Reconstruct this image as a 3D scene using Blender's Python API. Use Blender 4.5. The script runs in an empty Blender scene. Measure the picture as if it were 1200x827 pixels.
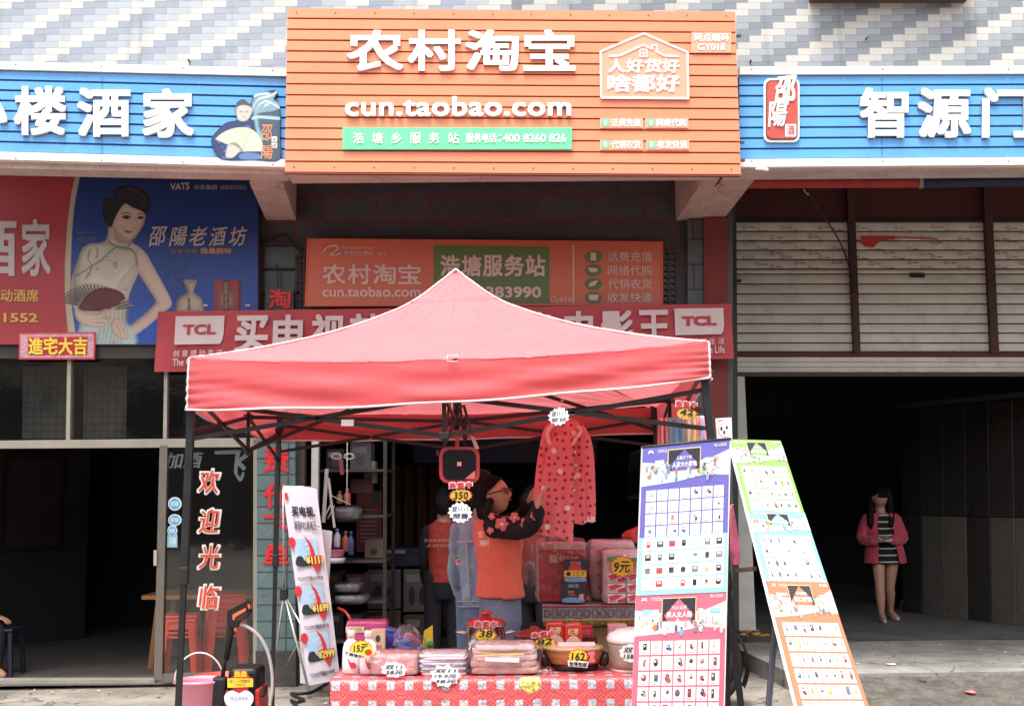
import bpy, bmesh, math, random
import numpy as np
from math import radians, sin, cos, pi, atan, floor
from mathutils import Vector, Matrix, noise
V = Vector
SC = bpy.context.scene
COL = SC.collection
random.seed(7)

# ------------------------------------------------------------------ camera
F = 1400.0
CAM = V((0, 0, 1.52))
_p = atan(161.5 / F)
_r = 0.0082
FW = V((0, cos(_p), sin(_p)))
_u = V((0, -sin(_p), cos(_p)))
RT = V((1, 0, 0)) * cos(_r) - _u * sin(_r)
UP = _u * cos(_r) + V((1, 0, 0)) * sin(_r)
cd = bpy.data.cameras.new("camera")
cam = bpy.data.objects.new("camera", cd)
COL.objects.link(cam)
cd.sensor_fit = 'HORIZONTAL'
cd.sensor_width = 36
cd.lens = 36 * F / 1200
cd.clip_end = 600
cd.clip_start = 0.05
m = Matrix((RT, UP, -FW)).transposed().to_4x4()
m.translation = CAM
cam.matrix_world = m
SC.camera = cam

# ------------------------------------------------------------------ light: bright overcast day
SUN_EL, SUN_AZ = 68, 200          # azimuth: clockwise from +Y
w = bpy.data.worlds.new("World")
SC.world = w
w.use_nodes = True
nt = w.node_tree
bg = nt.nodes['Background']
sky = nt.nodes.new('ShaderNodeTexSky')
sky.sky_type = 'NISHITA'
sky.sun_disc = False
sky.sun_elevation = radians(SUN_EL)
sky.sun_rotation = radians(SUN_AZ)
sky.dust_density = 4
hs = nt.nodes.new('ShaderNodeHueSaturation')   # overcast: nearly colourless sky
hs.inputs['Saturation'].default_value = 0.22
nt.links.new(sky.outputs[0], hs.inputs['Color'])
nt.links.new(hs.outputs[0], bg.inputs[0])
bg.inputs[1].default_value = 0.15
sl = bpy.data.lights.new("sun", 'SUN')
sl.energy = 1.5
sl.angle = radians(16)
sl.color = (1, 0.95, 0.88)
so = bpy.data.objects.new("sun", sl)
COL.objects.link(so)
_az, _el = radians(SUN_AZ), radians(SUN_EL)
_d = V((sin(_az) * cos(_el), cos(_az) * cos(_el), sin(_el)))
so.rotation_euler = _d.to_track_quat('Z', 'Y').to_euler()
so.location = (0, -5, 12)
SC.view_settings.view_transform = 'Standard'
SC.view_settings.look = 'None'
SC.view_settings.gamma = 1
SC.view_settings.exposure = 1.38
SC.render.engine = 'CYCLES'
SC.cycles.use_denoising = True
SC.cycles.max_bounces = 8
SC.cycles.transparent_max_bounces = 12
SC.cycles.caustics_reflective = False
SC.cycles.caustics_refractive = False

# ------------------------------------------------------------------ pixel helpers (photo pixels -> points on real planes)
def ray(px, py):
    return FW + RT * ((px - 600) / F) + UP * ((413.5 - py) / F)
def P(px, py, Y):
    d = ray(px, py)
    return CAM + d * ((Y - CAM.y) / d.y)
def G(px, py, z=0.0):
    d = ray(px, py)
    return CAM + d * ((z - CAM.z) / d.z)

class Q:
    """a four-cornered face: top-left, top-right, bottom-right, bottom-left"""
    def __init__(s, a, b, c, d):
        s.a, s.b, s.c, s.d = V(a), V(b), V(c), V(d)
        s.n = ((s.d - s.a).cross(s.b - s.a)).normalized()
    def pt(s, x, y, n=0.0):
        return (s.a * (1 - x) + s.b * x) * (1 - y) + (s.d * (1 - x) + s.c * x) * y + s.n * n
    def sub(s, x0, y0, x1, y1):
        return Q(s.pt(x0, y0), s.pt(x1, y0), s.pt(x1, y1), s.pt(x0, y1))
    def w(s): return (s.b - s.a).length
    def h(s): return (s.d - s.a).length
    def off(s, n):
        k = s.n * n
        return Q(s.a + k, s.b + k, s.c + k, s.d + k)

class PL:
    """a vertical plane through a photo pixel at distance Y, turned by yaw degrees (right side farther)"""
    def __init__(s, px, py, Y, yaw=0.0):
        s.o = P(px, py, Y)
        a = radians(yaw)
        s.u = V((cos(a), sin(a), 0)); s.n = V((sin(a), -cos(a), 0))
    def hit(s, px, py, n=0.0):
        d = ray(px, py)
        return CAM + d * ((s.o - CAM).dot(s.n) / d.dot(s.n)) + s.n * n
    def rect(s, x0, y0, x1, y1):
        return Q(s.hit(x0, y0), s.hit(x1, y0), s.hit(x1, y1), s.hit(x0, y1))
    def quad(s, a, b, c, d):
        return Q(s.hit(*a), s.hit(*b), s.hit(*c), s.hit(*d))

# ------------------------------------------------------------------ materials
def lin(hx):
    c = [int(hx[i:i + 2], 16) / 255 for i in (0, 2, 4)]
    return tuple(x / 12.92 if x < .04045 else ((x + .055) / 1.055) ** 2.4 for x in c)
_mats = {}
def M(hx, rough=.6, var=.10, vs=7, bump=0.0, bs=60, metal=0.0, spec=.5, trans=0.0, sheen=0.0, coat=0.0, dirt=0.0, emit=0):
    key = (hx, rough, var, vs, bump, bs, metal, spec, trans, sheen, coat, dirt)
    if key in _mats: return _mats[key]
    mt = bpy.data.materials.new("paint_" + hx)
    mt.use_nodes = True
    t = mt.node_tree; N = t.nodes; L = t.links
    b = N['Principled BSDF']
    c = lin(hx)
    b.inputs['Roughness'].default_value = rough
    b.inputs['Metallic'].default_value = metal
    b.inputs['Specular IOR Level'].default_value = spec
    if sheen: b.inputs['Sheen Weight'].default_value = sheen
    if coat: b.inputs['Coat Weight'].default_value = coat; b.inputs['Coat Roughness'].default_value = .15
    tc = N.new('ShaderNodeTexCoord')
    if var or dirt:
        no = N.new('ShaderNodeTexNoise'); no.inputs['Scale'].default_value = vs; no.inputs['Detail'].default_value = 6
        no.inputs['Roughness'].default_value = .65
        L.new(tc.outputs['Object'], no.inputs['Vector'])
        mr = N.new('ShaderNodeMapRange'); mr.inputs[1].default_value = .3; mr.inputs[2].default_value = .7
        mr.inputs[3].default_value = 1 - var; mr.inputs[4].default_value = 1 + var
        L.new(no.outputs['Fac'], mr.inputs[0])
        mx = N.new('ShaderNodeVectorMath'); mx.operation = 'SCALE'
        mx.inputs[0].default_value = c
        L.new(mr.outputs[0], mx.inputs['Scale'])
        out = mx.outputs[0]
        if dirt:
            n2 = N.new('ShaderNodeTexNoise'); n2.inputs['Scale'].default_value = vs * .55; n2.inputs['Detail'].default_value = 9
            n2.inputs['Roughness'].default_value = .75; n2.inputs['Distortion'].default_value = .6
            L.new(tc.outputs['Object'], n2.inputs['Vector'])
            m2 = N.new('ShaderNodeMapRange'); m2.inputs[1].default_value = .5; m2.inputs[2].default_value = .72
            m2.inputs[4].default_value = dirt
            L.new(n2.outputs['Fac'], m2.inputs[0])
            mm = N.new('ShaderNodeMix'); mm.data_type = 'RGBA'
            L.new(m2.outputs[0], mm.inputs[0]); L.new(out, mm.inputs[6])
            mm.inputs[7].default_value = (c[0] * .3 + .02, c[1] * .28 + .015, c[2] * .25 + .01, 1)
            out = mm.outputs[2]
        L.new(out, b.inputs['Base Color'])
        r2 = N.new('ShaderNodeMapRange'); r2.inputs[3].default_value = max(0, rough - .08); r2.inputs[4].default_value = min(1, rough + .1)
        L.new(no.outputs['Fac'], r2.inputs[0]); L.new(r2.outputs[0], b.inputs['Roughness'])
    else:
        b.inputs['Base Color'].default_value = (*c, 1)
    if bump:
        n3 = N.new('ShaderNodeTexNoise'); n3.inputs['Scale'].default_value = bs; n3.inputs['Detail'].default_value = 5
        L.new(tc.outputs['Object'], n3.inputs['Vector'])
        bp = N.new('ShaderNodeBump'); bp.inputs['Strength'].default_value = bump; bp.inputs['Distance'].default_value = .02
        L.new(n3.outputs['Fac'], bp.inputs['Height']); L.new(bp.outputs[0], b.inputs['Normal'])
    if trans:
        tr = N.new('ShaderNodeBsdfTranslucent'); tr.inputs[0].default_value = (*c, 1)
        ms = N.new('ShaderNodeMixShader'); ms.inputs[0].default_value = trans
        L.new(b.outputs[0], ms.inputs[1]); L.new(tr.outputs[0], ms.inputs[2])
        L.new(ms.outputs[0], N['Material Output'].inputs[0])
    _mats[key] = mt
    return mt
def film(name, tint=(1, 1, 1), glossy=.25, rough=.12, bump=.6, bs=14):
    """clear plastic film or glass: transparent with a glossy reflection"""
    if name in _mats: return _mats[name]
    mt = bpy.data.materials.new(name); mt.use_nodes = True
    t = mt.node_tree; N = t.nodes; L = t.links
    N.remove(N['Principled BSDF'])
    a = N.new('ShaderNodeBsdfTransparent'); a.inputs[0].default_value = (*tint, 1)
    g = N.new('ShaderNodeBsdfGlossy'); g.inputs['Roughness'].default_value = rough
    fr = N.new('ShaderNodeLayerWeight'); fr.inputs[0].default_value = .35
    mr = N.new('ShaderNodeMapRange'); mr.inputs[3].default_value = glossy * .45; mr.inputs[4].default_value = min(1, glossy * 2.2)
    L.new(fr.outputs['Facing'], mr.inputs[0])
    ms = N.new('ShaderNodeMixShader')
    L.new(mr.outputs[0], ms.inputs[0]); L.new(a.outputs[0], ms.inputs[1]); L.new(g.outputs[0], ms.inputs[2])
    L.new(ms.outputs[0], N['Material Output'].inputs[0])
    if bump:
        tc = N.new('ShaderNodeTexCoord')
        n3 = N.new('ShaderNodeTexNoise'); n3.inputs['Scale'].default_value = bs; n3.inputs['Detail'].default_value = 4
        L.new(tc.outputs['Object'], n3.inputs['Vector'])
        bp = N.new('ShaderNodeBump'); bp.inputs['Strength'].default_value = bump; bp.inputs['Distance'].default_value = .05
        L.new(n3.outputs['Fac'], bp.inputs['Height']); L.new(bp.outputs[0], g.inputs['Normal'])
    _mats[name] = mt
    return mt
def math_n(t, op, a, b=None, c=None):
    n = t.nodes.new('ShaderNodeMath'); n.operation = op
    for i, x in enumerate((a, b, c)):
        if x is None: continue
        if isinstance(x, (int, float)): n.inputs[i].default_value = x
        else: t.links.new(x, n.inputs[i])
    return n.outputs[0]
def tile_wall_mat(name, order, x0, z0, w_, h_):
    """running-bond wall tiles in three tones that step down in diagonals"""
    mt = bpy.data.materials.new(name); mt.use_nodes = True
    t = mt.node_tree; N = t.nodes; L = t.links; b = N['Principled BSDF']
    ge = N.new('ShaderNodeNewGeometry'); sp = N.new('ShaderNodeSeparateXYZ'); L.new(ge.outputs['Position'], sp.inputs[0])
    rz = math_n(t, 'DIVIDE', math_n(t, 'SUBTRACT', z0, sp.outputs[2]), h_)
    row = math_n(t, 'FLOOR', rz)
    cx = math_n(t, 'ADD', math_n(t, 'DIVIDE', math_n(t, 'SUBTRACT', sp.outputs[0], x0), w_), math_n(t, 'MULTIPLY', row, .5))
    col = math_n(t, 'FLOOR', cx)
    idx = math_n(t, 'FLOORED_MODULO', col, 3)
    cr = N.new('ShaderNodeValToRGB'); cr.color_ramp.interpolation = 'CONSTANT'
    cols = [lin(x) for x in order]
    e = cr.color_ramp.elements
    e[0].position = 0; e[0].color = (*cols[0], 1); e[1].position = .3; e[1].color = (*cols[1], 1)
    e2 = e.new(.6); e2.color = (*cols[2], 1)
    L.new(math_n(t, 'DIVIDE', idx, 3), cr.inputs[0])
    cb = N.new('ShaderNodeCombineXYZ'); L.new(col, cb.inputs[0]); L.new(row, cb.inputs[1])
    wn = N.new('ShaderNodeTexWhiteNoise'); L.new(cb.outputs[0], wn.inputs[0])
    no = N.new('ShaderNodeTexNoise'); no.inputs['Scale'].default_value = 1.3; no.inputs['Detail'].default_value = 8
    no.inputs['Roughness'].default_value = .7
    L.new(ge.outputs['Position'], no.inputs['Vector'])
    k = math_n(t, 'ADD', math_n(t, 'MULTIPLY', wn.outputs[0], .10), math_n(t, 'MULTIPLY', no.outputs['Fac'], .14))
    k = math_n(t, 'ADD', k, .86)
    fx = math_n(t, 'FRACT', cx); fz = math_n(t, 'FRACT', rz)
    gx = math_n(t, 'LESS_THAN', fx, .018); gz = math_n(t, 'LESS_THAN', fz, .06)
    gr = math_n(t, 'MAXIMUM', gx, gz)
    k = math_n(t, 'MULTIPLY', k, math_n(t, 'SUBTRACT', 1.0, math_n(t, 'MULTIPLY', gr, .38)))
    # rain streaks
    mp = N.new('ShaderNodeMapping'); mp.inputs['Scale'].default_value = (9, 9, .5); L.new(ge.outputs['Position'], mp.inputs[0])
    ns = N.new('ShaderNodeTexNoise'); ns.inputs['Scale'].default_value = 1.6; ns.inputs['Detail'].default_value = 6; L.new(mp.outputs[0], ns.inputs['Vector'])
    ms = N.new('ShaderNodeMapRange'); ms.inputs[1].default_value = .55; ms.inputs[2].default_value = .8; ms.inputs[3].default_value = 1; ms.inputs[4].default_value = .78
    L.new(ns.outputs['Fac'], ms.inputs[0])
    k = math_n(t, 'MULTIPLY', k, ms.outputs[0])
    vm = N.new('ShaderNodeVectorMath'); vm.operation = 'SCALE'
    L.new(cr.outputs[0], vm.inputs[0]); L.new(k, vm.inputs['Scale']); L.new(vm.outputs[0], b.inputs['Base Color'])
    b.inputs['Roughness'].default_value = .45
    m3 = N.new('ShaderNodeMapping'); m3.inputs['Scale'].default_value = (14, 14, 90); L.new(ge.outputs['Position'], m3.inputs[0])
    n3 = N.new('ShaderNodeTexNoise'); n3.inputs['Scale'].default_value = 1; L.new(m3.outputs[0], n3.inputs['Vector'])
    hh = math_n(t, 'SUBTRACT', math_n(t, 'MULTIPLY', n3.outputs['Fac'], .4), gr)
    bp = N.new('ShaderNodeBump'); bp.inputs['Strength'].default_value = .5; bp.inputs['Distance'].default_value = .006
    L.new(hh, bp.inputs['Height']); L.new(bp.outputs[0], b.inputs['Normal'])
    return mt
def brick_mat(name, c1, c2, cm, bw, bh, mortar=.02, axis='XZ', bump=.5, off=.5, nscale=5, cell=0.0):
    """tiles/bricks from the Brick Texture in world metres"""
    mt = bpy.data.materials.new(name); mt.use_nodes = True
    t = mt.node_tree; N = t.nodes; L = t.links; b = N['Principled BSDF']
    ge = N.new('ShaderNodeNewGeometry'); sp = N.new('ShaderNodeSeparateXYZ'); L.new(ge.outputs['Position'], sp.inputs[0])
    cb = N.new('ShaderNodeCombineXYZ')
    L.new(sp.outputs['XYZ'.index(axis[0])], cb.inputs[0]); L.new(sp.outputs['XYZ'.index(axis[1])], cb.inputs[1])
    br = N.new('ShaderNodeTexBrick'); br.offset = off
    br.inputs['Color1'].default_value = (*lin(c1), 1); br.inputs['Color2'].default_value = (*lin(c2), 1); br.inputs['Mortar'].default_value = (*lin(cm), 1)
    br.inputs['Scale'].default_value = 1; br.inputs['Brick Width'].default_value = bw; br.inputs['Row Height'].default_value = bh
    br.inputs['Mortar Size'].default_value = mortar * bh
    L.new(cb.outputs[0], br.inputs['Vector'])
    no = N.new('ShaderNodeTexNoise'); no.inputs['Scale'].default_value = nscale; no.inputs['Detail'].default_value = 8; no.inputs['Roughness'].default_value = .7
    L.new(ge.outputs['Position'], no.inputs['Vector'])
    mr = N.new('ShaderNodeMapRange'); mr.inputs[1].default_value = .3; mr.inputs[2].default_value = .7; mr.inputs[3].default_value = .72; mr.inputs[4].default_value = 1.2
    L.new(no.outputs['Fac'], mr.inputs[0])
    vm = N.new('ShaderNodeVectorMath'); vm.operation = 'SCALE'
    L.new(br.outputs[0], vm.inputs[0]); L.new(mr.outputs[0], vm.inputs['Scale']); L.new(vm.outputs[0], b.inputs['Base Color'])
    b.inputs['Roughness'].default_value = .5
    n3 = N.new('ShaderNodeTexNoise'); n3.inputs['Scale'].default_value = 34; L.new(ge.outputs['Position'], n3.inputs['Vector'])
    hh = math_n(t, 'SUBTRACT', math_n(t, 'MULTIPLY', n3.outputs['Fac'], .5), br.outputs['Fac'])
    bp = N.new('ShaderNodeBump'); bp.inputs['Strength'].default_value = bump; bp.inputs['Distance'].default_value = .012
    L.new(hh, bp.inputs['Height']); L.new(bp.outputs[0], b.inputs['Normal'])
    return mt
def concrete_mat(name, c1, c2, scale=3, crack=.0, rough=.85, bump=.5):
    mt = bpy.data.materials.new(name); mt.use_nodes = True
    t = mt.node_tree; N = t.nodes; L = t.links; b = N['Principled BSDF']
    ge = N.new('ShaderNodeNewGeometry')
    n1 = N.new('ShaderNodeTexNoise'); n1.inputs['Scale'].default_value = scale; n1.inputs['Detail'].default_value = 12; n1.inputs['Roughness'].default_value = .72
    L.new(ge.outputs['Position'], n1.inputs['Vector'])
    cr = N.new('ShaderNodeValToRGB'); e = cr.color_ramp.elements
    e[0].position = .32; e[0].color = (*lin(c1), 1); e[1].position = .68; e[1].color = (*lin(c2), 1)
    L.new(n1.outputs['Fac'], cr.inputs[0])
    out = cr.outputs[0]
    n2 = N.new('ShaderNodeTexNoise'); n2.inputs['Scale'].default_value = 70; n2.inputs['Detail'].default_value = 4
    L.new(ge.outputs['Position'], n2.inputs['Vector'])
    mr = N.new('ShaderNodeMapRange'); mr.inputs[1].default_value = .3; mr.inputs[2].default_value = .7; mr.inputs[3].default_value = .82; mr.inputs[4].default_value = 1.14
    L.new(n2.outputs['Fac'], mr.inputs[0])
    k = mr.outputs[0]
    if crack:
        vo = N.new('ShaderNodeTexVoronoi'); vo.feature = 'DISTANCE_TO_EDGE'; vo.inputs['Scale'].default_value = .9
        nd = N.new('ShaderNodeTexNoise'); nd.inputs['Scale'].default_value = 3; nd.inputs['Detail'].default_value = 8
        L.new(ge.outputs['Position'], nd.inputs['Vector'])
        va = N.new('ShaderNodeVectorMath'); va.operation = 'MULTIPLY_ADD'
        L.new(nd.outputs['Color'], va.inputs[0]); va.inputs[1].default_value = (.5, .5, .5); L.new(ge.outputs['Position'], va.inputs[2])
        L.new(va.outputs[0], vo.inputs['Vector'])
        m2 = N.new('ShaderNodeMapRange'); m2.inputs[1].default_value = 0; m2.inputs[2].default_value = .012; m2.inputs[3].default_value = 1 - crack; m2.inputs[4].default_value = 1
        L.new(vo.outputs['Distance'], m2.inputs[0])
        k = math_n(t, 'MULTIPLY', k, m2.outputs[0])
    vm = N.new('ShaderNodeVectorMath'); vm.operation = 'SCALE'
    L.new(out, vm.inputs[0]); L.new(k, vm.inputs['Scale']); L.new(vm.outputs[0], b.inputs['Base Color'])
    b.inputs['Roughness'].default_value = rough
    bp = N.new('ShaderNodeBump'); bp.inputs['Strength'].default_value = bump; bp.inputs['Distance'].default_value = .01
    L.new(math_n(t, 'ADD', n2.outputs['Fac'], math_n(t, 'MULTIPLY', n1.outputs['Fac'], 3)), bp.inputs['Height']); L.new(bp.outputs[0], b.inputs['Normal'])
    return mt

# ------------------------------------------------------------------ text outlines
_tc = bpy.data.curves.new('lettering_source', 'FONT')
_to = bpy.data.objects.new('lettering_source', _tc)
COL.objects.link(_to)
_gl = {}
def glyphs(s, res=2, shear=0.0, space=1.0):
    k = (s, res, shear, space)
    if k in _gl: return _gl[k]
    _tc.body = s; _tc.resolution_u = res; _tc.shear = shear; _tc.space_character = space; _tc.space_line = .95; _tc.align_x = 'LEFT'
    bpy.context.view_layer.update()
    dg = bpy.context.evaluated_depsgraph_get()
    ev = _to.evaluated_get(dg)
    me = ev.to_mesh()
    vs = [(v.co.x, v.co.y) for v in me.vertices]
    fs = [tuple(p.vertices) for p in me.polygons]
    ev.to_mesh_clear()
    xs = [v[0] for v in vs] or [0, 1]; ys = [v[1] for v in vs] or [0, 1]
    r = (vs, fs, min(xs), max(xs), min(ys), max(ys))
    _gl[k] = r
    return r
BOLD0 = [(0, 0)]
def bold(d, n=8):
    k = [(1, 1), (-1, -1), (1, -1), (-1, 1), (0, 1), (0, -1), (1, 0), (-1, 0)][:4 if n < 6 else 8]
    return [(0, 0)] + [(d * x * .85, d * y * .85) for x, y in k]

def smooth_pts(pts, k=4):
    """closed Catmull-Rom through the points"""
    n = len(pts); out = []
    for i in range(n):
        a, b, c, d = pts[i - 1], pts[i], pts[(i + 1) % n], pts[(i + 2) % n]
        for j in range(k):
            t = j / k
            out.append(tuple(.5 * ((2 * b[q]) + (c[q] - a[q]) * t + (2 * a[q] - 5 * b[q] + 4 * c[q] - d[q]) * t * t + (3 * b[q] - a[q] - 3 * c[q] + d[q]) * t ** 3) for q in range(len(b))))
    return out
def smooth_line(pts, k=6):
    pts = [V(p) for p in pts]; out = []
    n = len(pts)
    for i in range(n - 1):
        a, b, c, d = pts[max(0, i - 1)], pts[i], pts[i + 1], pts[min(n - 1, i + 2)]
        for j in range(k):
            t = j / k
            out.append(.5 * ((2 * b) + (c - a) * t + (2 * a - 5 * b + 4 * c - d) * t * t + (3 * b - a - 3 * c + d) * t ** 3))
    out.append(pts[-1])
    return out

# ------------------------------------------------------------------ mesh builder
class MB:
    def __init__(s): s.v = []; s.f = []; s.m = []; s.sm = []; s.mats = []
    def mi(s, mat):
        if mat not in s.mats: s.mats.append(mat)
        return s.mats.index(mat)
    def add(s, vs, fs, mat, smooth=False):
        o = len(s.v); s.v += [V(x) for x in vs]; k = s.mi(mat)
        for f in fs:
            s.f.append(tuple(o + i for i in f)); s.m.append(k); s.sm.append(smooth)
    def prism(s, pts, n0, n1, nrm, mat, mat2=None):
        """polygon (3D points, seen counter-clockwise or not) pushed from n0 to n1 along nrm"""
        n = len(pts)
        top = [p + nrm * n1 for p in pts]
        if n0 is None:
            s.add(top, [tuple(range(n))], mat); return
        bot = [p + nrm * n0 for p in pts]
        s.add(top, [tuple(range(n))], mat)
        s.add(bot, [tuple(range(n - 1, -1, -1))], mat2 or mat)
        s.add(top + bot, [(i, (i + 1) % n, n + (i + 1) % n, n + i) for i in range(n)], mat2 or mat)
    def poly(s, q, pts, n1, mat, n0=None, mat2=None):
        s.prism([q.pt(*p) for p in pts], n0, n1, q.n, mat, mat2)
    def polypx(s, pl, pts, n1, mat, n0=None, mat2=None, smooth=True):
        if smooth: pts = smooth_pts(pts)
        s.prism([pl.hit(*p) for p in pts], n0, n1, pl.n, mat, mat2)
    def slab(s, q, n0, n1, mat, mat2=None):
        s.prism([q.a, q.d, q.c, q.b], n0, n1, q.n, mat, mat2)
    def face(s, q, n, mat):
        s.prism([q.a, q.d, q.c, q.b], None, n, q.n, mat)
    def oval(s, q, n, mat, k=16, n0=None):
        s.poly(q, [(.5 + .5 * cos(-2 * pi * i / k), .5 + .5 * sin(-2 * pi * i / k)) for i in range(k)], n, mat, n0)
    def star(s, q, n, mat, k=14, r=.82, n0=None, seed=1):
        rr = random.Random(seed); pts = []
        for i in range(2 * k):
            a = -pi * i / k; d = (.5 if i % 2 == 0 else .5 * r) * rr.uniform(.93, 1.03)
            pts.append((.5 + d * cos(a), .5 + d * sin(a)))
        s.poly(q, pts, n, mat, n0)
    def ring(s, q, pts, wd, n0, n1, mat):
        """closed outline of width wd (in metres) round the polygon"""
        P3 = [q.pt(*p) for p in pts]; c = sum(P3, V()) / len(P3); n = len(pts)
        inn = [p + (c - p).normalized() * wd * 1.25 for p in P3]
        for i in range(n):
            j = (i + 1) % n
            s.prism([P3[i], P3[j], inn[j], inn[i]], n0, n1, q.n, mat)
    def text(s, q, st, n, mat, depth=0.0, b=BOLD0, res=2, shear=0.0, space=1.0, mat2=None):
        vs, fs, x0, x1, y0, y1 = glyphs(st, res, shear, space)
        mx = max(abs(d[0]) for d in b)
        x0 -= mx; x1 += mx; y0 -= mx; y1 += mx
        for k, (dx, dy) in enumerate(b):
            nn = n + depth + .0004 * k
            pts = [q.pt((x + dx - x0) / (x1 - x0), 1 - (y + dy - y0) / (y1 - y0), nn) for x, y in vs]
            s.add(pts, fs, mat)
            if depth:
                cnt = {}
                for f in fs:
                    for i in range(len(f)):
                        e = (f[i], f[(i + 1) % len(f)]); kk = (min(e), max(e))
                        cnt[kk] = None if kk in cnt else e
                low = [p - q.n * (depth + .0004 * k) for p in pts]
                o = len(pts)
                s.add(pts + low, [(e[1], e[0], o + e[0], o + e[1]) for e in cnt.values() if e], mat2 or mat)
    def box(s, c, size, mat, rot=None, bev=0.0, smooth=False, seg=2):
        bm = bmesh.new(); bmesh.ops.create_cube(bm, size=1)
        for v in bm.verts: v.co = V((v.co.x * size[0], v.co.y * size[1], v.co.z * size[2]))
        if bev: bmesh.ops.bevel(bm, geom=bm.edges[:], offset=bev, segments=seg, affect='EDGES', profile=.5)
        R = rot if rot is not None else Matrix.Identity(3)
        s.addbm(bm, mat, R, V(c), smooth)
    def addbm(s, bm, mat, R=None, c=V(), smooth=True):
        bm.verts.ensure_lookup_table(); bm.verts.index_update()
        vs = [(R @ v.co if R else v.co) + c for v in bm.verts]
        s.add(vs, [tuple(v.index for v in f.verts) for f in bm.faces], mat, smooth); bm.free()
    def bar(s, a, b, w_, h_, mat, up=V((0, 0, 1)), bev=0.0):
        a, b = V(a), V(b); d = (b - a); L = d.length; d.normalize()
        x = d.cross(up)
        if x.length < 1e-4: x = d.cross(V((0, 1, 0)))
        x.normalize(); z = x.cross(d)
        R = Matrix((x, d, z)).transposed()
        s.box((a + b) / 2, (w_, L, h_), mat, R, bev)
    def tube(s, pts, r, mat, seg=8, close=False):
        pts = [V(p) for p in pts]; n = len(pts)
        rs = r if isinstance(r, (list, tuple)) else [r] * n
        vs = []; prev = None
        for i, p in enumerate(pts):
            d = (pts[min(i + 1, n - 1)] - pts[max(i - 1, 0)])
            if d.length < 1e-9: d = V((0, 0, 1))
            d.normalize()
            if prev is None:
                x = d.orthogonal().normalized()
            else:
                x = prev - d * prev.dot(d)
                x = x.normalized() if x.length > 1e-6 else d.orthogonal().normalized()
            prev = x; y = d.cross(x)
            vs += [p + x * rs[i] * cos(2 * pi * k / seg) + y * rs[i] * sin(2 * pi * k / seg) for k in range(seg)]
        fs = [(i * seg + k, i * seg + (k + 1) % seg, (i + 1) * seg + (k + 1) % seg, (i + 1) * seg + k) for i in range(n - 1) for k in range(seg)]
        fs += [tuple(range(seg - 1, -1, -1)), tuple((n - 1) * seg + k for k in range(seg))]
        s.add(vs, fs, mat, True)
    def lathe(s, prof, c, mat, seg=28, R=None, sx=1.0, sy=1.0, smooth=True):
        vs = []; n = len(prof)
        for r, z in prof:
            for k in range(seg):
                p = V((r * sx * cos(2 * pi * k / seg), r * sy * sin(2 * pi * k / seg), z))
                vs.append((R @ p if R else p) + V(c))
        fs = [(i * seg + k, i * seg + (k + 1) % seg, (i + 1) * seg + (k + 1) % seg, (i + 1) * seg + k) for i in range(n - 1) for k in range(seg)]
        if prof[0][0] > 1e-4: fs.append(tuple(range(seg - 1, -1, -1)))
        if prof[-1][0] > 1e-4: fs.append(tuple((n - 1) * seg + k for k in range(seg)))
        s.add(vs, fs, mat, smooth)
    def pillow(s, c, size, mat, p=3.5, nz=.0, ns=8, R=None, nu=28, nv=16, seed=0):
        """soft package: a rounded box with uneven surface"""
        vs = []
        def sg(x, e): return math.copysign(abs(x) ** e, x)
        e = 2 / p
        for j in range(nv + 1):
            ph = -pi / 2 + pi * j / nv
            for i in range(nu):
                th = 2 * pi * i / nu
                q = V((sg(cos(ph), e) * sg(cos(th), e) * size[0] / 2, sg(cos(ph), e) * sg(sin(th), e) * size[1] / 2, sg(sin(ph), e) * size[2] / 2))
                if nz:
                    q += q.normalized() * nz * noise.noise(q * ns + V((seed * 3.1, seed, 0)))
                vs.append((R @ q if R else q) + V(c))
        fs = [(j * nu + i, j * nu + (i + 1) % nu, (j + 1) * nu + (i + 1) % nu, (j + 1) * nu + i) for j in range(nv) for i in range(nu)]
        s.add(vs, fs, mat, True)
    def ball(s, c, r, mat, seg=16, nz=0, ns=8):
        rr = r if isinstance(r, (tuple, list)) else (r, r, r)
        s.pillow(c, (rr[0] * 2, rr[1] * 2, rr[2] * 2), mat, p=2, nz=nz, ns=ns, nu=seg, nv=max(6, seg // 2))
    def sheet(s, fn, nu, nv, mat, smooth=True):
        vs = [fn(i / nu, j / nv) for j in range(nv + 1) for i in range(nu + 1)]
        fs = [(j * (nu + 1) + i, j * (nu + 1) + i + 1, (j + 1) * (nu + 1) + i + 1, (j + 1) * (nu + 1) + i) for j in range(nv) for i in range(nu)]
        s.add(vs, fs, mat, smooth)
    def build(s, name, parent=None, origin=None):
        if origin is None:
            if parent is not None:
                t = parent
                while t.parent: t = t.parent
                origin = V(t['_o'])
            else:
                xs = [v.x for v in s.v]; ys = [v.y for v in s.v]; zs = [v.z for v in s.v]
                origin = V(((min(xs) + max(xs)) / 2, (min(ys) + max(ys)) / 2, min(zs)))
        me = bpy.data.meshes.new(name)
        me.from_pydata([v - origin for v in s.v], [], s.f)
        for mt in s.mats: me.materials.append(mt)
        me.polygons.foreach_set('material_index', s.m)
        me.polygons.foreach_set('use_smooth', s.sm)
        me.update()
        o = bpy.data.objects.new(name, me)
        COL.objects.link(o)
        if parent is not None: o.parent = parent
        else:
            o.location = origin; o['_o'] = tuple(origin)
        return o
def tag(o, label, cat, group=None):
    o['label'] = label; o['category'] = cat
    if group: o['group'] = group
    return o
def structure(o): o['kind'] = 'structure'; return o
def thing(name, label, cat, loc, group=None):
    o = bpy.data.objects.new(name, None); COL.objects.link(o)
    o.empty_display_size = .1
    o.location = loc; o['_o'] = tuple(loc)
    return tag(o, label, cat, group)
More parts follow.
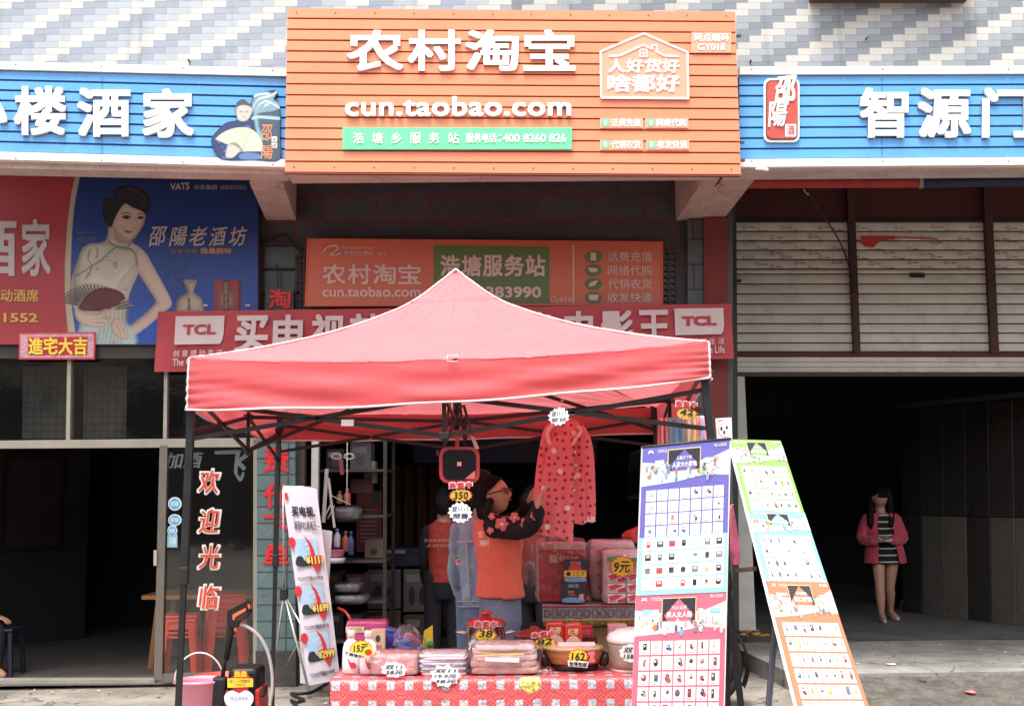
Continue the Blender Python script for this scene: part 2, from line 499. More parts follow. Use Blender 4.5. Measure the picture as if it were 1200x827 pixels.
def copy_tree(o, parent=None):
    c = o.copy(); COL.objects.link(c)
    if parent is not None: c.parent = parent
    for ch in list(o.children): copy_tree(ch, c)
    return c

# ================================================================== GROUND
asph = concrete_mat('street_concrete', '57524b', '979085', 1.6, .75)
pave = concrete_mat('pavement_concrete', '625c54', 'a59d92', 1.9, .75)
plat = concrete_mat('platform_concrete', '605d5a', 'a5a29d', 1.7, .7)
rough_c = concrete_mat('rough_concrete', '45413d', '7d776f', 6, .3, .95, 1.0)
b = MB(); b.add([(-300, -300, 0), (300, -300, 0), (300, 300, 0), (-300, 300, 0)], [(0, 1, 2, 3)], asph)
structure(b.build('ground', origin=V((0, 0, 0))))
b = MB()      # pavement strip in front of the left and middle shops
b.box((-1.45, 9.12, .002), (7.6, 1.3, .012), pave)
structure(b.build('pavement'))
# raised loading platform on the right, its side and its broken ramp
FZ = .14
e0 = G(930, 790, FZ); e1 = G(1200, 786, FZ)
ex = V((1, (e1.y - e0.y) / (e1.x - e0.x), 0))
b = MB()
L0 = P(868, 757, 10.6); L0.z = FZ
pts = [V((e0.x, e0.y, FZ)), V((e0.x, e0.y, FZ)) + ex * 8, V((9.5, 18.2, FZ)), V((1.95, 18.2, FZ)), V((1.95, 10.6, FZ))]
b.prism(pts, -.14 + .001, 0, V((0, 0, 1)), plat)
structure(b.build('platform'))
b = MB()
n = 60
def rampz(s, t):
    x = e0.x + .02 + 8 * s; y = e0.y - .004 + ex.y * 8 * s - t * 1.15
    z = FZ - .03 - .108 * t ** .8 + .030 * noise.noise(V((x * 3, y * 3, 1))) + .016 * noise.noise(V((x * 11, y * 11, 4))) + .008 * noise.noise(V((x * 31, y * 31, 8)))
    return V((x, y, max(z, .004) if t < .98 else .004))
b.sheet(rampz, 260, 44, rough_c)
structure(b.build('ramp'))

# ================================================================== BUILDING
WY = 9.8
bld = thing('shop_building', 'row of three shops with tiled upper wall and concrete overhang above the street stall', 'building', (0, WY, 0))
ZB0 = P(600, 203, 8.55).z + .345
# upper wall -------------------------------------------------------
PU = PL(600, 80, 8.78)
zt = P(870, 81, 8.78).z
x_l = P(150, 50, 8.78).x
tw, th = .1825, .0521
xr = P(893, 74, 8.78).x
tm1 = tile_wall_mat('wall_tiles_right', ('bfbcb6', '9a9ea3', '80858d'), xr, zt + .003, tw, th)
tm2 = tile_wall_mat('wall_tiles_left', ('c6c3be', '959ca8', 'a9afb7'), P(72, 70, 8.78).x + .06, zt + .003, tw, th)
xs = P(600, 80, 8.78).x
for x0, x1, mt in ((-9, xs, tm2), (xs, 10, tm1)):
    b = MB(); b.box(((x0 + x1) / 2, 8.78 + .1, ZB0 + 4.2), (x1 - x0, .2, 8), mt)
    b.build('upper_wall', bld)
b = MB()      # window ledge at the very top right and small wall stains/brackets
lq = PU.rect(948, -30, 1130, 4)
b.slab(lq, .0, .16, M('4a3a38', .7, .2))
b.build('window_ledge', bld)
b = MB()
for (px, py) in ((222, 72), (879, 73), (1015, 46)):
    p = PU.hit(px, py); b.tube([p, p + V((0, -.04, 0))], .006, M('4a4038', .7), 6)
    b.slab(PU.rect(px - .8, py - .8, px + .8, py + 1.2), .002, .012, M('5a5048', .7))
b.build('anchor_bolt', bld)
# overhang ----------------------------------------------------------
pinkc = concrete_mat('overhang_plaster', 'b7a59f', 'd6c8c2', 3.2, .25, .85, .25)
ZB = P(600, 203, 8.55).z
PF = PL(600, 200, 8.55)
xe = P(336, 200, 8.55).x
b = MB(); b.box(((xe + 10) / 2, 8.675, ZB + .17), (10 - xe, .24, .34), pinkc)
LE = PL(336, 200, 8.56, 6.2)
b.slab(LE.quad((-200, 170), (336, 180), (336, 204), (-200, 193)), -.2, 0, pinkc); b.build('overhang_edge', bld)
dark_ceil = concrete_mat('dark_ceiling', '2c2423', '3c312f', 2, .1)  # the dimness under the overhang is put into this dark base colour
b = MB(); b.box((.5, 13.5, 4.66), (19, 9.2, .12), dark_ceil); b.build('overhang_slab', bld)
b = MB(); b.box((.5, 13.5, 12.3), (19, 9.4, .15), dark_ceil); b.box((.5, 18.15, 6.2), (19, .15, 12), dark_ceil); b.build('roof', bld)
def beam(fx0, fx1, bx0, bx1):
    b = MB()
    a0, a1 = P(fx0, 204, 8.8), P(fx1, 204, 8.8)
    y2 = WY - .02
    c0, c1 = P(bx0, 258, y2), P(bx1, 258, y2)
    zf, zk = ZB + .002, min(c0.z, c1.z)
    zu = 4.598
    vs = [(a0.x, 8.8, zf), (a1.x, 8.8, zf), (c1.x, y2, zk), (c0.x, y2, zk), (a0.x, 8.8, zu), (a1.x, 8.8, zu), (c1.x, y2, zu), (c0.x, y2, zu)]
    b.add(vs, [(0, 1, 2, 3), (4, 7, 6, 5), (0, 4, 5, 1), (1, 5, 6, 2), (2, 6, 7, 3), (3, 7, 4, 0)], concrete_mat('beam_plaster', 'a8928c', 'cbb6ae', 5, .55, .85, .5))
    b.build('overhang_beam', bld)
beam(293, 332, 312, 347)
b = MB()
for pts in ([(846, 206), (842, 213), (836, 218), (834, 226), (826, 234), (822, 243), (812, 250), (808, 257)], [(836, 218), (842, 223), (840, 229)]):
    w3 = []
    for x, y in pts:
        d = ray(x, y); w3.append(CAM + d * ((ZB + .0 - CAM.z) / d.z))
    b.tube([p + V((0, 0, -.004)) for p in w3], [.006 + .006 * random.random() for p in w3], M('3a2624', .9), 5)
b.build('plaster_crack', bld)
beam(824, 884, 792, 847)
# middle wall above the opening -------------------------------------
slate = brick_mat('slate_wall_tiles', '3c3a3d', '47444a', '5a2f2c', .45, .235, .05, bump=.35)
PM = PL(600, 400, WY)
zo = PM.hit(600, 470).z
xa, xb = PM.hit(300, 470).x, PM.hit(858, 470).x
b = MB(); b.box(((xa + xb) / 2, WY + .06, (zo + 4.598) / 2), (xb - xa, .12, 4.598 - zo), slate); b.build('wall', bld)
# left tiled pillar with red characters -----------------------------
green = brick_mat('green_glazed_tiles', '566a6c', '617577', '364647', .9, .128, .05, bump=.7, off=0.0)
PLR = PL(320, 600, 9.62)
q = PLR.rect(301, 470, 346, 762)
b = MB(); b.slab(q, -.22, 0, green); b.slab(PLR.rect(300, 762, 347, 806), -.2, .015, concrete_mat('pillar_plinth', '2e2d2d', '4a4846', 5, .2))
pil = b.build('pillar', bld)
b = MB()
red = M('d8232a', .5, .12)
for ch, y in (('免', 487), ('费', 524), ('代', 566), ('下', 603), ('单', 637)):
    b = MB(); b.text(PLR.rect(309, y, 339, y + 29), ch, .002, red, .004, bold(.03, 6)); b.build('painted_character', pil)
# dark pipe between pillar and opening
b = MB(); b.box(P(352, 620, 9.75) + V((0, 0, -.1)), (.07, .1, 2.9), M('4b423c', .7, .2)); b.box(P(369, 600, 9.78) + V((0, 0, -.2)), (.055, .06, 2.6), M('cfcac4', .5)); b.build('door_post', bld)
# right pillar: slate inner, red-brown outer, dark steel edge --------
PR = PL(840, 500, 9.70)
b = MB()
b.slab(PR.rect(806, 258, 824.5, 770), -.2, 0, brick_mat('pillar_slate', '45494b', '525759', '2e3132', .3, .21, .04))
b.slab(PR.rect(824.5, 256, 852, 775), -.2, .03, M('6f2a26', .75, .2, 3, .2, dirt=.35))
b.slab(PR.rect(852.4, 200, 858.5, 775), -.25, .01, M('4a4a4b', .55, .2))
b.build('pillar', bld)
# --- roller shutter of the right shop (recessed) --------------------
SY = 11.0
PSH = PL(1000, 340, SY)
sh = MB()
sl1 = M('d8d1c9', .5, .12, 4, dirt=.4); slp = sl1
dk = M('40302c', .7, .2)
# slats
y = 261.0; k = 0
rows = [261, 272, 283, 294, 305, 316, 322, 333.5, 345, 357, 369, 380, 391, 402.5, 413]
xl, xrr = 858, 1420
for y0, y1 in zip(rows[:-1], rows[1:]):
    q = PSH.rect(xl, y0, xrr, y1)
    a, b_, c, d = q.a, q.b, q.c, q.d
    h = q.h()
    n_ = 6; vs = []
    for i in range(n_ + 1):
        t = i / n_ * (1 - .012 / h)
        bul = .005 * math.sin(pi * i / n_) ** .6
        vs += [q.pt(0, t, bul), q.pt(1, t, bul)]
    vs += [q.pt(0, 1 - .011 / h, -.014), q.pt(1, 1 - .011 / h, -.014), q.pt(0, 1, -.014), q.pt(1, 1, -.014)]
    sh.add(vs[:2 * n_ + 2], [(2 * i, 2 * i + 2, 2 * i + 3, 2 * i + 1) for i in range(n_)], sl1, True)
    sh.add(vs[2 * n_:], [(2 * i, 2 * i + 2, 2 * i + 3, 2 * i + 1) for i in range(2)], dk)
for y0, y1 in ((418, 424), (424, 430), (430, 436)):
    sh.slab(PSH.rect(xl, y0 + .6, xrr, y1), -.02, .012, sl1)
SHUT_PRINT = True
b = sh
rr = random.Random(3)
pr = M('b03a35', .6)
for ri, yy in enumerate((265, 268.5, 277, 281, 289, 294.5, 300, 306.5, 311)):
    x = 870 + (ri % 3) * 16
    while x < 1400:
        if not (990 < x + 8 < 1008 or 1148 < x + 8 < 1170):
            jit = rr.uniform(-1.2, 1.2)
            qq = PSH.rect(x, yy + jit, x + 5, yy + jit + 4.6)
            b.text(qq, 'G', .017, pr)
            b.face(PSH.rect(x + 7, yy + jit + 2.2, x + 14, yy + jit + 3.2), .017, pr)
        x += 44
b.polypx(PSH, [(1008, 277), (1049, 277), (1048, 281), (1035, 282), (1028, 285), (1024, 290), (1014, 290), (1008, 285)], .0185, M('c23b33', .6), smooth=False)
b.tube(smooth_line([PSH.hit(x, y, .02) for x, y in ((1049, 279), (1070, 279.5), (1085, 280), (1098, 281))]), .006, M('c23b33', .6), 5)
sho = sh.build('roller_shutter', bld)
b = MB()
b.slab(PSH.rect(856, 436.3, 1420, 441), -.05, .03, M('3c3836', .6, .2)); b.slab(PSH.rect(856, 413.4, 1420, 417.6), -.02, .03, M('57241f', .6, .2))
b.build('shutter_rail', sho)
for xa_, xb_, xc, xd in ((990, 998.5, 999, 1006.5), (1149, 1158.5, 1159, 1168), (1330, 1339, 1340, 1349)):
    b = MB(); b.slab(PSH.quad((xa_, 206), (xb_, 206), (xd, 415), (xc, 415)), .0, .06, M('45211e', .6, .25, dirt=.3)); b.build('shutter_post', sho)

b = MB(); b.slab(PSH.rect(1066, 320.5, 1083, 325.5), .0, .022, M('1f1d1c', .5)); b.slab(PSH.rect(862, 328, 868, 331), .0, .03, M('333', .5) if 0 else M('333333', .5)); b.build('shutter_lock', sho)
b = MB()      # maroon board above the shutter
mr_ = M('47191a', .7, .2, 3)
b.slab(PSH.rect(852, 186, 1420, 258), -.08, -.01, mr_)
b.slab(PSH.rect(852, 258.2, 1420, 260.6), -.05, .02, M('2a2220', .6))
b.build('shutter_header', bld)
b = MB()      # jamb
b.slab(PL(870, 600, SY - .1).quad((862, 441), (872.5, 441), (886, 738), (866, 738)), -.08, 0, M('c9c6c0', .5, .1, dirt=.3))
b.slab(PL(870, 600, SY - .1).quad((857.5, 200), (862.2, 200), (865.8, 738), (858, 738)), -.12, .02, M('3f4042', .5, .2))
b.build('door_jamb', bld)
# rooms ---------------------------------------------------------------
def room(x0, x1, y0, y1, z0, z1, wall, floor_, ceil_):
    b = MB()
    v = [V((x, y, z)) for z in (z0, z1) for y in (y0, y1) for x in (x0, x1)]
    b.add(v, [(2, 3, 7, 6)], wall); b.add(v, [(0, 2, 6, 4)], wall); b.add(v, [(1, 5, 7, 3)], wall)
    b.add(v, [(4, 6, 7, 5)], ceil_); b.add(v, [(0, 1, 3, 2)], floor_)
    return b.build('room', bld)
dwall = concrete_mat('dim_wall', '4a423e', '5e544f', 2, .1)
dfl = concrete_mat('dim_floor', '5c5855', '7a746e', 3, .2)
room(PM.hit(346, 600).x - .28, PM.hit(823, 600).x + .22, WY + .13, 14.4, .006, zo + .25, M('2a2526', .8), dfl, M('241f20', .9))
room(1.99, 8.2, SY + .1, 18, FZ + .005, PSH.hit(900, 436).z + .4, M('2a2625', .8), concrete_mat('inner_floor', '53504d', '787571', 2.4, .4), M('2a2624', .9))  # inner floor: darker platform concrete, with indoor shade put into its colour
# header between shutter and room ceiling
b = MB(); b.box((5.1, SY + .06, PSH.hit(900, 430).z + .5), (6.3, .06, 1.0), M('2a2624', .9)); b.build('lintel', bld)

# ================================================================== LEFT SHOPFRONT (turned a little towards the street)
LP = PL(300, 600, 9.72, 5.0)
alu = M('a8a294', .42, .1, 5, metal=.35, dirt=.25)
alud = M('77726a', .45, .1, 5, metal=.4)
b = MB()
b.slab(LP.rect(-260, 404.5, 300, 420), -.10, .03, M('3a3532', .6, .25, dirt=.3))
b.build('shopfront_lintel', bld)
fr = MB()
fr.slab(LP.quad((-260, 519), (301, 513), (301, 523.5), (-260, 527)), -.06, .03, alu)
for x0, x1 in ((79, 83.5), (192.5, 196.5), (-120, -115)):
    fr.slab(LP.quad((x0 + .8, 420), (x1 + .8, 420), (x1 - .8, 516), (x0 - .8, 516)), -.05, .025, alu)
fr.slab(LP.quad((188, 522), (197, 522), (190.5, 796), (181, 796)), -.06, .03, alud)
fr.slab(LP.quad((297.5, 515), (303, 515), (303, 796), (297, 796)), -.06, .03, alu)
fr.slab(LP.quad((189, 789), (300, 787), (300, 796), (189, 798)), -.06, .026, alud)
fr.slab(LP.quad((-260, 797), (183, 795.5), (183, 799.5), (-260, 802)), -.1, .02, M('8d877e', .7, .2))
fro = fr.build('shopfront_frame', bld)
b = MB(); fro_t = brick_mat('frosted_inner_tiles', '7e7d78', '888781', '605f5b', .06, .06, .06, off=0.0)
for x0, x1 in ((12, 74), (86, 138), (-110, -30), (-190, -125)):
    b.face(LP.quad((x0, 424), (x1, 424), (x1 - 1, 511), (x0 - 1, 512)), -.32, fro_t)
b.build('inner_tiles', bld)
b = MB(); b.slab(LP.rect(181.5, 644, 185, 662), .03, .05, M('d0cdc8', .3, metal=.6)); b.build('door_handle', fro)
gdark = film('dark_glass', (.5, .5, .5), .36, .05, .06, 3)
b = MB()
b.face(LP.quad((-260, 420), (300, 420), (300, 514), (-260, 520)), -.03, gdark); b.build('transom_glass', fro)
b = MB(); b.face(LP.quad((196, 523), (298, 523), (298, 790), (190, 790)), -.02, film('door_glass', (.84, .9, .87), .24, .05, .04, 2)); dg_ = b.build('door_glass', fro)
b = MB()
W1 = M('f4efe6', .5, 0); R1 = M('e2492c', .5, .05)
for ch, y in (('欢', 549), ('迎', 595), ('光', 637), ('临', 684)):
    b = MB()
    q = LP.quad((231, y - 1), (260, y - 1), (259, y + 31), (230, y + 31))
    b.text(q, ch, -.006, W1, 0, bold(.045, 10), shear=.12)
    b.text(q.sub(.09, .07, .91, .93), ch, .004, R1, 0, bold(.008, 5), shear=.12)
    b.build('greeting_character', dg_)
b = MB()
for x, y, w_, h_ in ((197, 582, 16, 16), (197, 602, 16, 14), (196, 615, 12, 13), (196, 626, 12, 15)):
    q = LP.rect(x, y, x + w_, y + h_)
    if h_ == 15: b.face(q, .004, M('8fc0cf', .4)); b.text(q.sub(.15, .2, .85, .8), '消毒', .006, M('f0f4f4', .5))
    else:
        b.oval(q, .004, M('dfe9ee', .4)); b.oval(q.sub(.1, .1, .9, .9), .006, M('5fa9cc', .4)); b.text(q.sub(.2, .3, .8, .7), '银联', .008, M('f6f6f6', .5))
b.build('glass_sticker', dg_)
b = MB()   # faint logo on the inside pane
b.text(LP.quad((192, 530), (238, 529), (238, 548), (192, 549)), '加酒', -.012, M('5d6663', .5), 0, bold(.02, 4), shear=.2)
b.text(LP.quad((250, 528), (294, 526), (290, 566), (262, 560)), '飞', -.012, M('5d6663', .5), 0, bold(.02, 4), shear=.3)
b.build('faded_lettering', dg_)
# left room, follows the turned front
o = LP.hit(-260, 600); e = LP.hit(302, 600); bk = V((0, 4.6, 0))
zc = LP.hit(0, 404).z
b = MB()
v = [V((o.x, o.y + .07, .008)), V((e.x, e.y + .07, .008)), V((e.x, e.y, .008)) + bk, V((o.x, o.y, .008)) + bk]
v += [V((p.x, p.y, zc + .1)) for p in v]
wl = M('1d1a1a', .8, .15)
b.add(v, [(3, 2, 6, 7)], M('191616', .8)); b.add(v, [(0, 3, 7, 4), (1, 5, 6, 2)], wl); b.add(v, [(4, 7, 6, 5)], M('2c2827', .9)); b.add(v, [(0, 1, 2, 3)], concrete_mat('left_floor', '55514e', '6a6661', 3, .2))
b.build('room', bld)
b = MB()    # inner partition with paler lower half and a dark framed board
q = Q(V((-5.6, 11.9, 2.3)), V((-4.55, 12.9, 2.3)), V((-4.55, 12.9, .012)), V((-5.6, 11.9, .012)))
b.slab(q, -.05, 0, M('2c2826', .8, .15)); 
part = b.build('partition_wall', bld)
# wall behind the big advertisement, above the shopfront
b = MB(); b.slab(LP.quad((-260, 140), (312, 140), (312, 405), (-260, 405)), -.2, -.08, M('2f2a2b', .8)); b.build('wall', bld)
# window lattice beside the posters on the middle wall
def lattice(x0, y0, x1, y1, nx, nz):
    b = MB(); q = PM.rect(x0, y0, x1, y1)
    b.face(q, .004, M('26272a', .25)); st = M('3a2623', .6, .2)
    for i in range(nx + 1):
        t = i / nx; b.bar(q.pt(t, 0, .02), q.pt(t, 1, .02), .022, .022, st)
    for i in range(nz + 1):
        t = i / nz; b.bar(q.pt(0, t, .024), q.pt(1, t, .024), .018, .018, st)
    b.build('barred_window', bld)
lattice(306, 287, 352, 372, 1, 3)
lattice(348, 300, 366, 366, 2, 9)
lattice(776, 296, 792, 360, 2, 9)

# ================================================================== the house row across the street (behind the camera): it shades the low sky
ob = thing('street_building', 'grey row of shop houses across the street, facing the stall', 'building', (0, -17, 0))
b = MB(); b.box((0, -19, 3.9), (70, 4, 7.8), concrete_mat('far_plaster', '625d57', '7a746d', .8, .2)); b.build('wall', ob)
for i in range(14):
    for z in (3.9, 6.2):
        b = MB(); b.box((-26 + i * 4, -16.99, z), (1.8, .06, 1.5), M('20262a', .15, .1)); b.build('window', ob)
    b = MB(); b.box((-26 + i * 4, -16.98, 1.5), (3.2, .08, 2.9), M('5c5a58', .5, .2, 3)); b.build('shutter', ob)

# loose stones and broken lumps on the ramp and along the platform's front
b = MB(); rr = random.Random(5)
for i in range(46):
    p = rampz(rr.uniform(0, .55), rr.uniform(.02, .95) ** 1.6); r = rr.uniform(.005, .017) * (1 if i % 7 else 1.5)
    b.pillow(p + V((0, 0, r * .3)), (r * 2.2, r * 1.8, r * 1.2), rough_c, 2.4, r * .5, 40, Matrix.Rotation(rr.uniform(0, 3), 3, 'Z'), 10, 6, i)
o = b.build('rubble', origin=V((4, 9, 0))); o['kind'] = 'stuff'; tag(o, 'broken concrete lumps along the front of the platform', 'rubble')
# ---------------------------------------------------------------- windblown litter on the pavement
b = MB(); rr = random.Random(77); lm = [M(x, .8, .2) for x in ('6a5a3c', '8a7a58', '4a4038', 'b8b0a4', '7a4a34', 'd0c8bc')]
for i in range(240):
    if rr.random() < .55: p = V((rr.uniform(-5.2, 1.8), rr.uniform(8.3, 9.75), .016))
    else:
        p = V((rr.uniform(2.2, 5.6), rr.uniform(9.2, 11.0), FZ + .003))
    a = rr.uniform(0, 2 * pi); r = rr.uniform(.006, .02)
    b.add([p + V((r * 1.6 * cos(a), r * 1.6 * sin(a), rr.uniform(0, .008))), p + V((r * .6 * cos(a + 1.6), r * .6 * sin(a + 1.6), rr.uniform(.002, .01))), p - V((r * 1.4 * cos(a), r * 1.4 * sin(a), 0)), p + V((r * .7 * cos(a - 1.5), r * .7 * sin(a - 1.5), 0))], [(0, 1, 2, 3)], rr.choice(lm))
o = b.build('litter', origin=V((0, 9, 0))); o['kind'] = 'stuff'; tag(o, 'small leaves and scraps scattered over the pavement and platform', 'litter')
def print_sheet(pl, fn, x0, y0, x1, y1, res, layers, n, name, parent, cut=False):
    """a printed photograph: soft-edged airbrushed areas laid over each other, kept as colours of a fine grid"""
    nx, ny = int((x1 - x0) / res), int((y1 - y0) / res)
    X, Y_ = np.meshgrid(np.linspace(x0, x1, nx + 1), np.linspace(y0, y1, ny + 1))
    col = np.zeros(X.shape + (3,)); mask = None
    for ly in layers:
        if callable(ly): col = ly(X, Y_, col); continue
        pts, hx, edge, wd, amp, soft, op = ly
        P2 = np.array(smooth_pts(pts, 4) if op > 0 else pts); op = abs(op); pad = soft * 2 + 2
        mx0, mx1, my0, my1 = P2[:, 0].min() - pad, P2[:, 0].max() + pad, P2[:, 1].min() - pad, P2[:, 1].max() + pad
        a0, a1 = max(0, int((mx0 - x0) / res)), min(nx + 1, int((mx1 - x0) / res) + 2); c0, c1 = max(0, int((my0 - y0) / res)), min(ny + 1, int((my1 - y0) / res) + 2)
        if a1 - a0 < 2 or c1 - c0 < 2: continue
        x, y = X[c0:c1, a0:a1], Y_[c0:c1, a0:a1]; d2 = np.full(x.shape, 1e9); ins = np.zeros(x.shape, bool)
        for k in range(len(P2)):
            ax, ay = P2[k]; bx, by = P2[(k + 1) % len(P2)]
            ex, ey = bx - ax, by - ay; L2 = ex * ex + ey * ey + 1e-9
            t = np.clip(((x - ax) * ex + (y - ay) * ey) / L2, 0, 1); d2 = np.minimum(d2, (x - ax - t * ex) ** 2 + (y - ay - t * ey) ** 2)
            if abs(ey) > 1e-9: ins ^= ((ay <= y) != (by <= y)) & (x < ax + (y - ay) * ex / ey)
        d = np.sqrt(d2) * np.where(ins, 1, -1); al = np.clip(d / soft + .5, 0, 1) * op
        t = np.clip(d / wd, 0, 1); gy, gx = np.gradient(d, res); sh = 1 - edge * (1 - t) ** 2 + amp * (1 - t) * (-gx * .75 - -gy * -.35)
        c = np.array(lin(hx))[None, None, :] * np.clip(sh, .15, 1.8)[:, :, None]
        if cut and mask is None: mask = np.zeros(X.shape, bool); mask[c0:c1, a0:a1] = d > -.5
        col[c0:c1, a0:a1] = col[c0:c1, a0:a1] * (1 - al[:, :, None]) + c * al[:, :, None]
    mt = bpy.data.materials.new(name); mt.use_nodes = True; at_ = mt.node_tree.nodes.new('ShaderNodeAttribute'); at_.attribute_name = 'ink'
    pb = mt.node_tree.nodes['Principled BSDF']; mt.node_tree.links.new(at_.outputs['Color'], pb.inputs['Base Color']); pb.inputs['Roughness'].default_value = .45
    corner = [pl.hit(*fn([(a, c)])[0], n) for a, c in ((x0, y0), (x1, y0), (x1, y1), (x0, y1))]
    mb_ = MB(); qq = Q(*corner); mb_.sheet(lambda s, t: qq.pt(s, t), nx, ny, mt, False)
    if mask is not None:
        mk = mask.ravel(); mb_.f = [f for f in mb_.f if all(mk[k] for k in f)]; mb_.m = mb_.m[:len(mb_.f)]; mb_.sm = mb_.sm[:len(mb_.f)]
    o = mb_.build(name, parent)
    at2 = o.data.attributes.new('ink', 'FLOAT_COLOR', 'POINT'); rgba = np.ones((X.size, 4)); rgba[:, :3] = col.reshape(-1, 3); at2.data.foreach_set('color', rgba.ravel()); return o

# ================================================================== MAIN ORANGE SIGN
def siding(b, q, nrow, mat, bevel=.012, gap=.008):
    h = q.h() / nrow; g = gap / q.h()
    for i in range(nrow):
        t0, t1 = i / nrow, (i + 1) / nrow
        vs = [q.pt(0, t0, -.004), q.pt(1, t0, -.004), q.pt(0, t0 + g * .4, bevel * .7), q.pt(1, t0 + g * .4, bevel * .7),
              q.pt(0, t1 - g, bevel), q.pt(1, t1 - g, bevel), q.pt(0, t1 - g * .8, -.012), q.pt(1, t1 - g * .8, -.012), q.pt(0, t1, -.012), q.pt(1, t1, -.012)]
        b.add(vs, [(2 * j, 2 * j + 2, 2 * j + 3, 2 * j + 1) for j in range(4)], mat)
SO = PL(600, 205, 8.36, 1.4)
QO = SO.quad((337, 10), (861, 14), (868, 206), (334, 203))
white = M('f2f0ee', .4, .03)
orange = M('df8660', .36, .07, 2.2, .08, 4, spec=.5, dirt=.10)
sg = thing('shop_sign', 'big orange ribbed signboard with white raised lettering above the red tent', 'sign', QO.pt(.5, 1))
b = MB(); siding(b, QO, 15, orange); b.slab(QO.sub(.001, 0, .999, .985).off(-.014), -.09, 0, M('5a2c1e', .6))
b.slab(QO.sub(-.001, .999, 1.001, 1.006), -.02, .014, M('7a3a24', .5)); 
b.build('panel', sg)
b = MB()
def st(pl, x0, y0, x1, y1, s, mat, depth=.02, bd=.02, nb=8, n=.012, res=3, shear=0, space=1.0, mat2=None):
    b.text(pl.rect(x0, y0, x1, y1), s, n, mat, depth, bold(bd, nb) if bd else BOLD0, res, shear, space, mat2)
edge = M('d8d2ce', .5, .03)
for ch, x0, x1 in (('农', 407, 473), ('村', 478, 540), ('淘', 545, 608), ('宝', 613, 674)):
    b = MB(); st(SO, x0, 37, x1, 85, ch, white, .018, .028, 10, mat2=edge); b.build('raised_character', sg)
b = MB()
st(SO, 405, 115, 669, 138, 'cun.taobao.com', white, .025, .03, 8, res=4, space=1.06, mat2=edge)
b.build('lettering', sg)
mint = M('66cf9a', .5, .04)
b = MB(); q = SO.rect(402, 151, 670, 176.5); b.slab(q, .0, .03, mint)
for i, ch in enumerate('浩塘乡服务站'):
    x = 414 + i * 22.2; st(SO, x, 157, x + 13, 170, ch, white, .003, .012, 5, .03)
st(SO, 546, 157.5, 582, 169, '服务电话', white, .003, .02, 5, .03); st(SO, 584, 159, 587, 168, ':', white, .003, .01, 4, .03)
st(SO, 589, 158.5, 663, 168.5, '400 8260 826', white, .003, .02, 5, .03)
b.build('service_strip', sg)
opale = M('e8a083', .45, .04)
b = MB()
hp = [(703.5, 62), (754, 41), (805, 63), (806, 117), (704, 116)]
b.polypx(SO, hp, .022, opale, .0, smooth=False)
n_ = len(hp)
for i in range(n_):
    a, c = SO.hit(*hp[i], .024), SO.hit(*hp[(i + 1) % n_], .024); b.bar(a, c, .014, .008, white, SO.n)
for pts in ([(713, 67.5), (726, 67), (753, 54.5), (764, 59.5), (764, 55), (769, 55), (769, 62.5), (778, 67), (795, 67.8)],):
    for a, c in zip(pts[:-1], pts[1:]): b.bar(SO.hit(*a, .025), SO.hit(*c, .025), .012, .006, white, SO.n)
for pts in ([(749.5, 60), (757.5, 60), (757.5, 68), (749.5, 68), (749.5, 60)], [(753.5, 60), (753.5, 68)], [(749.5, 64), (757.5, 64)]):
    for a, c in zip(pts[:-1], pts[1:]): b.bar(SO.hit(*a, .025), SO.hit(*c, .025), .008, .006, white, SO.n)
for i, ch in enumerate('人好货好'): st(SO, 712 + i * 21.3, 71, 732 + i * 21.3, 87, ch, white, .004, .035, 8, .022)
for i, ch in enumerate('啥都好'): st(SO, 711 + i * 28.6, 89, 739 + i * 28.6, 109.5, ch, white, .004, .035, 8, .022)
b.build('house_emblem', sg)
def plate(x0, y0, x1, y1, txt, icon=True, two=None):
    global b
    b = MB(); q = SO.rect(x0, y0, x1, y1); b.slab(q, .0, .02, opale); b.ring(q, [(0, 0), (1, 0), (1, 1), (0, 1)], .004, .02, .0215, M('f0c0a4', .5))
    if two:
        st(SO, x0 + 3, y0 + 1.5, x1 - 3, y0 + 11, txt, white, .002, .02, 5, .021); st(SO, x0 + 7, y0 + 14, x1 - 7, y1 - 2.5, two, white, .002, .02, 5, .021)
    else:
        b.oval(SO.rect(x0 + 1.5, y0 + 1.2, x0 + 11, y1 - 1.2), .023, mint); b.slab(SO.rect(x0 + 4.6, y0 + 3.4, x0 + 7.8, y1 - 3.4), .021, .0245, white)
        st(SO, x0 + 13, y0 + 1.3, x1 - 2.5, y1 - 1.3, txt, white, .002, .02, 5, .021)
    b.build('notice_plate', sg)
plate(810, 39, 856, 63, '网点编码', two='GY018')
plate(703, 139, 753, 151, '话费充值'); plate(756, 139, 806, 151, '网络代购'); plate(703, 164.5, 753, 176.5, '代销农货'); plate(757, 164.5, 807, 176.5, '收发快递')

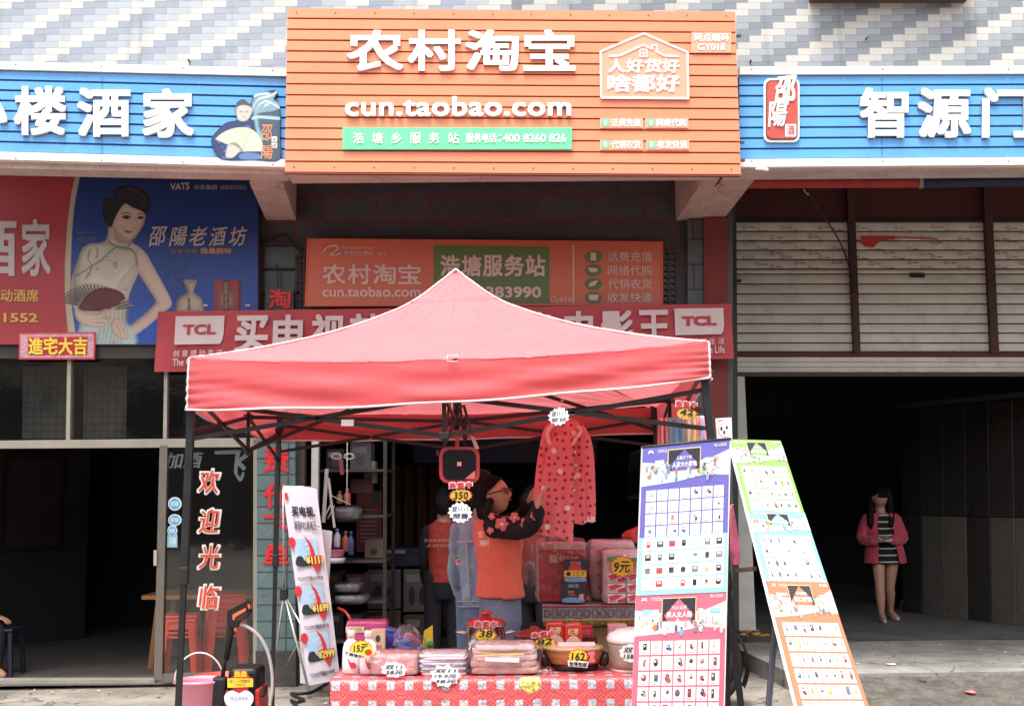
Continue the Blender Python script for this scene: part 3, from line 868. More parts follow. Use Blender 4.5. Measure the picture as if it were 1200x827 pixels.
# ================================================================== BLUE SIGNS
blue = M('559ad6', .27, .10, 2.0, .08, 4, dirt=.12); trim = M('ebe6e2', .5, .05, 6, dirt=.25); gapc = M('123a6a', .5)
SL = PL(335, 190, 8.52, 6.2)
def blue_sign(SLp, xq, label, yt0, yt1, yb0, yb1):
    s = thing('shop_sign', label, 'sign', SLp.hit((xq[0] + xq[1]) / 2, 190))
    x0, x1 = xq
    b = MB(); q = SLp.quad((x0, yt0 + 8), (x1, yt1 + 8), (x1, yb1 - 9), (x0, yb0 - 9))
    siding(b, q, 8, blue, .012, .010); b.slab(q.off(-.013), -.1, 0, gapc); b.build('panel', s)
    b = MB()
    b.slab(SLp.quad((x0, yt0 - 1), (x1, yt1 - 1), (x1, yt1 + 8), (x0, yt0 + 8)), -.1, .03, trim)
    b.slab(SLp.quad((x0, yb0 - 9), (x1, yb1 - 9), (x1, yb1), (x0, yb0)), -.1, .03, trim)
    b.build('edge_trim', s)
    return s
s1 = blue_sign(SL, (-160, 336), 'blue ribbed signboard with white characters and a fan lady cut-out, left of the orange sign', 71, 83, 184, 197)
b = MB()
e2 = M('cfc9c4', .5)
for ch, x0, x1, y in (('农', -130, -70, 100), ('小', -56, 10, 101), ('楼', 18, 79, 103), ('酒', 92, 154, 105), ('家', 168, 228, 106)):
    b = MB(); st(SL, x0, y, x1, y + 57, ch, white, .022, .032, 10, mat2=e2); b.build('raised_character', s1)
Z4 = lambda pts: [(240 + x / 6.9, 90 + y / 6.9) for x, y in pts]
b = MB(); n = .03
dbl = M('2d3d66', .5, .6, 22); wht = M('e6ece4', .5, .06)
b.polypx(SL, Z4([(55, 520), (110, 440), (180, 380), (260, 360), (250, 290), (265, 220), (320, 195), (370, 230), (400, 160), (480, 140), (560, 120), (595, 150), (560, 195), (610, 260), (612, 500), (605, 683), (400, 686), (155, 684), (90, 620)]), n, dbl, .0)
b.build('fan_lady_cutout', s1)
LY = []
def A4(pts, hx, edge=.25, wd=14, amp=.12, soft=3, op=1.0): LY.append((pts, hx, edge, wd, amp, soft, op))
A4([(55, 520), (110, 440), (180, 380), (260, 360), (250, 290), (265, 220), (320, 195), (370, 230), (400, 160), (480, 140), (560, 120), (595, 150), (560, 195), (610, 260), (612, 500), (605, 683), (400, 686), (155, 684), (90, 620)], '2f3c68', .2, 30, .1)
rd_ = random.Random(6)
for k_ in range(60):
    x, y = rd_.uniform(80, 420), rd_.uniform(375, 670); r1 = rd_.uniform(8, 26)
    if y > 620 - x * .75: A4([(x - r1, y), (x, y - r1 * .5), (x + r1, y + 4), (x, y + r1 * .6)], rd_.choice(['1e2748', '4a5c92', '26305a', '6a7fae', '323f70']), .1, 8, .1, 9, .6)
A4([(392, 290), (470, 262), (606, 275), (608, 480), (606, 684), (450, 686), (425, 560), (396, 440)], '46596c', .5, 60, .35)
A4([(395, 300), (425, 300), (440, 420), (470, 500), (455, 610), (425, 480)], '8fc2d0', 0, 10, 0, 20, .7)
A4([(385, 340), (440, 326), (606, 338), (606, 362), (440, 350), (388, 362)], 'a9cdd4', .2, 8, .2, 5, .9)
A4([(380, 240), (400, 180), (440, 145), (500, 140), (560, 150), (610, 255), (560, 290), (480, 300), (400, 310)], '7fa3b0', .3, 24, .3, 5)
for l in ([(380, 290), (400, 240), (440, 190), (520, 170), (580, 140)], [(420, 290), (440, 240), (490, 210), (540, 225), (606, 262)], [(400, 170), (450, 150), (520, 150)], [(470, 290), (480, 250), (520, 230)]):
    pp2 = [(p[0], p[1] - 11) for p in l] + [(p[0], p[1] + 11) for p in reversed(l)]; A4(pp2, 'c8dede', .5, 12, .4, 4)
A4([(252, 300), (262, 240), (320, 222), (382, 250), (382, 310), (342, 367), (290, 372), (258, 345)], 'bcbcb2', .35, 24, .2)
A4([(258, 262), (276, 214), (320, 195), (367, 214), (388, 266), (364, 252), (320, 242), (285, 248)], '4a4f5a', .3, 16, .4, 4)
for cx in (296, 344): A4([(cx - 16, 296), (cx, 290), (cx + 16, 296), (cx, 303)], '6a6a6c', 0, 4, 0, 5, .7)
A4([(304, 340), (320, 336), (338, 340), (320, 347)], 'b08a80', 0, 4, 0, 4, .8); A4([(318, 300), (326, 322), (314, 326)], 'b9b9ae', 0, 4, 0, 5, .7)
fan = [(315, 615)] + [(315 + 262 * cos(radians(a)) * (1.0 if a > 90 else .62), 615 - 195 * sin(radians(a))) for a in range(150, -4, -6)]
A4(fan, 'c6cbba', .12, 14, .1, 3, -1)
for a in range(146, 4, -10):
    kx = 1.0 if a > 90 else .62; e_ = (315 + 255 * cos(radians(a)) * kx, 615 - 190 * sin(radians(a))); A4([(313, 612), (e_[0] - 5, e_[1]), (e_[0] + 5, e_[1] + 3), (317, 616)], '9cc09c' if a > 60 else 'c4d4b8', 0, 4, 0, 5, -.8)
A4([(200, 555), (260, 548), (312, 610), (280, 622), (220, 600)], '8d8a76', .3, 10, .2); A4([(170, 655), (190, 560), (240, 562), (292, 602), (270, 632), (225, 667)], 'bcbdb4', .4, 16, .2)
A4([(280, 640), (350, 620), (450, 640), (440, 678), (300, 680)], '5f82b0', .3, 16, .3, 6, .9)
print_sheet(SL, Z4, 40, 110, 640, 700, 3.0, LY, .033, 'cutout_print', s1, True)
b = MB(); n = .034
ot = M('d9966a', .5)
b.text(SL.quad(*Z4([(462, 398), (552, 398), (552, 540), (462, 528)])), '邵', n, ot, 0, bold(.012, 4), shear=.1)
b.text(SL.quad(*Z4([(456, 570), (556, 565), (556, 676), (456, 676)])), '陽', n, ot, 0, bold(.012, 4), shear=.15)
for y in (495, 545):
    q = SL.quad(*Z4([(543, y), (588, y), (588, y + 42), (543, y + 42)])); b.face(q, n, wht); b.text(q.sub(.2, .2, .8, .8), '老' if y < 520 else '酒', n + .002, dbl)
b.build('cutout_lettering', s1)


SRt = PL(1030, 190, 8.52, -.6)
s2 = blue_sign(SRt, (866, 1500), 'blue ribbed signboard with white characters and red oblong badge, right of the orange sign', 81, 79, 197, 192)
b = MB()
for ch, x0, x1 in (('智', 1006, 1063), ('源', 1074, 1136), ('门', 1149, 1206), ('业', 1219, 1279)):
    b = MB(); st(SRt, x0, 105, x1, 163, ch, white, .022, .032, 10, mat2=e2); b.build('raised_character', s2)
b = MB()
def rrect(x0, y0, x1, y1, r):
    out = []
    for cx, cy, a0 in ((x1 - r, y0 + r, -90), (x1 - r, y1 - r, 0), (x0 + r, y1 - r, 90), (x0 + r, y0 + r, 180)):
        out += [(cx + r * cos(radians(a0 + a)), cy + r * sin(radians(a0 + a))) for a in (0, 30, 60, 90)]
    return out
b.polypx(SRt, rrect(894, 93.5, 936, 168, 7), .03, M('cfd6cf', .5), 0, smooth=False)
b.polypx(SRt, rrect(896.5, 96, 933.5, 165.5, 6), .034, M('6a3836', .5), .03, smooth=False)
b.polypx(SRt, rrect(898, 97.5, 933, 164, 5.5), .037, M('bf4a42', .5, .12, 12), .03, smooth=False)
b.text(SRt.quad((908, 93), (932, 90), (932, 127), (906, 122)), '邵', .038, white, .006, bold(.03, 6), shear=.1)
b.text(SRt.quad((897, 122), (922, 121), (920, 150), (899, 151)), '陽', .038, white, .006, bold(.02, 6), shear=.15)
q = SRt.rect(919, 147.5, 931.5, 162); b.slab(q, .037, .039, white); b.text(q.sub(.14, .12, .86, .88), '酒', .04, M('bf4a42', .5), 0, bold(.015, 4))
b.build('red_badge', s2)
# a scrap of torn plastic film hanging off the right sign's trim
b = MB(); pf = film('scrap_film', (.95, .95, .95), .4)
c0 = SRt.hit(893, 200, .04); b.pillow(c0, (.1, .03, .03), M('e8e6e6', .3), 2, .02, 30)
tag(b.build('plastic_scrap'), 'crumpled white plastic scrap on the lower edge of the right blue sign', 'scrap')

# ================================================================== LEFT ADVERTISEMENT
ad = thing('advertising_board', 'large red and blue advertising board with a lady holding a fan, above left shop door', 'billboard', LP.hit(20, 404))
AD = PL(300, 600, 9.66, 5.0)
b = MB()
Z3 = lambda pts: [(60 + x / 3.94, 200 + y / 3.94) for x, y in pts]
b.slab(AD.rect(-260, 200, 303, 404.5), -.06, 0, M('232a44', .5))
dblue = M('1a3570', .42, .12, 2)
b.face(AD.rect(70, 200, 302, 403.5), .003, dblue)
b.polypx(AD, [(-258, 200), (90, 200), (84, 225), (79, 260), (76, 310), (76, 350), (81, 403.5), (-258, 403.5)], .0085, M('9a2f36', .45, .1, 2), smooth=False)
b.build('board', ad)
def bgf(X, Y_, col):
    t = np.clip(Y_ / 800, 0, 1)[:, :, None]; a, c = np.array(lin('16295c')), np.array(lin('23489c')); col = a * (1 - t) + c * t
    for cx, cy, r, k in ((560, 470, 130, .45), (500, 600, 120, .35), (600, 560, 90, .4), (430, 700, 90, -.5)):
        d = np.hypot(X - cx, (Y_ - cy) * 1.1); sw = .5 + .5 * np.sin(np.arctan2(Y_ - cy, X - cx) * 5 + d * .05); m = np.clip(1 - d / r, 0, 1) * sw; col = col * (1 - k * m[:, :, None])
    return col
SK, SKD, DR, HRX = 'b9a294', '8a7064', 'b0a698', '1d171a'
LY = [bgf]
A = lambda pts, hx, edge=.25, wd=14, amp=.12, soft=2.5, op=1.0: LY.append((pts, hx, edge, wd, amp, soft, op))
A([(118, -20), (140, -20), (105, 180), (92, 400), (92, 600), (115, 830), (30, 830), (30, -20)], 'ab9c86', .1, 10, .1)
# far arm, near arm, hands
A([(150, 355), (112, 440), (90, 520), (87, 590), (112, 650), (170, 700), (205, 690), (150, 620), (138, 540), (170, 440)], SK, .4, 22, .25)
A([(382, 350), (412, 362), (440, 392), (472, 450), (522, 540), (552, 602), (549, 630), (520, 655), (430, 730), (356, 776), (318, 768), (345, 730), (430, 662), (472, 618), (478, 600), (440, 540), (400, 480), (365, 440)], SK, .42, 26, .28)
# neck, chest showing above the dress
A([(272, 240), (350, 300), (366, 330), (392, 352), (400, 380), (340, 372), (290, 362), (220, 350), (200, 345), (252, 322)], SK, .35, 26, .2)
A([(288, 290), (330, 318), (372, 322), (360, 345), (322, 344), (296, 328)], SKD, .1, 12, 0, 16, .75)
# dress
A([(252, 330), (300, 352), (352, 356), (392, 378), (396, 430), (402, 470), (364, 560), (345, 640), (344, 720), (384, 808), (250, 809), (126, 809), (126, 730), (130, 660), (110, 600), (102, 500), (122, 420), (165, 346), (215, 338)], DR, .45, 42, .25)
A([(150, 360), (205, 345), (250, 352), (225, 420), (170, 440), (130, 430)], 'bcaea0', .2, 20, .1, 14, .6)
A([(190, 470), (270, 500), (330, 440), (372, 470), (330, 545), (230, 560), (160, 540)], 'c4b9ab', .1, 30, .1, 24, .7)
A([(150, 700), (240, 690), (345, 700), (384, 808), (130, 809)], '9fb9bb', .2, 30, .15, 18, .75)
for k_ in range(7): A([(232 + k_ * 20, 570 + k_ * 6), (238 + k_ * 20, 570 + k_ * 6), (236 + k_ * 19, 690), (216 + k_ * 18, 805), (206 + k_ * 18, 805), (228 + k_ * 19, 680)], '80776c', 0, 4, 0, 7, .5)
for k_ in range(5): A([(380 - k_ * 6, 440 + k_ * 24), (386 - k_ * 6, 444 + k_ * 24), (330 - k_ * 14, 500 + k_ * 20), (326 - k_ * 14, 494 + k_ * 20)], '857a6e', 0, 4, 0, 7, .45)
rd_ = random.Random(12)
for k_ in range(60):
    x, y = rd_.uniform(120, 390), rd_.uniform(365, 800); lo = 116 if y < 640 else 134; hi = 390 if y < 480 else 345 if y < 720 else 372
    if lo < x < hi and not (500 < y < 690 and x < 340):
        r1 = rd_.uniform(5, 13); A([(x - r1, y), (x, y - r1 * .6), (x + r1, y + 2), (x + 2, y + r1 * .7)], rd_.choice(['7f8f86', '9a7468', '708a92', 'c8beb4', 'a07f74']), 0, 4, 0, 4, .7)
def stroke(pts, w_, hx, op=1.0):
    pp2 = smooth_line([V((p[0], p[1], 0)) for p in pts], 4); L_, R_2 = [], []
    for i_, p in enumerate(pp2):
        d_ = (pp2[min(i_ + 1, len(pp2) - 1)] - pp2[max(0, i_ - 1)]).normalized(); nn_ = V((-d_.y, d_.x, 0)) * w_ / 2; L_.append((p.x + nn_.x, p.y + nn_.y)); R_2.append((p.x - nn_.x, p.y - nn_.y))
    A(L_[::3] + R_2[::-3], hx, 0, 3, 0, 2.2, op)
for l in ([(262, 322), (290, 348), (345, 356), (366, 338)], [(300, 352), (258, 392), (176, 452), (112, 490)], [(300, 352), (340, 366), (378, 374), (396, 440)], [(180, 370), (168, 420), (190, 440), (160, 500)], [(205, 350), (215, 390), (200, 410)]): stroke(l, 6, '4f6862', .85)
for l in ([(205, 440), (240, 415), (280, 425), (300, 450)], [(230, 430), (250, 400), (276, 410)], [(290, 420), (306, 440), (280, 460)]): stroke(l, 6, '96705c', .6)
# head
A([(276, 262), (280, 215), (300, 178), (340, 150), (400, 176), (430, 205), (425, 248), (404, 286), (380, 315), (352, 324), (312, 304)], 'c2ab9d', .38, 30, .22)
A([(378, 318), (404, 286), (426, 246), (429, 215), (412, 252), (392, 288), (366, 312)], SKD, 0, 10, 0, 12, .55)
A([(288, 262), (300, 290), (340, 318), (312, 304)], SKD, 0, 10, 0, 10, .5)
A([(312, 252), (344, 262), (340, 284), (316, 276)], 'c08f80', 0, 10, 0, 18, .45); A([(400, 252), (416, 246), (410, 268), (398, 272)], 'c08f80', 0, 8, 0, 12, .45)
A([(268, 234), (282, 226), (288, 250), (280, 264), (270, 254)], SK, .3, 8, .1)
A([(324, 219), (344, 211), (366, 222), (346, 228)], '4a3c3a', 0, 4, 0, 6, .8); A([(336, 215), (352, 215), (352, 225), (338, 225)], '120e10', 0, 4, 0, 3); stroke([(322, 220), (344, 210), (368, 221)], 4.5, '181214')
A([(394, 222), (412, 215), (426, 223), (410, 229)], '4a3c3a', 0, 4, 0, 6, .8); A([(402, 217), (416, 217), (416, 226), (404, 226)], '120e10', 0, 4, 0, 3); stroke([(393, 222), (411, 214), (427, 222)], 4.5, '181214')
stroke([(318, 206), (342, 196), (368, 206)], 5, '3a2c2a', .85); stroke([(394, 207), (412, 201), (428, 209)], 5, '3a2c2a', .85)
stroke([(384, 215), (392, 240), (397, 260)], 5, '9a8074', .6); A([(372, 262), (386, 268), (398, 262), (388, 274), (376, 272)], '8a6a60', 0, 4, 0, 6, .7)
A([(334, 281), (352, 280), (362, 283), (380, 280), (366, 292), (348, 292)], '9c4a48', .1, 4, .1, 3); stroke([(336, 282), (360, 286), (380, 281)], 2.4, '5a2628', .8)
# hair
A([(290, 92), (345, 67), (405, 80), (446, 112), (460, 155), (444, 196), (424, 196), (408, 186), (370, 172), (342, 155), (322, 172), (302, 205), (288, 235), (276, 264), (254, 254), (240, 222), (236, 185), (240, 145), (262, 126), (282, 124)], HRX, .2, 20, .5)
for l in ([(300, 110), (350, 90), (400, 104), (440, 150)], [(310, 130), (350, 110), (390, 124), (430, 170)], [(248, 160), (262, 145), (274, 170)], [(340, 85), (380, 90), (420, 118)]): stroke(l, 9, '4a3a3c', .45)
# fan
fo = [(215, 650)] + [(215 + 172 * cos(radians(a)), 650 - 132 * sin(radians(a)) + 0.16 * (172 * cos(radians(a)) + 60)) for a in range(168, 18, -8)]
A(fo, '8d8078', .15, 14, .1, 2.5, .55)
for a in range(168, 18, -6):
    kk = 0.16 * (172 * cos(radians(a)) + 60); stroke([(215 + 90 * cos(radians(a)), 650 - 70 * sin(radians(a)) + kk * .6), (215 + 172 * cos(radians(a)), 650 - 131 * sin(radians(a)) + kk)], 6, '261c1e', .9)
A([(128, 640), (160, 582), (220, 546), (292, 550), (338, 588), (270, 640), (200, 652)], '5a2028', .3, 24, .2)
for a in range(150, 30, -12): stroke([(215, 648), (215 + 105 * cos(radians(a)), 650 - 92 * sin(radians(a)) + .1 * (105 * cos(radians(a)) + 60))], 2.5, '33131a', .6)
# hands with fingers
A([(108, 640), (160, 655), (215, 656), (250, 640), (262, 652), (240, 672), (272, 684), (262, 700), (236, 724), (170, 722), (118, 690)], SK, .4, 18, .2)
for l in ([(190, 668), (225, 664), (258, 645)], [(200, 684), (235, 684), (268, 690)], [(195, 702), (230, 704), (256, 704)]): stroke(l, 3, '7a6258', .8)
A([(275, 700), (300, 684), (322, 690), (350, 735), (354, 776), (312, 774), (280, 742)], SK, .4, 16, .2)
for l in ([(290, 705), (312, 735), (322, 765)], [(306, 698), (330, 730), (340, 765)]): stroke(l, 3, '7a6258', .8)
# bottle and gift box
A([(613, 510), (664, 510), (660, 545), (656, 565), (690, 592), (697, 625), (692, 660), (580, 660), (572, 622), (584, 590), (622, 564), (618, 545)], 'a8998a', .6, 40, .3)
A([(612, 508), (666, 508), (664, 524), (614, 524)], '8a7a68', .3, 8, .2)
A([(750, 508), (862, 508), (862, 660), (750, 660)], '8a2c36', .15, 20, .1, 2, -1); A([(862, 508), (878, 514), (878, 660), (862, 660)], '561a22', 0, 5, 0, 2, -1)
A([(792, 508), (822, 508), (822, 660), (792, 660)], '38222a', 0, 5, 0, 2, -1); A([(765, 600), (778, 560), (807, 545), (838, 560), (850, 600), (838, 645), (807, 660), (778, 645)], '7a544a', .3, 18, .1, 3, .8); A([(780, 600), (790, 575), (807, 566), (826, 576), (834, 600), (826, 628), (807, 638), (790, 628)], '9a7a66', .3, 12, .1, 3, .6); A([(794, 512), (820, 512), (820, 658), (794, 658)], '38222a', 0, 5, 0, 2, -.9)
print_sheet(AD, Z3, 40, 0, 953, 801, 2.3, LY, .006, 'printed_photograph', ad)
n = .009; b = MB()
hairp = M('231c1f', .5)
b.text(AD.quad(*Z3([(628, 585), (644, 585), (644, 645), (628, 645)])), '老\n酒', n, hairp); b.text(AD.quad(*Z3([(798, 516), (818, 516), (818, 640), (798, 640)])), '邵\n陽\n老\n酒', n, M('a8927a', .5))
b.build('printed_labels', ad)
b = MB(); pale = M('b3a8a6', .5, .03)
def tq(quad, s, mat, bd=.01, shear=0, nb=5): b.text(AD.quad(*Z3(quad)), s, n + .006, mat, 0, bold(bd, nb) if bd else BOLD0, 3, shear)
for i, ch in enumerate('邵陽老酒坊'):
    x = 455 + i * 92; tq([(x, 262 + (i % 2) * 6), (x + 84, 258), (x + 82, 345), (x - 2, 352)], ch, pale, .012, .22)
tq([(552, 62), (640, 56), (640, 90), (552, 92)], 'VATS', pale, .03); tq([(660, 68), (765, 68), (765, 90), (660, 90)], '华泽集团', pale, .0); tq([(782, 68), (905, 68), (905, 90), (782, 90)], '湖南邵阳酒业', M('9a93a0', .5), 0)
tq([(552, 362), (678, 362), (678, 386), (552, 386)], '窖香浓郁', M('7a5f58', .5), .01); tq([(690, 358), (835, 358), (835, 386), (690, 386)], '我最韵味', M('b98a60', .5), .02)
tq([(120, 282), (215, 282), (215, 292), (120, 292)], '形象代言人', M('6a6f86', .5), 0); tq([(122, 308), (208, 304), (208, 332), (122, 336)], '陈明', M('5a6078', .5), 0, .3)
tq([(704, 618), (724, 618), (724, 628), (704, 628)], '—', pale, .02); tq([(898, 618), (920, 618), (920, 628), (898, 628)], '—', pale, .02)
gold = M('c79a4e', .5, .05)
for ch, x0, x1 in (('楼', -95, -48), ('酒', -40, 20), ('家', 26, 60)):
    b.text(AD.rect(x0, 257, x1, 324), ch, n + .004, pale, 0, bold(.025, 6), 3)
b.text(AD.rect(-80, 339, 46, 354), '红白喜事 流动酒席', n + .004, gold, 0, bold(.02, 5)); b.text(AD.rect(-130, 365, 45, 379), '电话: 13874261552', n + .004, gold, 0, bold(.03, 6))
b.build('lettering', ad)
# ---------------------------------------------------------------- small festive plate
SP = PL(66, 404, 9.5, 5)
q = SP.quad((22, 390), (112, 389), (111, 421), (22, 421))
b = MB(); b.slab(q, -.02, 0, M('c43a50', .5, .1)); b.face(q.sub(.02, .06, .98, .94), .002, M('c79aa0', .5, .35, 40)); b.face(q.sub(.12, .17, .9, .84), .004, M('b8203a', .4, .1))
b.text(q.sub(.13, .18, .9, .84), '進宅大吉', .006, M('f2d24a', .35), .002, bold(.03, 6))
tag(b.build('festive_plaque'), 'small red plaque with yellow lucky characters under the left advertising board', 'plaque')
# ---------------------------------------------------------------- TCL banner
TB = PL(500, 400, 9.55, -.3)
q = TB.quad((185, 365), (857, 356), (860, 420), (181, 436))
tb = thing('cloth_banner', 'long red cloth banner with white television slogan hanging behind the tent roof', 'banner', q.pt(.5, 1))
b = MB(); bred = M('a93a40', .6, .12, 2.5, .15, 30)
def bn(s, t): return q.pt(s, t, .018 * noise.noise(V((s * 14, t * 1.6, 2))) + .012 * noise.noise(V((s * 40, t * 4, 5))))
b.sheet(bn, 90, 10, bred); b.build('cloth', tb)
b = MB(); pk = M('c9b8b8', .6, .06)
def bpoly(pts, mat, n_): b.prism([q.pt(*p, n_ + .02) for p in pts], None, 0, q.n, mat)
def brr(s0, t0, s1, t1):
    return [(s0, t0), (s0, t1), (s1 - .006, t1), (s1 - .002, t1 - .06), (s1, t1 - .18), (s1, t0)]
bpoly(brr(.033, .09, .118, .56), pk, .002); bpoly(brr(.9, .08, .985, .56), pk, .002)
def bt(s0, t0, s1, t1, s, mat, bd=.03, nb=8): b.text(q.sub(s0, t0, s1, t1), s, .025, mat, 0, bold(bd, nb) if bd else BOLD0, 3)
bt(.047, .23, .104, .40, 'TCL', bred, .045); bt(.912, .22, .972, .40, 'TCL', bred, .07)
bt(.032, .65, .118, .76, '创 意 感 动 生 活', pk, .01, 4); bt(.032, .79, .118, .91, 'The Creative Life', pk, .01, 4)
bt(.898, .63, .984, .74, '创 意 感 动 生 活', pk, .01, 4); bt(.898, .77, .984, .9, 'The Creative Life', pk, .01, 4)
for i, ch in enumerate('买电视就选彩'):
    s = .137 + i * .0665; bt(s, .09, s + .058, .73, ch, pk, .035)
for i, ch in enumerate('色电影王'):
    s = .645 + i * .0635; bt(s, .10, s + .056, .70, ch, pk, .035)
b.build('lettering', tb)
# ---------------------------------------------------------------- second orange sign
S2 = PL(570, 320, 9.68, 2.5)
q2 = S2.quad((360, 279.5), (777, 283), (777, 358), (357, 359))
s3 = thing('shop_sign', 'flat orange signboard with green name panel on the wall under the overhang', 'sign', q2.pt(.5, 1))
b = MB(); o2 = M('bf6248', .45, .06, 2); b.slab(q2, -.06, 0, o2); b.ring(q2, [(0, 0), (1, 0), (1, 1), (0, 1)], .012, 0, .006, M('c9552c', .5)); b.build('panel', s3)
b = MB(); g2 = M('566f3c', .5, .06); pl2 = M('cdb2a8', .5, .03)
b.face(S2.quad((508, 287), (644, 289), (644, 355.5), (508, 354)), .003, g2)
def s2t(x0, y0, x1, y1, s, bd=.02, mat=None, nb=5): b.text(S2.rect(x0, y0, x1, y1), s, .006, mat or pl2, 0, bold(bd, nb) if bd else BOLD0, 3)
for i, ch in enumerate('浩塘服务站'): s2t(516 + i * 25, 299, 539 + i * 25, 324, ch, .03)
s2t(518, 336, 634, 349, '13272383990', .03)
for i, ch in enumerate('农村淘宝'): s2t(378 + i * 29.5, 310, 405 + i * 29.5, 333, ch, .018)
s2t(378, 336, 493, 348, 'cun.taobao.com', .02); s2t(400, 288.5, 437, 293, 'Alibaba Group', 0); s2t(404, 294, 437, 299, '阿里巴巴集团', 0.01); s2t(442, 295.5, 453, 299.5, '旗下', 0)
b.tube(smooth_line([S2.hit(x, y, .008) for x, y in ((379, 295), (384, 290), (392, 288), (397, 290.5), (392, 295), (387, 298), (394, 299), (400, 296))], 6), .008, pl2, 5)
b.slab(S2.rect(671.2, 287, 672.8, 356), .002, .006, pl2); s2t(645, 348, 670, 356, 'Gy018', 0)
for i, s in enumerate(('话费充值', '网络代购', '代销农货', '收发快递')):
    y = 293.5 + i * 16
    b.oval(S2.rect(685, y, 705.5, y + 14.5), .005, g2)
    s2t(712, y + 1.5, 764, y + 13, s, .01)
    ic = [lambda y: [(692, y + 2.5), (698.5, y + 2.5), (698.5, y + 12), (692, y + 12)], lambda y: [(688.5, y + 4), (701, y + 5), (699, y + 9.5), (691.5, y + 9.5)],
          lambda y: [(690, y + 11), (691, y + 6), (699, y + 3), (701, y + 3.5), (697, y + 9)], lambda y: [(689.5, y + 4), (701.5, y + 4), (700, y + 10.5), (691, y + 10.5)]][i](y)
    b.polypx(S2, ic, .008, pl2, smooth=False)
b.build('printed_layout', s3)
# ---------------------------------------------------------------- little red character hanging beside
b = MB(); PP = PL(328, 350, 9.72)
b.slab(PP.rect(311, 337, 344, 364), -.015, 0, M('3f4a48', .6, .2)); b.text(PP.rect(315, 339, 341, 362), '淘', .002, M('d0282c', .5), .01, bold(.03, 6)); b.tube([PP.hit(326, 337), PP.hit(325, 310)], .006, M('26406e', .5), 6)
tag(b.build('hanging_plate'), 'small dark plate with one red character hung at the barred window', 'plate')
# ---------------------------------------------------------------- rolled awning strip above the shutter
b = MB(); AW = PL(1000, 215, 9.2)
for x0, x1, hx, y0, y1 in ((862, 1078, '9c3236', 216, 217), (1079.5, 1420, '20264f', 215.5, 210)):
    q = AW.quad((x0, 206), (x1, 206), (x1, y1 + 3), (x0, y0 + 5))
    b.sheet(lambda s, t, q=q: q.pt(s, t, .03 * sin(pi * t) + .01 * noise.noise(V((s * 20, t * 3, x0)))), 60, 6, M(hx, .7, .2, 4, .2))
b.slab(AW.rect(1076.5, 206, 1080.5, 221), .0, .035, M('a89a86', .6))
tag(b.build('awning'), 'furled red and navy cloth awning tucked under the overhang above the shutter', 'awning')
b = MB()
b.tube(smooth_line([V((P(945, 224, 10.2))), P(960, 246, 10.6), P(985, 285, 10.9), P(1000, 330, 10.88), P(1002, 348, 10.86)], 6), .008, M('2c2624', .6), 6)
b.tube(smooth_line([P(998, 345, 10.86), P(1003, 345.5, 10.86), P(1003, 352, 10.86)], 4), .008, M('8a2a28', .6), 6)
b.tube([P(942, 222, 10.2), P(947, 228, 10.25)], .01, M('b8aa9c', .6), 6)
tag(b.build('pull_cord'), 'dark cord dangling diagonally across the roller shutter', 'cord')
b = MB(); b.tube(smooth_line([PM.hit(x, y, .03) for x, y in ((305, 285), (320, 281), (335, 276), (345, 288), (352, 296))], 6), .007, M('1d1a1a', .6), 6)
tag(b.build('wall_cable'), 'thin black cable strung above the barred window under the overhang', 'cable')

# screws and brackets that hold the sign panels
b = MB(); scm = M('6a5a50', .4, metal=.6)
for i in range(12):
    for t_ in (.03, .965): 
        q = QO.sub(.02 + i * .0872 - .0018, t_ - .005, .02 + i * .0872 + .0018, t_ + .005); b.oval(q, .0135, scm, 8, .0)
for y in (40, 165, 186): b.slab(SO.rect(864 + (y - 40) * .03, y, 869 + (y - 40) * .03, y + 2.5), -.03, -.005, M('4a4440', .6))
b.build('screw', sg)
for s_, pl_, xs_ in ((s1, SL, (20, 120, 215, 320)), (s2, SRt, (880, 1033, 1180))):
    b = MB()
    for x in xs_:
        for y in ((79, 81) if s_ is s1 else (83, 83), (188, 191) if s_ is s1 else (191, 190)):
            yy = y[0] + (y[1] - y[0]) * .5 + (x / 336 * 8 - 3 if s_ is s1 else 0); b.oval(pl_.rect(x - 1, yy - 1, x + 1, yy + 1), .032, scm, 8, .0)
    x = xs_[1]; b.slab(pl_.rect(x - .25, 92, x + .25, 184), .0125, .0135, gapc); b.build('screw', s_)

# ================================================================== RED TENT
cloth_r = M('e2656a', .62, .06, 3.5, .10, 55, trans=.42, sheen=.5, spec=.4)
cloth_lit = M('e88086', .6, .10, 2.2, .16, 38, trans=.40, sheen=.6, spec=.4, dirt=.10)  # paler copy of the valance cloth: stronger light on the roof painted in
FL, FR_, BL, BR_ = P(221, 421, 5.8), P(831, 402, 5.62), P(326, 485, 8.5), P(769, 477, 8.35)
PK = P(534, 316, 7.06)
tent = thing('folding_tent', 'red pop-up market tent with white piping on black folding frame', 'tent', V((0, 7, 0)))
gx = [0, .22, .44, .62, .81, .92, 1.0]; gy = [0, .12, .27, .43, .64, .85, 1.0]
def g_(t):
    for i in range(6):
        if t <= gx[i + 1]:
            k = (t - gx[i]) / (gx[i + 1] - gx[i]); return gy[i] + (gy[i + 1] - gy[i]) * k
    return 1
def gs(t): return (g_(max(0, t - .06)) + g_(max(0, t - .03)) + g_(t) + g_(min(1, t + .03)) + g_(min(1, t + .06))) / 5 if 0 < t < .97 else g_(t)
def hip(c, t):
    p = c.lerp(PK, t); p.z = c.z + (PK.z - c.z) * gs(t); return p
def edge_sag(a, b, s, sag):
    p = a.lerp(b, s); p.z -= sag * 4 * s * (1 - s); return p
b = MB()
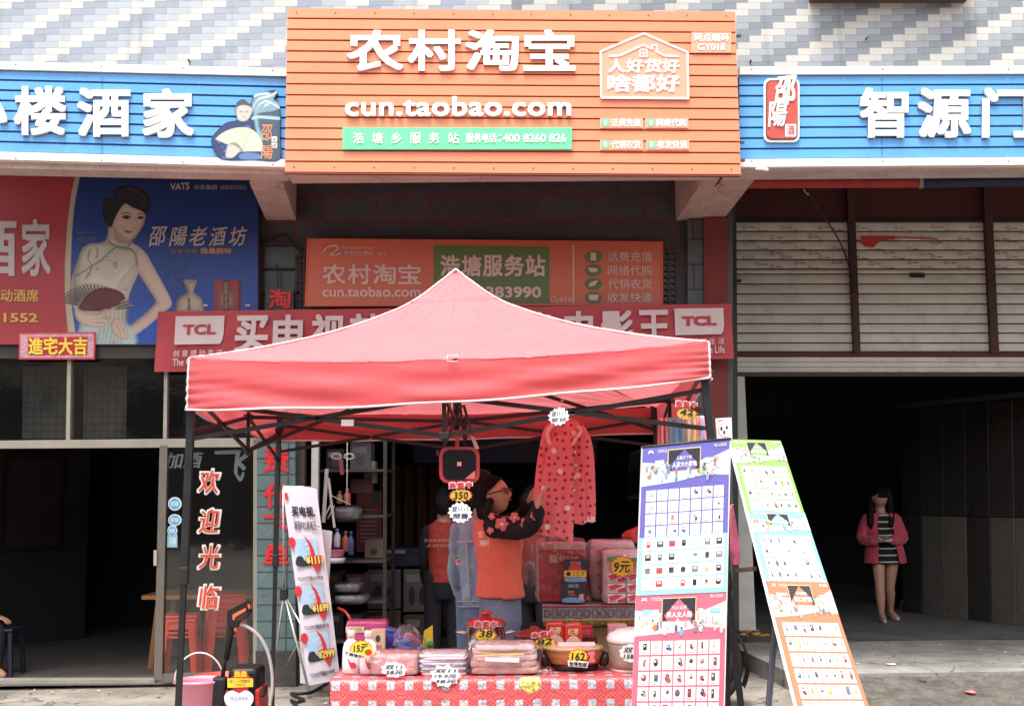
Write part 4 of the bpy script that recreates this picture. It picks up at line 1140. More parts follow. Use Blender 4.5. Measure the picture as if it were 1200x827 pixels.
def panel(ca, cb, sag, out, seed):
    nrm = (cb - ca).cross(V((0, 0, 1))).normalized()
    def fn(s, v):
        t = 1 - v
        a, c = hip(ca, t), hip(cb, t)
        p = a.lerp(c, s)
        p.z -= sag * 4 * s * (1 - s) * (1 - t) ** 6
        k = 4 * s * (1 - s) * (1 - t)
        p += V((0, 0, 1)) * .010 * k * noise.noise(V((s * 5 + seed, t * 6, 0)))
        # tension folds running in from the corners
        for cs in (s, 1 - s):
            ang = math.atan2(t * .9, cs + .02); d = math.hypot(t * .9, cs)
            p.z += .014 * math.exp(-d * 3.6) * sin(ang * 24 + seed) + .003 * noise.noise(V((s * 16, t * 22, seed)))
        for e in (.17, .34, .5, .66, .83): p.z -= .005 * math.exp(-((s - e) / .006) ** 2)     # packing creases
        for e in (.25, .52): p.z -= .005 * math.exp(-((t - e) / .010) ** 2)
        return p
    b.sheet(fn, 150, 70, cloth_lit)
panel(FL, FR_, .045, 0, 1); panel(BR_, BL, .03, 0, 2); panel(BL, FL, .03, 0, 3); panel(FR_, BR_, .03, 0, 4)
b.build('canopy', tent)
b = MB()
vb = {}
def valance(ca, cb, ha, hb, sag, seed, fold):
    nrm = -(cb - ca).cross(V((0, 0, 1))).normalized()
    if (nrm.dot((ca + cb) / 2 - PK)) < 0: nrm = -nrm
    low = []
    def fn(s, t):
        p = edge_sag(ca, cb, s, sag)
        h = ha + (hb - ha) * s
        hh = h - .006 * sin(pi * s) + 0.003 * sin(s * 23 + seed)
        q = p + V((0, 0, -hh * t))
        k = sin(pi * min(1, t * 1.0) * .5)
        # long slanted drapes running from the corners
        f = 0
        for cs, sgn in ((s, 1), (1 - s, 1)):
            e = math.exp(-cs * 2.2)
            f += e * .020 * sin((t * 9.0 - cs * 13.0) + seed) * (1 - math.exp(-cs * 12))
            f += .010 * math.exp(-cs * 14) * sin(t * 34 + cs * 30)
        f += .008 * noise.noise(V((s * 7, t * 5 - s * 9, seed)))
        q += nrm * (k * (.012 + f * fold * .85) - .004)
        return q
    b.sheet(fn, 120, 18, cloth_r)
    return [fn(i / 120, 1) for i in range(121)], [fn(0, j / 18) for j in range(19)], [fn(1, j / 18) for j in range(19)]
hL, hR = .245, .168
v1 = valance(FL, FR_, hL, hR, .045, .5, 1)
v2 = valance(BL, FL, .19, hL, .02, 2.2, .7)
v3 = valance(FR_, BR_, hR, .18, .02, 1.2, .7)
v4 = valance(BL, BR_, .19, .18, .02, 3.4, .7)
b.build('valance', tent)
b = MB(); pip = M('e6d4d4', .6, .05)
for c in (FL, FR_, BL, BR_):
    b.tube([hip(c, i / 40) + V((0, 0, .004)) for i in range(41)], 0.0056, pip, 6)
for vv in (v1, v2, v3, v4): b.tube(vv[0], 0.0056, pip, 6)
b.tube(v1[1], 0.0056, pip, 6); b.tube(v1[2], 0.0056, pip, 6)
c = [edge_sag(FL, FR_, .505 + dx, .045) + V((0, -.016, dz)) for dx, dz in ((0, .022), (.02, .022), (.02, -.006), (0, -.006), (0, .022))]
b.tube(c, .0025, pip, 4)
# stitched seam across the peak
b.tube([hip(FL, .8).lerp(hip(FR_, .8), i / 30) + V((0, -.004, .006 + .035 * sin(pi * i / 30))) for i in range(31)], .003, M('e39aa0', .6), 4)
b.build('piping', tent)
steel = M('2a2b2e', .38, .15, 9, metal=.3, dirt=.1)
foot = {}
def pole(top, px_low, Y, split):
    b = MB()
    bt = P(*px_low, Y); bt.z = 0.0
    d = (top - bt)
    m_ = bt + d * split
    b.bar(m_, top, .036, .036, steel, V((0, 1, 0)), .004); b.bar(bt, m_ + d * .03, .028, .028, steel, V((0, 1, 0)), .003)
    b.bar(m_ - d * .01, m_ + d * .03, .042, .042, M('1d1e20', .5), V((0, 1, 0)), .004)
    b.box(bt + V((0, 0, .006)), (.09, .09, .012), M('3a3b3d', .5))
    b.bar(top - d * .055, top + d * .012, .056, .056, M('1c1d1f', .5), V((0, 1, 0)), .006)
    b.build('pole', tent); return bt
in_ = V((.02, .03, 0))
tFL = FL + V((.014, .035, -.045)); tFR = FR_ + V((-.03, .04, -.06)); tBL = BL + V((.012, -.03, -.02)); tBR = BR_ + V((-.01, -.03, -.02))
pole(tFL, (206, 840), 5.86, .52)
pole(tFR, (880, 835), 5.66, .5)
pole(tBL, (319, 822), 8.5, .5)
pole(tBR, (775, 828), 8.3, .5)
sb = M('241d1e', .42, .15, 9, metal=.25)
def bar(a, c, w_=.022):
    b = MB(); b.bar(a, c, .012, w_, sb, V((0, 0, 1)))
    m_ = (a + c) / 2
    for p in (a, c, m_):
        b.box(p, (.018, .018, .018), M('9b9b9b', .35, 0, metal=.7) if random.random() < .4 else M('1c1d1f', .5))
    b.build('truss_bar', tent)
def side(a, c, hA, dz, inw):
    """two crossing pairs of bars between two corner tops"""
    hi, lo = V((0, 0, -hA)), V((0, 0, -hA - dz))
    m_ = (a + c) / 2
    k = inw
    lc = V((0, 0, -hA - dz * .95))
    bar(a + hi, m_ + lo + k); bar(a + lc, m_ + hi + k); bar(c + hi, m_ + lo + k); bar(c + lc, m_ + hi + k)
    b = MB()
    b.bar(m_ + hi + k + V((0, 0, .03)), m_ + lo + k - V((0, 0, .03)), .02, .02, sb, V((0, 1, 0)))
    for e in (hi, lo): b.box(m_ + e + k, (.05, .04, .035), M('17181a', .5), bev=.004)
    b.build('truss_hub', tent)
    return m_ + hi + k, m_ + lo + k
fm = side(tFL, tFR, .16, .19, V((0, .03, 0)))
bm_ = side(tBL, tBR, .06, .2, V((0, -.03, 0)))
lm = side(tFL, tBL, .12, .2, V((.03, 0, 0)))
rm = side(tFR, tBR, .07, .2, V((-.03, 0, 0)))
cu = V((PK.x, PK.y, FL.z + .08)); cl = cu - V((0, 0, .32))
for m2 in (fm, bm_, lm, rm):
    bar(m2[0], cl); bar(m2[1], cu)
b = MB(); b.tube([cl - V((0, 0, .05)), PK - V((0, 0, .03))], .018, sb, 10); b.ball(PK - V((0, 0, .03)), .03, M('17181a', .5)); b.box(cu, (.07, .07, .05), M('17181a', .5), bev=.006); b.box(cl, (.07, .07, .05), M('17181a', .5), bev=.006)
b.build('centre_mast', tent)
for p in ((tFL + V((0, 0, -.16))).lerp(fm[1], .62), (tFL + V((0, 0, -.28))).lerp(fm[0], .78)):
    b = MB(); b.box(p, (.06, .02, .03), M('d9d2cc', .4)); b.build('packing_tape', tent)

# ================================================================== PRICE TAG helpers
YEL = M('f2cf3a', .45, .05); TRED = M('d42a32', .45, .05); TWH = M('f3eff0', .5, .03); INK = M('2c2b55', .5); BLK = M('222024', .5)
YEL2 = M('e9b833', .45, .05)
def star_tag(q, big, small=None, head=None, label='', group=None, col=None, seed=1, name='price_tag'):
    b = MB()
    if head: qs = q.sub(0, .3, 1, 1)
    else: qs = q
    b.star(qs, .004, TRED, 16, .84, 0, seed); b.star(qs.sub(.045, .045, .955, .955), .0055, col or YEL, 16, .84, None, seed)
    b.text(qs.sub(.2, .26 if not small else .16, .8, .76 if not small else .62), big, .007, BLK, 0, bold(.02, 4), shear=.15)
    if small: b.text(qs.sub(.24, .66, .78, .8), small, .007, INK, 0, BOLD0, shear=.2)
    if head:
        for i, ch in enumerate(head):
            k = 1 / len(head); hq = q.sub(i * k + .02, .0, (i + 1) * k - .02, .3)
            b.text(hq.sub(-.08, -.08, 1.08, 1.08), ch, .0068, TWH, 0, bold(.10, 8)); b.text(hq, ch, .011, TRED, 0, bold(.035, 6))
    return tag(b.build(name), label, 'price tag', group or 'price tags on the stall')
def paper_tag(q, lines, label, ink=None, seed=3, k=11, r=.84):
    b = MB(); b.star(q, .004, TWH, k, r, 0, seed)
    n_ = len(lines)
    for i, l in enumerate(lines):
        t0 = .18 + .64 * i / n_; b.text(q.sub(.17, t0 + .03, .83, t0 + .64 / n_ - .04), l, .0058, ink or INK, 0, bold(.012, 4), shear=.22)
    return tag(b.build('price_tag'), label, 'price tag', 'price tags on the stall')

# ================================================================== FRONT TABLE with chequered oilcloth
TZ = .60
def T(px, Y): p = P(px, 700, Y); p.z = TZ; return p
TY0, TY1 = 6.07, 6.80
xa, xb = P(389, 786, TY0).x, P(748, 786, TY0).x
table = thing('market_table', 'low folding table hidden under the red chequered oilcloth at the front of the stall', 'table', V(((xa + xb) / 2, 6.4, 0)))
b = MB(); b.box(((xa + xb) / 2, (TY0 + TY1) / 2, TZ - .02), (xb - xa - .01, TY1 - TY0 - .01, .034), M('8a6a4a', .6)); b.build('tabletop', table)
for x in (xa + .06, xb - .06):
    for y in (TY0 + .06, TY1 - .06):
        b = MB(); b.tube([(x, y, 0), (x, y, TZ - .04)], .014, M('b9b9b9', .35, metal=.7)); b.build('leg', table)
# gingham material
gm = bpy.data.materials.new('chequered_oilcloth'); gm.use_nodes = True
t = gm.node_tree; N = t.nodes; L = t.links; bs_ = N['Principled BSDF']
uvn = N.new('ShaderNodeAttribute'); uvn.attribute_name = 'cloth_uv'
sp = N.new('ShaderNodeSeparateXYZ'); L.new(uvn.outputs['Vector'], sp.inputs[0])
def band(x, period, width, ph=0.0):
    f = math_n(t, 'FRACT', math_n(t, 'ADD', math_n(t, 'DIVIDE', x, period), ph)); return math_n(t, 'LESS_THAN', f, width)
X_, Y_ = sp.outputs[0], sp.outputs[1]
wx = band(X_, .0905, .44); wy = band(Y_, .0905, .44, .78)
whitec = math_n(t, 'MULTIPLY', wx, wy)
either = math_n(t, 'MAXIMUM', wx, wy)
sx = band(X_, .0228, .5); sy = band(Y_, .0228, .5)
chk = math_n(t, 'ABSOLUTE', math_n(t, 'SUBTRACT', sx, sy))
mixr = N.new('ShaderNodeMix'); mixr.data_type = 'RGBA'
mixr.inputs[6].default_value = (*lin('c8494f'), 1); mixr.inputs[7].default_value = (*lin('df7f80'), 1)
L.new(math_n(t, 'MULTIPLY', chk, .42), mixr.inputs[0])
no = N.new('ShaderNodeTexNoise'); no.inputs['Scale'].default_value = 30; L.new(uvn.outputs['Vector'], no.inputs['Vector'])
mixw = N.new('ShaderNodeMix'); mixw.data_type = 'RGBA'; L.new(whitec, mixw.inputs[0]); L.new(mixr.outputs[2], mixw.inputs[6])
crw = N.new('ShaderNodeValToRGB'); crw.color_ramp.elements[0].position = .42; crw.color_ramp.elements[0].color = (*lin('9a9ca4'), 1); crw.color_ramp.elements[1].position = .55; crw.color_ramp.elements[1].color = (*lin('c6c7cf'), 1)
nw = N.new('ShaderNodeTexNoise'); nw.inputs['Scale'].default_value = 85; nw.inputs['Detail'].default_value = 3; L.new(uvn.outputs['Vector'], nw.inputs['Vector']); L.new(nw.outputs['Fac'], crw.inputs[0]); L.new(crw.outputs[0], mixw.inputs[7])
# yellow flowers scattered on the print
vo = N.new('ShaderNodeTexVoronoi'); vo.inputs['Scale'].default_value = 2.9; vo.inputs['Randomness'].default_value = .6; L.new(uvn.outputs['Vector'], vo.inputs['Vector'])
wob = math_n(t, 'ADD', vo.outputs['Distance'], math_n(t, 'MULTIPLY', no.outputs['Fac'], .16))
fl = math_n(t, 'LESS_THAN', wob, .25)
n2 = N.new('ShaderNodeTexNoise'); n2.inputs['Scale'].default_value = 60; L.new(uvn.outputs['Vector'], n2.inputs['Vector'])
cr = N.new('ShaderNodeValToRGB'); e = cr.color_ramp.elements; e[0].position = .4; e[0].color = (*lin('9a8a3a'), 1); e[1].position = .58; e[1].color = (*lin('e6dc86'), 1)
L.new(n2.outputs['Fac'], cr.inputs[0])
mixf = N.new('ShaderNodeMix'); mixf.data_type = 'RGBA'; L.new(fl, mixf.inputs[0]); L.new(mixw.outputs[2], mixf.inputs[6]); L.new(cr.outputs[0], mixf.inputs[7])
L.new(mixf.outputs[2], bs_.inputs['Base Color']); bs_.inputs['Roughness'].default_value = .3
cr_n = N.new('ShaderNodeTexNoise'); cr_n.inputs['Scale'].default_value = 22; cr_n.inputs['Detail'].default_value = 4; cr_n.inputs['Distortion'].default_value = 1.2; L.new(uvn.outputs['Vector'], cr_n.inputs['Vector'])
bp = N.new('ShaderNodeBump'); bp.inputs['Strength'].default_value = .5; bp.inputs['Distance'].default_value = .02; L.new(cr_n.outputs['Fac'], bp.inputs['Height']); L.new(bp.outputs[0], bs_.inputs['Normal'])
b = MB(); uvs = []
wX = xb - xa
def clf(s, t_):
    # t_: 0 back edge of the top ... .45 front edge ... 1 hem
    x = xa - .006 + (wX + .012) * s
    fl_ = TY1 - TY0
    if t_ < .42: k = t_ / .42; y = TY1 - fl_ * k; z = TZ + .003 + .002 * noise.noise(V((s * 12, k * 6, 0))); d = k * fl_
    else:
        k = (t_ - .42) / .58; d = fl_ + k * .5
        y = TY0 - .012 - .016 * k * (1 + noise.noise(V((s * 9, k * 2, 3)))) - .018 * k * sin(s * 34 + 2 * noise.noise(V((s * 4, 0, 7)))); z = TZ + .002 - .5 * k
        if k < .04: y = TY0 - .3 * k
    uvs.append((x, d, 0)); return V((x, y, z))
b.sheet(clf, 120, 70, gm)
for sx_ in (xa - .008, xb + .008):    # end drops
    def ce(s, t_, sx_=sx_):
        y = TY0 + (TY1 - TY0) * s; z = TZ + .002 - .5 * t_; x = sx_ + (1 if sx_ > 0 else -1) * t_ * (.02 + .015 * sin(s * 20)); uvs.append((y, t_ * .5, 0)); return V((x, y, z))
    b.sheet(ce, 30, 24, gm)
oc = b.build('oilcloth')
at = oc.data.attributes.new('cloth_uv', 'FLOAT_VECTOR', 'POINT'); at.data.foreach_set('vector', [c for u in uvs for c in u])
tag(oc, 'red and white chequered oilcloth with yellow flowers draped over the front table', 'tablecloth')

wrap = film('clear_plastic_wrap', (.98, .97, .97), .22, .16, .9, 22)
def item(x0, y0, x1, y1, Y, depth):
    """box centre and size for a thing whose front face fills these photo pixels at distance Y"""
    a = P(x0, y1, Y); c = P(x1, y0, Y)
    return V(((a.x + c.x) / 2, Y + depth / 2, (a.z + c.z) / 2)), V((c.x - a.x, depth, c.z - a.z))
def on_table(px0, px1, h, Y, depth):
    a, c = P(px0, 780, Y), P(px1, 780, Y)
    return V(((a.x + c.x) / 2, Y + depth / 2, TZ + .006 + h / 2)), V((c.x - a.x, depth, h))
def fq(c, s, n=0.0):   # the front face of a box as a quad
    x, y, z = s / 2
    return Q(c + V((-x, -y - n, z)), c + V((x, -y - n, z)), c + V((x, -y - n, -z)), c + V((-x, -y - n, -z)))

# shampoo bottles ---------------------------------------------------------------
def bottle(px, Y, label, first):
    c = T(px, Y); t_ = thing('shampoo_bottle', label, 'bottle', c, 'white bottles at the left end of the table')
    b = MB(); wb = M('eeeaea', .3, .03, coat=.4)
    b.lathe([(.034, .006), (.043, .012), (.046, .05), (.044, .12), (.036, .16), (.018, .176), (.016, .19)], c, wb, 24, sx=1, sy=.62); b.build('body', t_)
    b = MB(); b.lathe([(.018, .188), (.021, .192), (.021, .215), (.017, .222), (0, .223)], c, M('e6d9cf', .35), 18); b.build('cap', t_)
    b = MB(); q = Q(c + V((-.034, -.032, .11)), c + V((.034, -.032, .11)), c + V((.034, -.0315, .03)), c + V((-.034, -.0315, .03)))
    b.poly(q, smooth_pts([(.3, .3), (.5, .55), (.85, .6), (.95, .85), (.6, .95), (.45, .75)]), .001, M('c2394a', .4), -.004); b.poly(q, [(.1, -.1), (.6, -.1), (.6, -.02), (.1, -.02)], .001, M('7a6a78', .4), -.004)
    b.build('print', t_)
bottle(412, 6.22, 'white shampoo bottle leftmost at the left end of the chequered table', 1); bottle(432, 6.20, 'second white shampoo bottle, partly under the fruit price tag', 0)
star_tag(PL(425, 760, 6.12).quad((408, 750), (437, 748), (438, 766), (409, 770)), '15元', None, None, 'yellow price tag with a fruit and black slogan on the shampoo bottles', seed=4)
b = MB(); q = PL(425, 760, 6.11).quad((408, 763), (428, 767), (427, 772), (408, 768)); b.slab(q, 0, .003, TWH); b.text(q.sub(.05, .1, .95, .9), '超值价!', .004, BLK, 0, bold(.03, 4))
q2_ = PL(425, 760, 6.105).rect(425, 757, 438, 769); b.oval(q2_, .003, YEL); b.oval(q2_.sub(.2, .25, .85, .85), .0045, TRED); b.poly(q2_, [(.1, .4), (.4, .3), (.5, .5), (.3, .6)], .006, M('3f8a3a', .5))
tag(b.build('slogan_card'), 'little white card with black slogan and tomato picture over the bottles', 'card')
c, s = on_table(434, 451, .20, 6.38, .06); b = MB(); b.box(c, s, M('e6bfa2', .5, .06), bev=.003)
q = fq(c, s, .001); b.oval(q.sub(.35, .14, .68, .32), .001, M('2f4a5a', .5)); b.text(q.sub(.2, .4, .8, .5), '洁面乳', .001, M('6d5a50', .5)); tag(b.build('carton'), 'pale peach carton with a dark round emblem behind the shampoo bottles', 'carton')
c, s = on_table(405, 453, .225, 6.55, .10); b = MB(); b.pillow(c, s, M('d0568e', .3, .3, 16, .3, 25, coat=.5), 12, .012, 24); q = fq(c, s, .004); b.face(q.sub(.0, .12, .45, .26), .003, M('f0e6c8', .5)); b.text(q.sub(.1, .14, .4, .24), '洗衣皂粉', .005, M('c4a13a', .5)); tag(b.build('pink_packet'), 'bright pink packet standing behind the peach carton', 'packet')
# blue product in clear plastic bag ---------------------------------------------
c = T(477, 6.45); bag = thing('plastic_bag', 'clear plastic bag full of blue packets beside the pink packet', 'bag', c, )
b = MB(); bl_ = M('2b3a9a', .32, .25, 18, coat=.5)
rr = random.Random(5)
for i in range(9):
    p = c + V((rr.uniform(-.075, .075), rr.uniform(-.03, .06), .05 + rr.uniform(0, .10) * (1 - i / 14)))
    R = Matrix.Rotation(rr.uniform(-.7, .7), 3, 'Y') @ Matrix.Rotation(rr.uniform(-.5, .5), 3, 'Z')
    b.pillow(p, (.10, .04, .075), rr.choice([bl_, bl_, bl_, M('d8d8e4', .35), M('b9566a', .35)]), 4, .008, 20, R, seed=i)
b.build('packets', bag)
b = MB()
def bagf(s_, v):
    a = 2 * pi * s_; r = .115 * (1 - .55 * v ** 2.2) * (1 + .09 * noise.noise(V((cos(a) * 2, sin(a) * 2, v * 4))))
    return c + V((r * cos(a) * (1 if v < .7 else 1 - (v - .7)), r * .75 * sin(a) + .015, .002 + .215 * v + .02 * noise.noise(V((cos(a) * 3, sin(a) * 3, 9))) * v))
b.sheet(bagf, 48, 20, wrap); b.build('film', bag)
c = T(459, 6.55); b = MB(); b.pillow(c + V((0, 0, .10)), (.10, .06, .20), M('24388c', .35, .25, 16, coat=.4), 4, .014, 12); q = Q(c + V((-.03, -.034, .16)), c + V((.03, -.034, .16)), c + V((.03, -.034, .1)), c + V((-.03, -.034, .1))); b.oval(q, .003, M('d9d6dc', .4)); tag(b.build('blue_packet'), 'upright dark blue packet with white oval, left of the clear bag', 'packet')
c = T(499, 6.6); b = MB(); b.add([c + V(p) for p in ((-.03, 0, .0), (.04, 0, 0), (.035, .01, .2), (-.01, .0, .17), (-.03, .05, 0), (.04, .05, 0), (.035, .03, .2), (-.01, .03, .17))], [(0, 1, 2, 3), (5, 4, 7, 6), (0, 3, 7, 4), (1, 5, 6, 2), (3, 2, 6, 7)], M('e8d23a', .4, .1)); b.ball(c + V((.025, .0, .1)), (.02, .012, .02), M('3f9a4a', .4)); tag(b.build('yellow_packet'), 'pointed yellow packet peeking out right of the blue bag', 'packet')
# towels and cloth packs at the front --------------------------------------------
def pack(px0, px1, h, Y, dep, hx, name, label, layers=None, plastic=True, p=9):
    c, s = on_table(px0, px1, h, Y, dep)
    t_ = thing(name, label, 'textile', c - V((0, 0, h / 2)))
    b = MB()
    if layers:
        layers = [x for x in layers for _ in (0, 1)]; n_ = len(layers)
        for i, l in enumerate(layers):
            b.pillow(c + V((.004 * (-1) ** i, 0, -h / 2 + h * (i + .5) / n_)), (s.x * .97, s.y * (1 - .03 * (i % 2)), h / n_ * 1.12), M(l, .85, .12, 30, .3, 200, sheen=.3), 9, .006, 14, seed=i)
    else: b.pillow(c, s * .97, M(hx, .8, .12, 20, .3, 150, sheen=.3), p, .008, 10)
    b.build('folded_cloth', t_)
    if plastic:
        b = MB(); b.pillow(c + V((0, 0, .004)), s * 1.05, wrap, 7, .016, 34, nu=56, nv=30, seed=3); b.build('film', t_)
    return c, s
pack(433, 491, .105, 6.12, .22, 'd99a9c', 'folded_towel', 'pink folded towel in clear film at the front left of the table')
pack(491, 547, .10, 6.12, .24, '', 'folded_towel', 'stack of folded pastel cloths in clear film, middle front of the table', ('d8a6ac', 'b9c6dc', 'd3c3d6', 'e3d3d9'))
paper_tag(PL(460, 782, 6.06).quad((445, 774), (477, 774), (478, 794), (446, 794)), ['双11', '28元'], 'white handwritten paper tag on the pink folded towel', seed=4, k=9)
paper_tag(PL(520, 785, 6.05).quad((502, 777), (542, 777), (541, 806), (503, 806)), ['双11', '19.9元', '38元'], 'white ragged paper tag hanging from the pastel cloths over the oilcloth', seed=8, k=9, r=.78)
c, s = on_table(550, 632, .135, 6.12, .26)
t_ = thing('bedding_set', 'dusty pink bedding set folded in a clear zip bag, largest pack on the table', 'textile', c - V((0, 0, s.z / 2)))
b = MB(); bp1 = M('cf9a98', .75, .15, 14, .3, 140, sheen=.4); bp2 = M('d9b3b4', .75, .12, 14, .3, 140, sheen=.4)
for i, (zz, hx_) in enumerate(((.022, bp1), (.052, bp1), (.082, bp2), (.108, bp1), (.130, bp2))):
    b.pillow(c + V((.004 * (-1) ** i, 0, -s.z / 2 + zz)), (s.x * (.99 - .03 * i), s.y, .036 - .002 * i), hx_, 10, .009, 13, seed=i)
b.tube(smooth_line([c + V((-.15, -.152, .03)), c + V((-.03, -.157, .036)), c + V((.10, -.153, .038))]), .004, M('e6c25a', .5), 5)
b.box(c + V((-.01, -.152, .012)), (.17, .006, .022), M('eadfe0', .4), Matrix.Rotation(.04, 3, 'Y'))
b.build('folded_cloth', t_)
b = MB(); b.pillow(c + V((.005, 0, .004)), (s.x * 1.06, s.y * 1.06, s.z * 1.10), wrap, 7, .022, 26, nu=64, nv=34, seed=6); b.pillow(c + V((s.x * .56, -.1, -.06)), (.10, .1, .05), wrap, 3, .015, 20, seed=2); b.build('film', t_)
# little round things (mugs' knobs / balls) -------------------------------------
for px, l in ((521, 'left one of two small brownish balls behind the pastel cloths'), (531, 'right one of two small brownish balls behind the pastel cloths')):
    p = T(px, 6.5); b = MB(); b.ball(p + V((0, 0, .055)), (.022, .022, .026), M('b09a8a', .6, .2, 20)); b.lathe([(.022, .002), (.024, .03), (.02, .04)], p, M('d8d0cc', .5), 16); tag(b.build('wooden_ball'), l, 'ball', 'small balls behind the cloths')
# steamer pot -------------------------------------------------------------------
c = T(569, 6.5); pot = thing('steamer_pot', 'two tier stainless steamer pot with red lid behind the bedding set', 'pot', c)
chrome = M('b9b6b4', .16, .06, 6, metal=1.0); r_ = .105
b = MB(); b.lathe([(r_ * .95, .003), (r_, .012), (r_, .10), (r_ * 1.04, .103), (r_ * 1.04, .108), (r_, .112), (r_, .205), (r_ * 1.05, .21), (r_ * 1.05, .216)], c, chrome, 40); b.build('body', pot)
b = MB(); b.lathe([(r_ * 1.04, .214), (r_ * 1.02, .226), (r_ * .8, .243), (r_ * .4, .252), (.02, .254), (.02, .262), (.036, .268), (.036, .280), (.02, .285), (0, .286)], c, M('b3262b', .25, .08, 6, coat=.6), 40); b.build('lid', pot)
for sx_ in (-1, 1):
    for z in (.07, .17):
        b = MB(); b.tube(smooth_line([c + V((sx_ * r_ * .98, -.03, z)), c + V((sx_ * (r_ + .045), -.026, z + .008)), c + V((sx_ * (r_ + .05), .0, z + .01)), c + V((sx_ * (r_ + .045), .026, z + .008)), c + V((sx_ * r_ * .98, .03, z))]), .006, chrome, 8); b.build('handle', pot)
star_tag(PL(569, 740, 6.36).quad((556, 727), (583, 727), (583, 753), (555, 753)), '38', '元', '热卖中', 'yellow starburst tag reading 38 on the steamer pot', seed=2)
# second red-lidded pot behind ---------------------------------------------------
c = T(626, 6.72); p2 = thing('casserole', 'low dark casserole with red lid half hidden behind the 82 tag', 'pot', c)
b = MB(); b.lathe([(.09, .003), (.11, .02), (.115, .12), (.12, .125)], c, M('3a2826', .3, .1, coat=.4), 32); b.build('body', p2)
b = MB(); b.lathe([(.119, .124), (.11, .14), (.06, .16), (.025, .165), (.025, .178), (0, .18)], c, M('8e2c2a', .35, .12, coat=.4), 32); b.build('lid', p2)
star_tag(PL(640, 745, 6.3).quad((622, 741), (651, 737), (654, 759), (624, 762)), '82', '元', '热卖中', 'yellow tag reading 82 leaning beside the red gift packs', seed=7)
# red gift packs ------------------------------------------------------------------
gp = [((640, 728, 662, 762), 'c9282c', 'tall red gift pack with white print, left in the bunch by the electric pan'), ((662, 730, 682, 762), 'd13a30', 'red gift pack printed with food pictures, right in the bunch by the electric pan')]
for (x0, y0, x1, y1), hx, l in gp:
    c, s = item(x0, y0, x1, 775, 6.5 if x0 == 640 else 6.46, .05); b = MB(); b.pillow(c, s, M(hx, .35, .15, 14, coat=.4), 7, .008, 12, seed=x0); q = fq(c, s, .004)
    b.poly(q, smooth_pts([(.1, .45), (.5, .3), (.9, .45), (.85, .6), (.5, .5), (.15, .6)]), .004, M('e8c8b0', .4)); b.text(q.sub(.2, .12, .8, .3), '红枣', .005, M('f0d9a0', .4), 0, bold(.03, 4))
    rr = random.Random(x0)
    for i in range(7): b.oval(q.sub(*(lambda a, d: (a, d, a + .17, d + .11))(rr.uniform(.05, .78), rr.uniform(.5, .7))), .0045 + .0003 * i, rr.choice([M('7a3a2a', .4), M('d8d0c8', .4), M('3a2420', .4)]))
    tag(b.build('gift_pack'), l, 'packet', 'red gift packs on the table')
c, s = item(678, 733, 694, 775, 6.62, .06); b = MB(); b.box(c, s, M('c23038', .4, .08), bev=.003); q = fq(c, s, .001); b.face(q.sub(.1, .1, .9, .3), .001, M('d9555a', .4)); tag(b.build('red_box'), 'plain red box standing behind the red gift packs', 'box')
c, s = item(675, 745, 700, 775, 6.55, .06); b = MB(); b.box(c, s, M('5a1c20', .4, .1), bev=.004); q = fq(c, s, .001); b.face(q.sub(.2, .2, .6, .6), .001, M('7a2c2c', .4)); tag(b.build('maroon_box'), 'small maroon box behind the electric pan', 'box')
# electric pan ---------------------------------------------------------------------
c = T(672, 6.32); pan = thing('electric_pan', 'brown oval electric pan with a flat pinkish lid at the right of the table', 'pan', c)
b = MB(); b.lathe([(.11, .03), (.135, .045), (.15, .085), (.155, .105), (.16, .108)], c, M('b98450', .3, .12, 6, coat=.5), 40, sx=1, sy=.8); b.build('body', pan)
b = MB(); b.lathe([(.10, .002), (.12, .006), (.125, .03), (.10, .04)], c, M('1f1b1b', .45), 32, sx=1, sy=.8); b.build('base', pan)
b = MB(); b.lathe([(.158, .108), (.15, .122), (.11, .132), (0, .136)], c, M('c9a080', .25, .1, 8, coat=.4), 40, sx=1, sy=.8); b.box(c + V((.01, -.06, .136)), (.19, .05, .012), M('e3cfd2', .4, .1, 20), Matrix.Rotation(.2, 3, 'X'), .003); b.build('lid', pan)
for sx_ in (-1, 1):
    b = MB(); b.pillow(c + V((sx_ * .155, -.01, .055)), (.05, .09, .075), M('1c1a1b', .4), 3, 0, 1, Matrix.Rotation(sx_ * .45, 3, 'Y')); b.build('handle', pan)
star_tag(PL(676, 768, 6.17).quad((664, 759), (690, 759), (691, 778), (664, 778)), '162', None, None, 'yellow starburst tag with a pink bow on the electric pan', seed=9)
b = MB(); q = PL(676, 768, 6.16).quad((665, 773), (690, 775), (688, 782), (666, 780)); b.slab(q, 0, .003, TWH); b.text(q.sub(.05, .12, .95, .9), '全场包邮', .004, BLK, 0, bold(.03, 4)); q2_ = PL(676, 768, 6.155).rect(686, 763, 698, 776); b.poly(q2_, smooth_pts([(.5, .5), (.2, .1), (.9, .0), (.8, .5), (.95, .9), (.3, .95)]), .003, M('e2707a', .5), 0)
tag(b.build('slogan_card'), 'white slogan card with pink bow tucked under the electric pan tag', 'card')
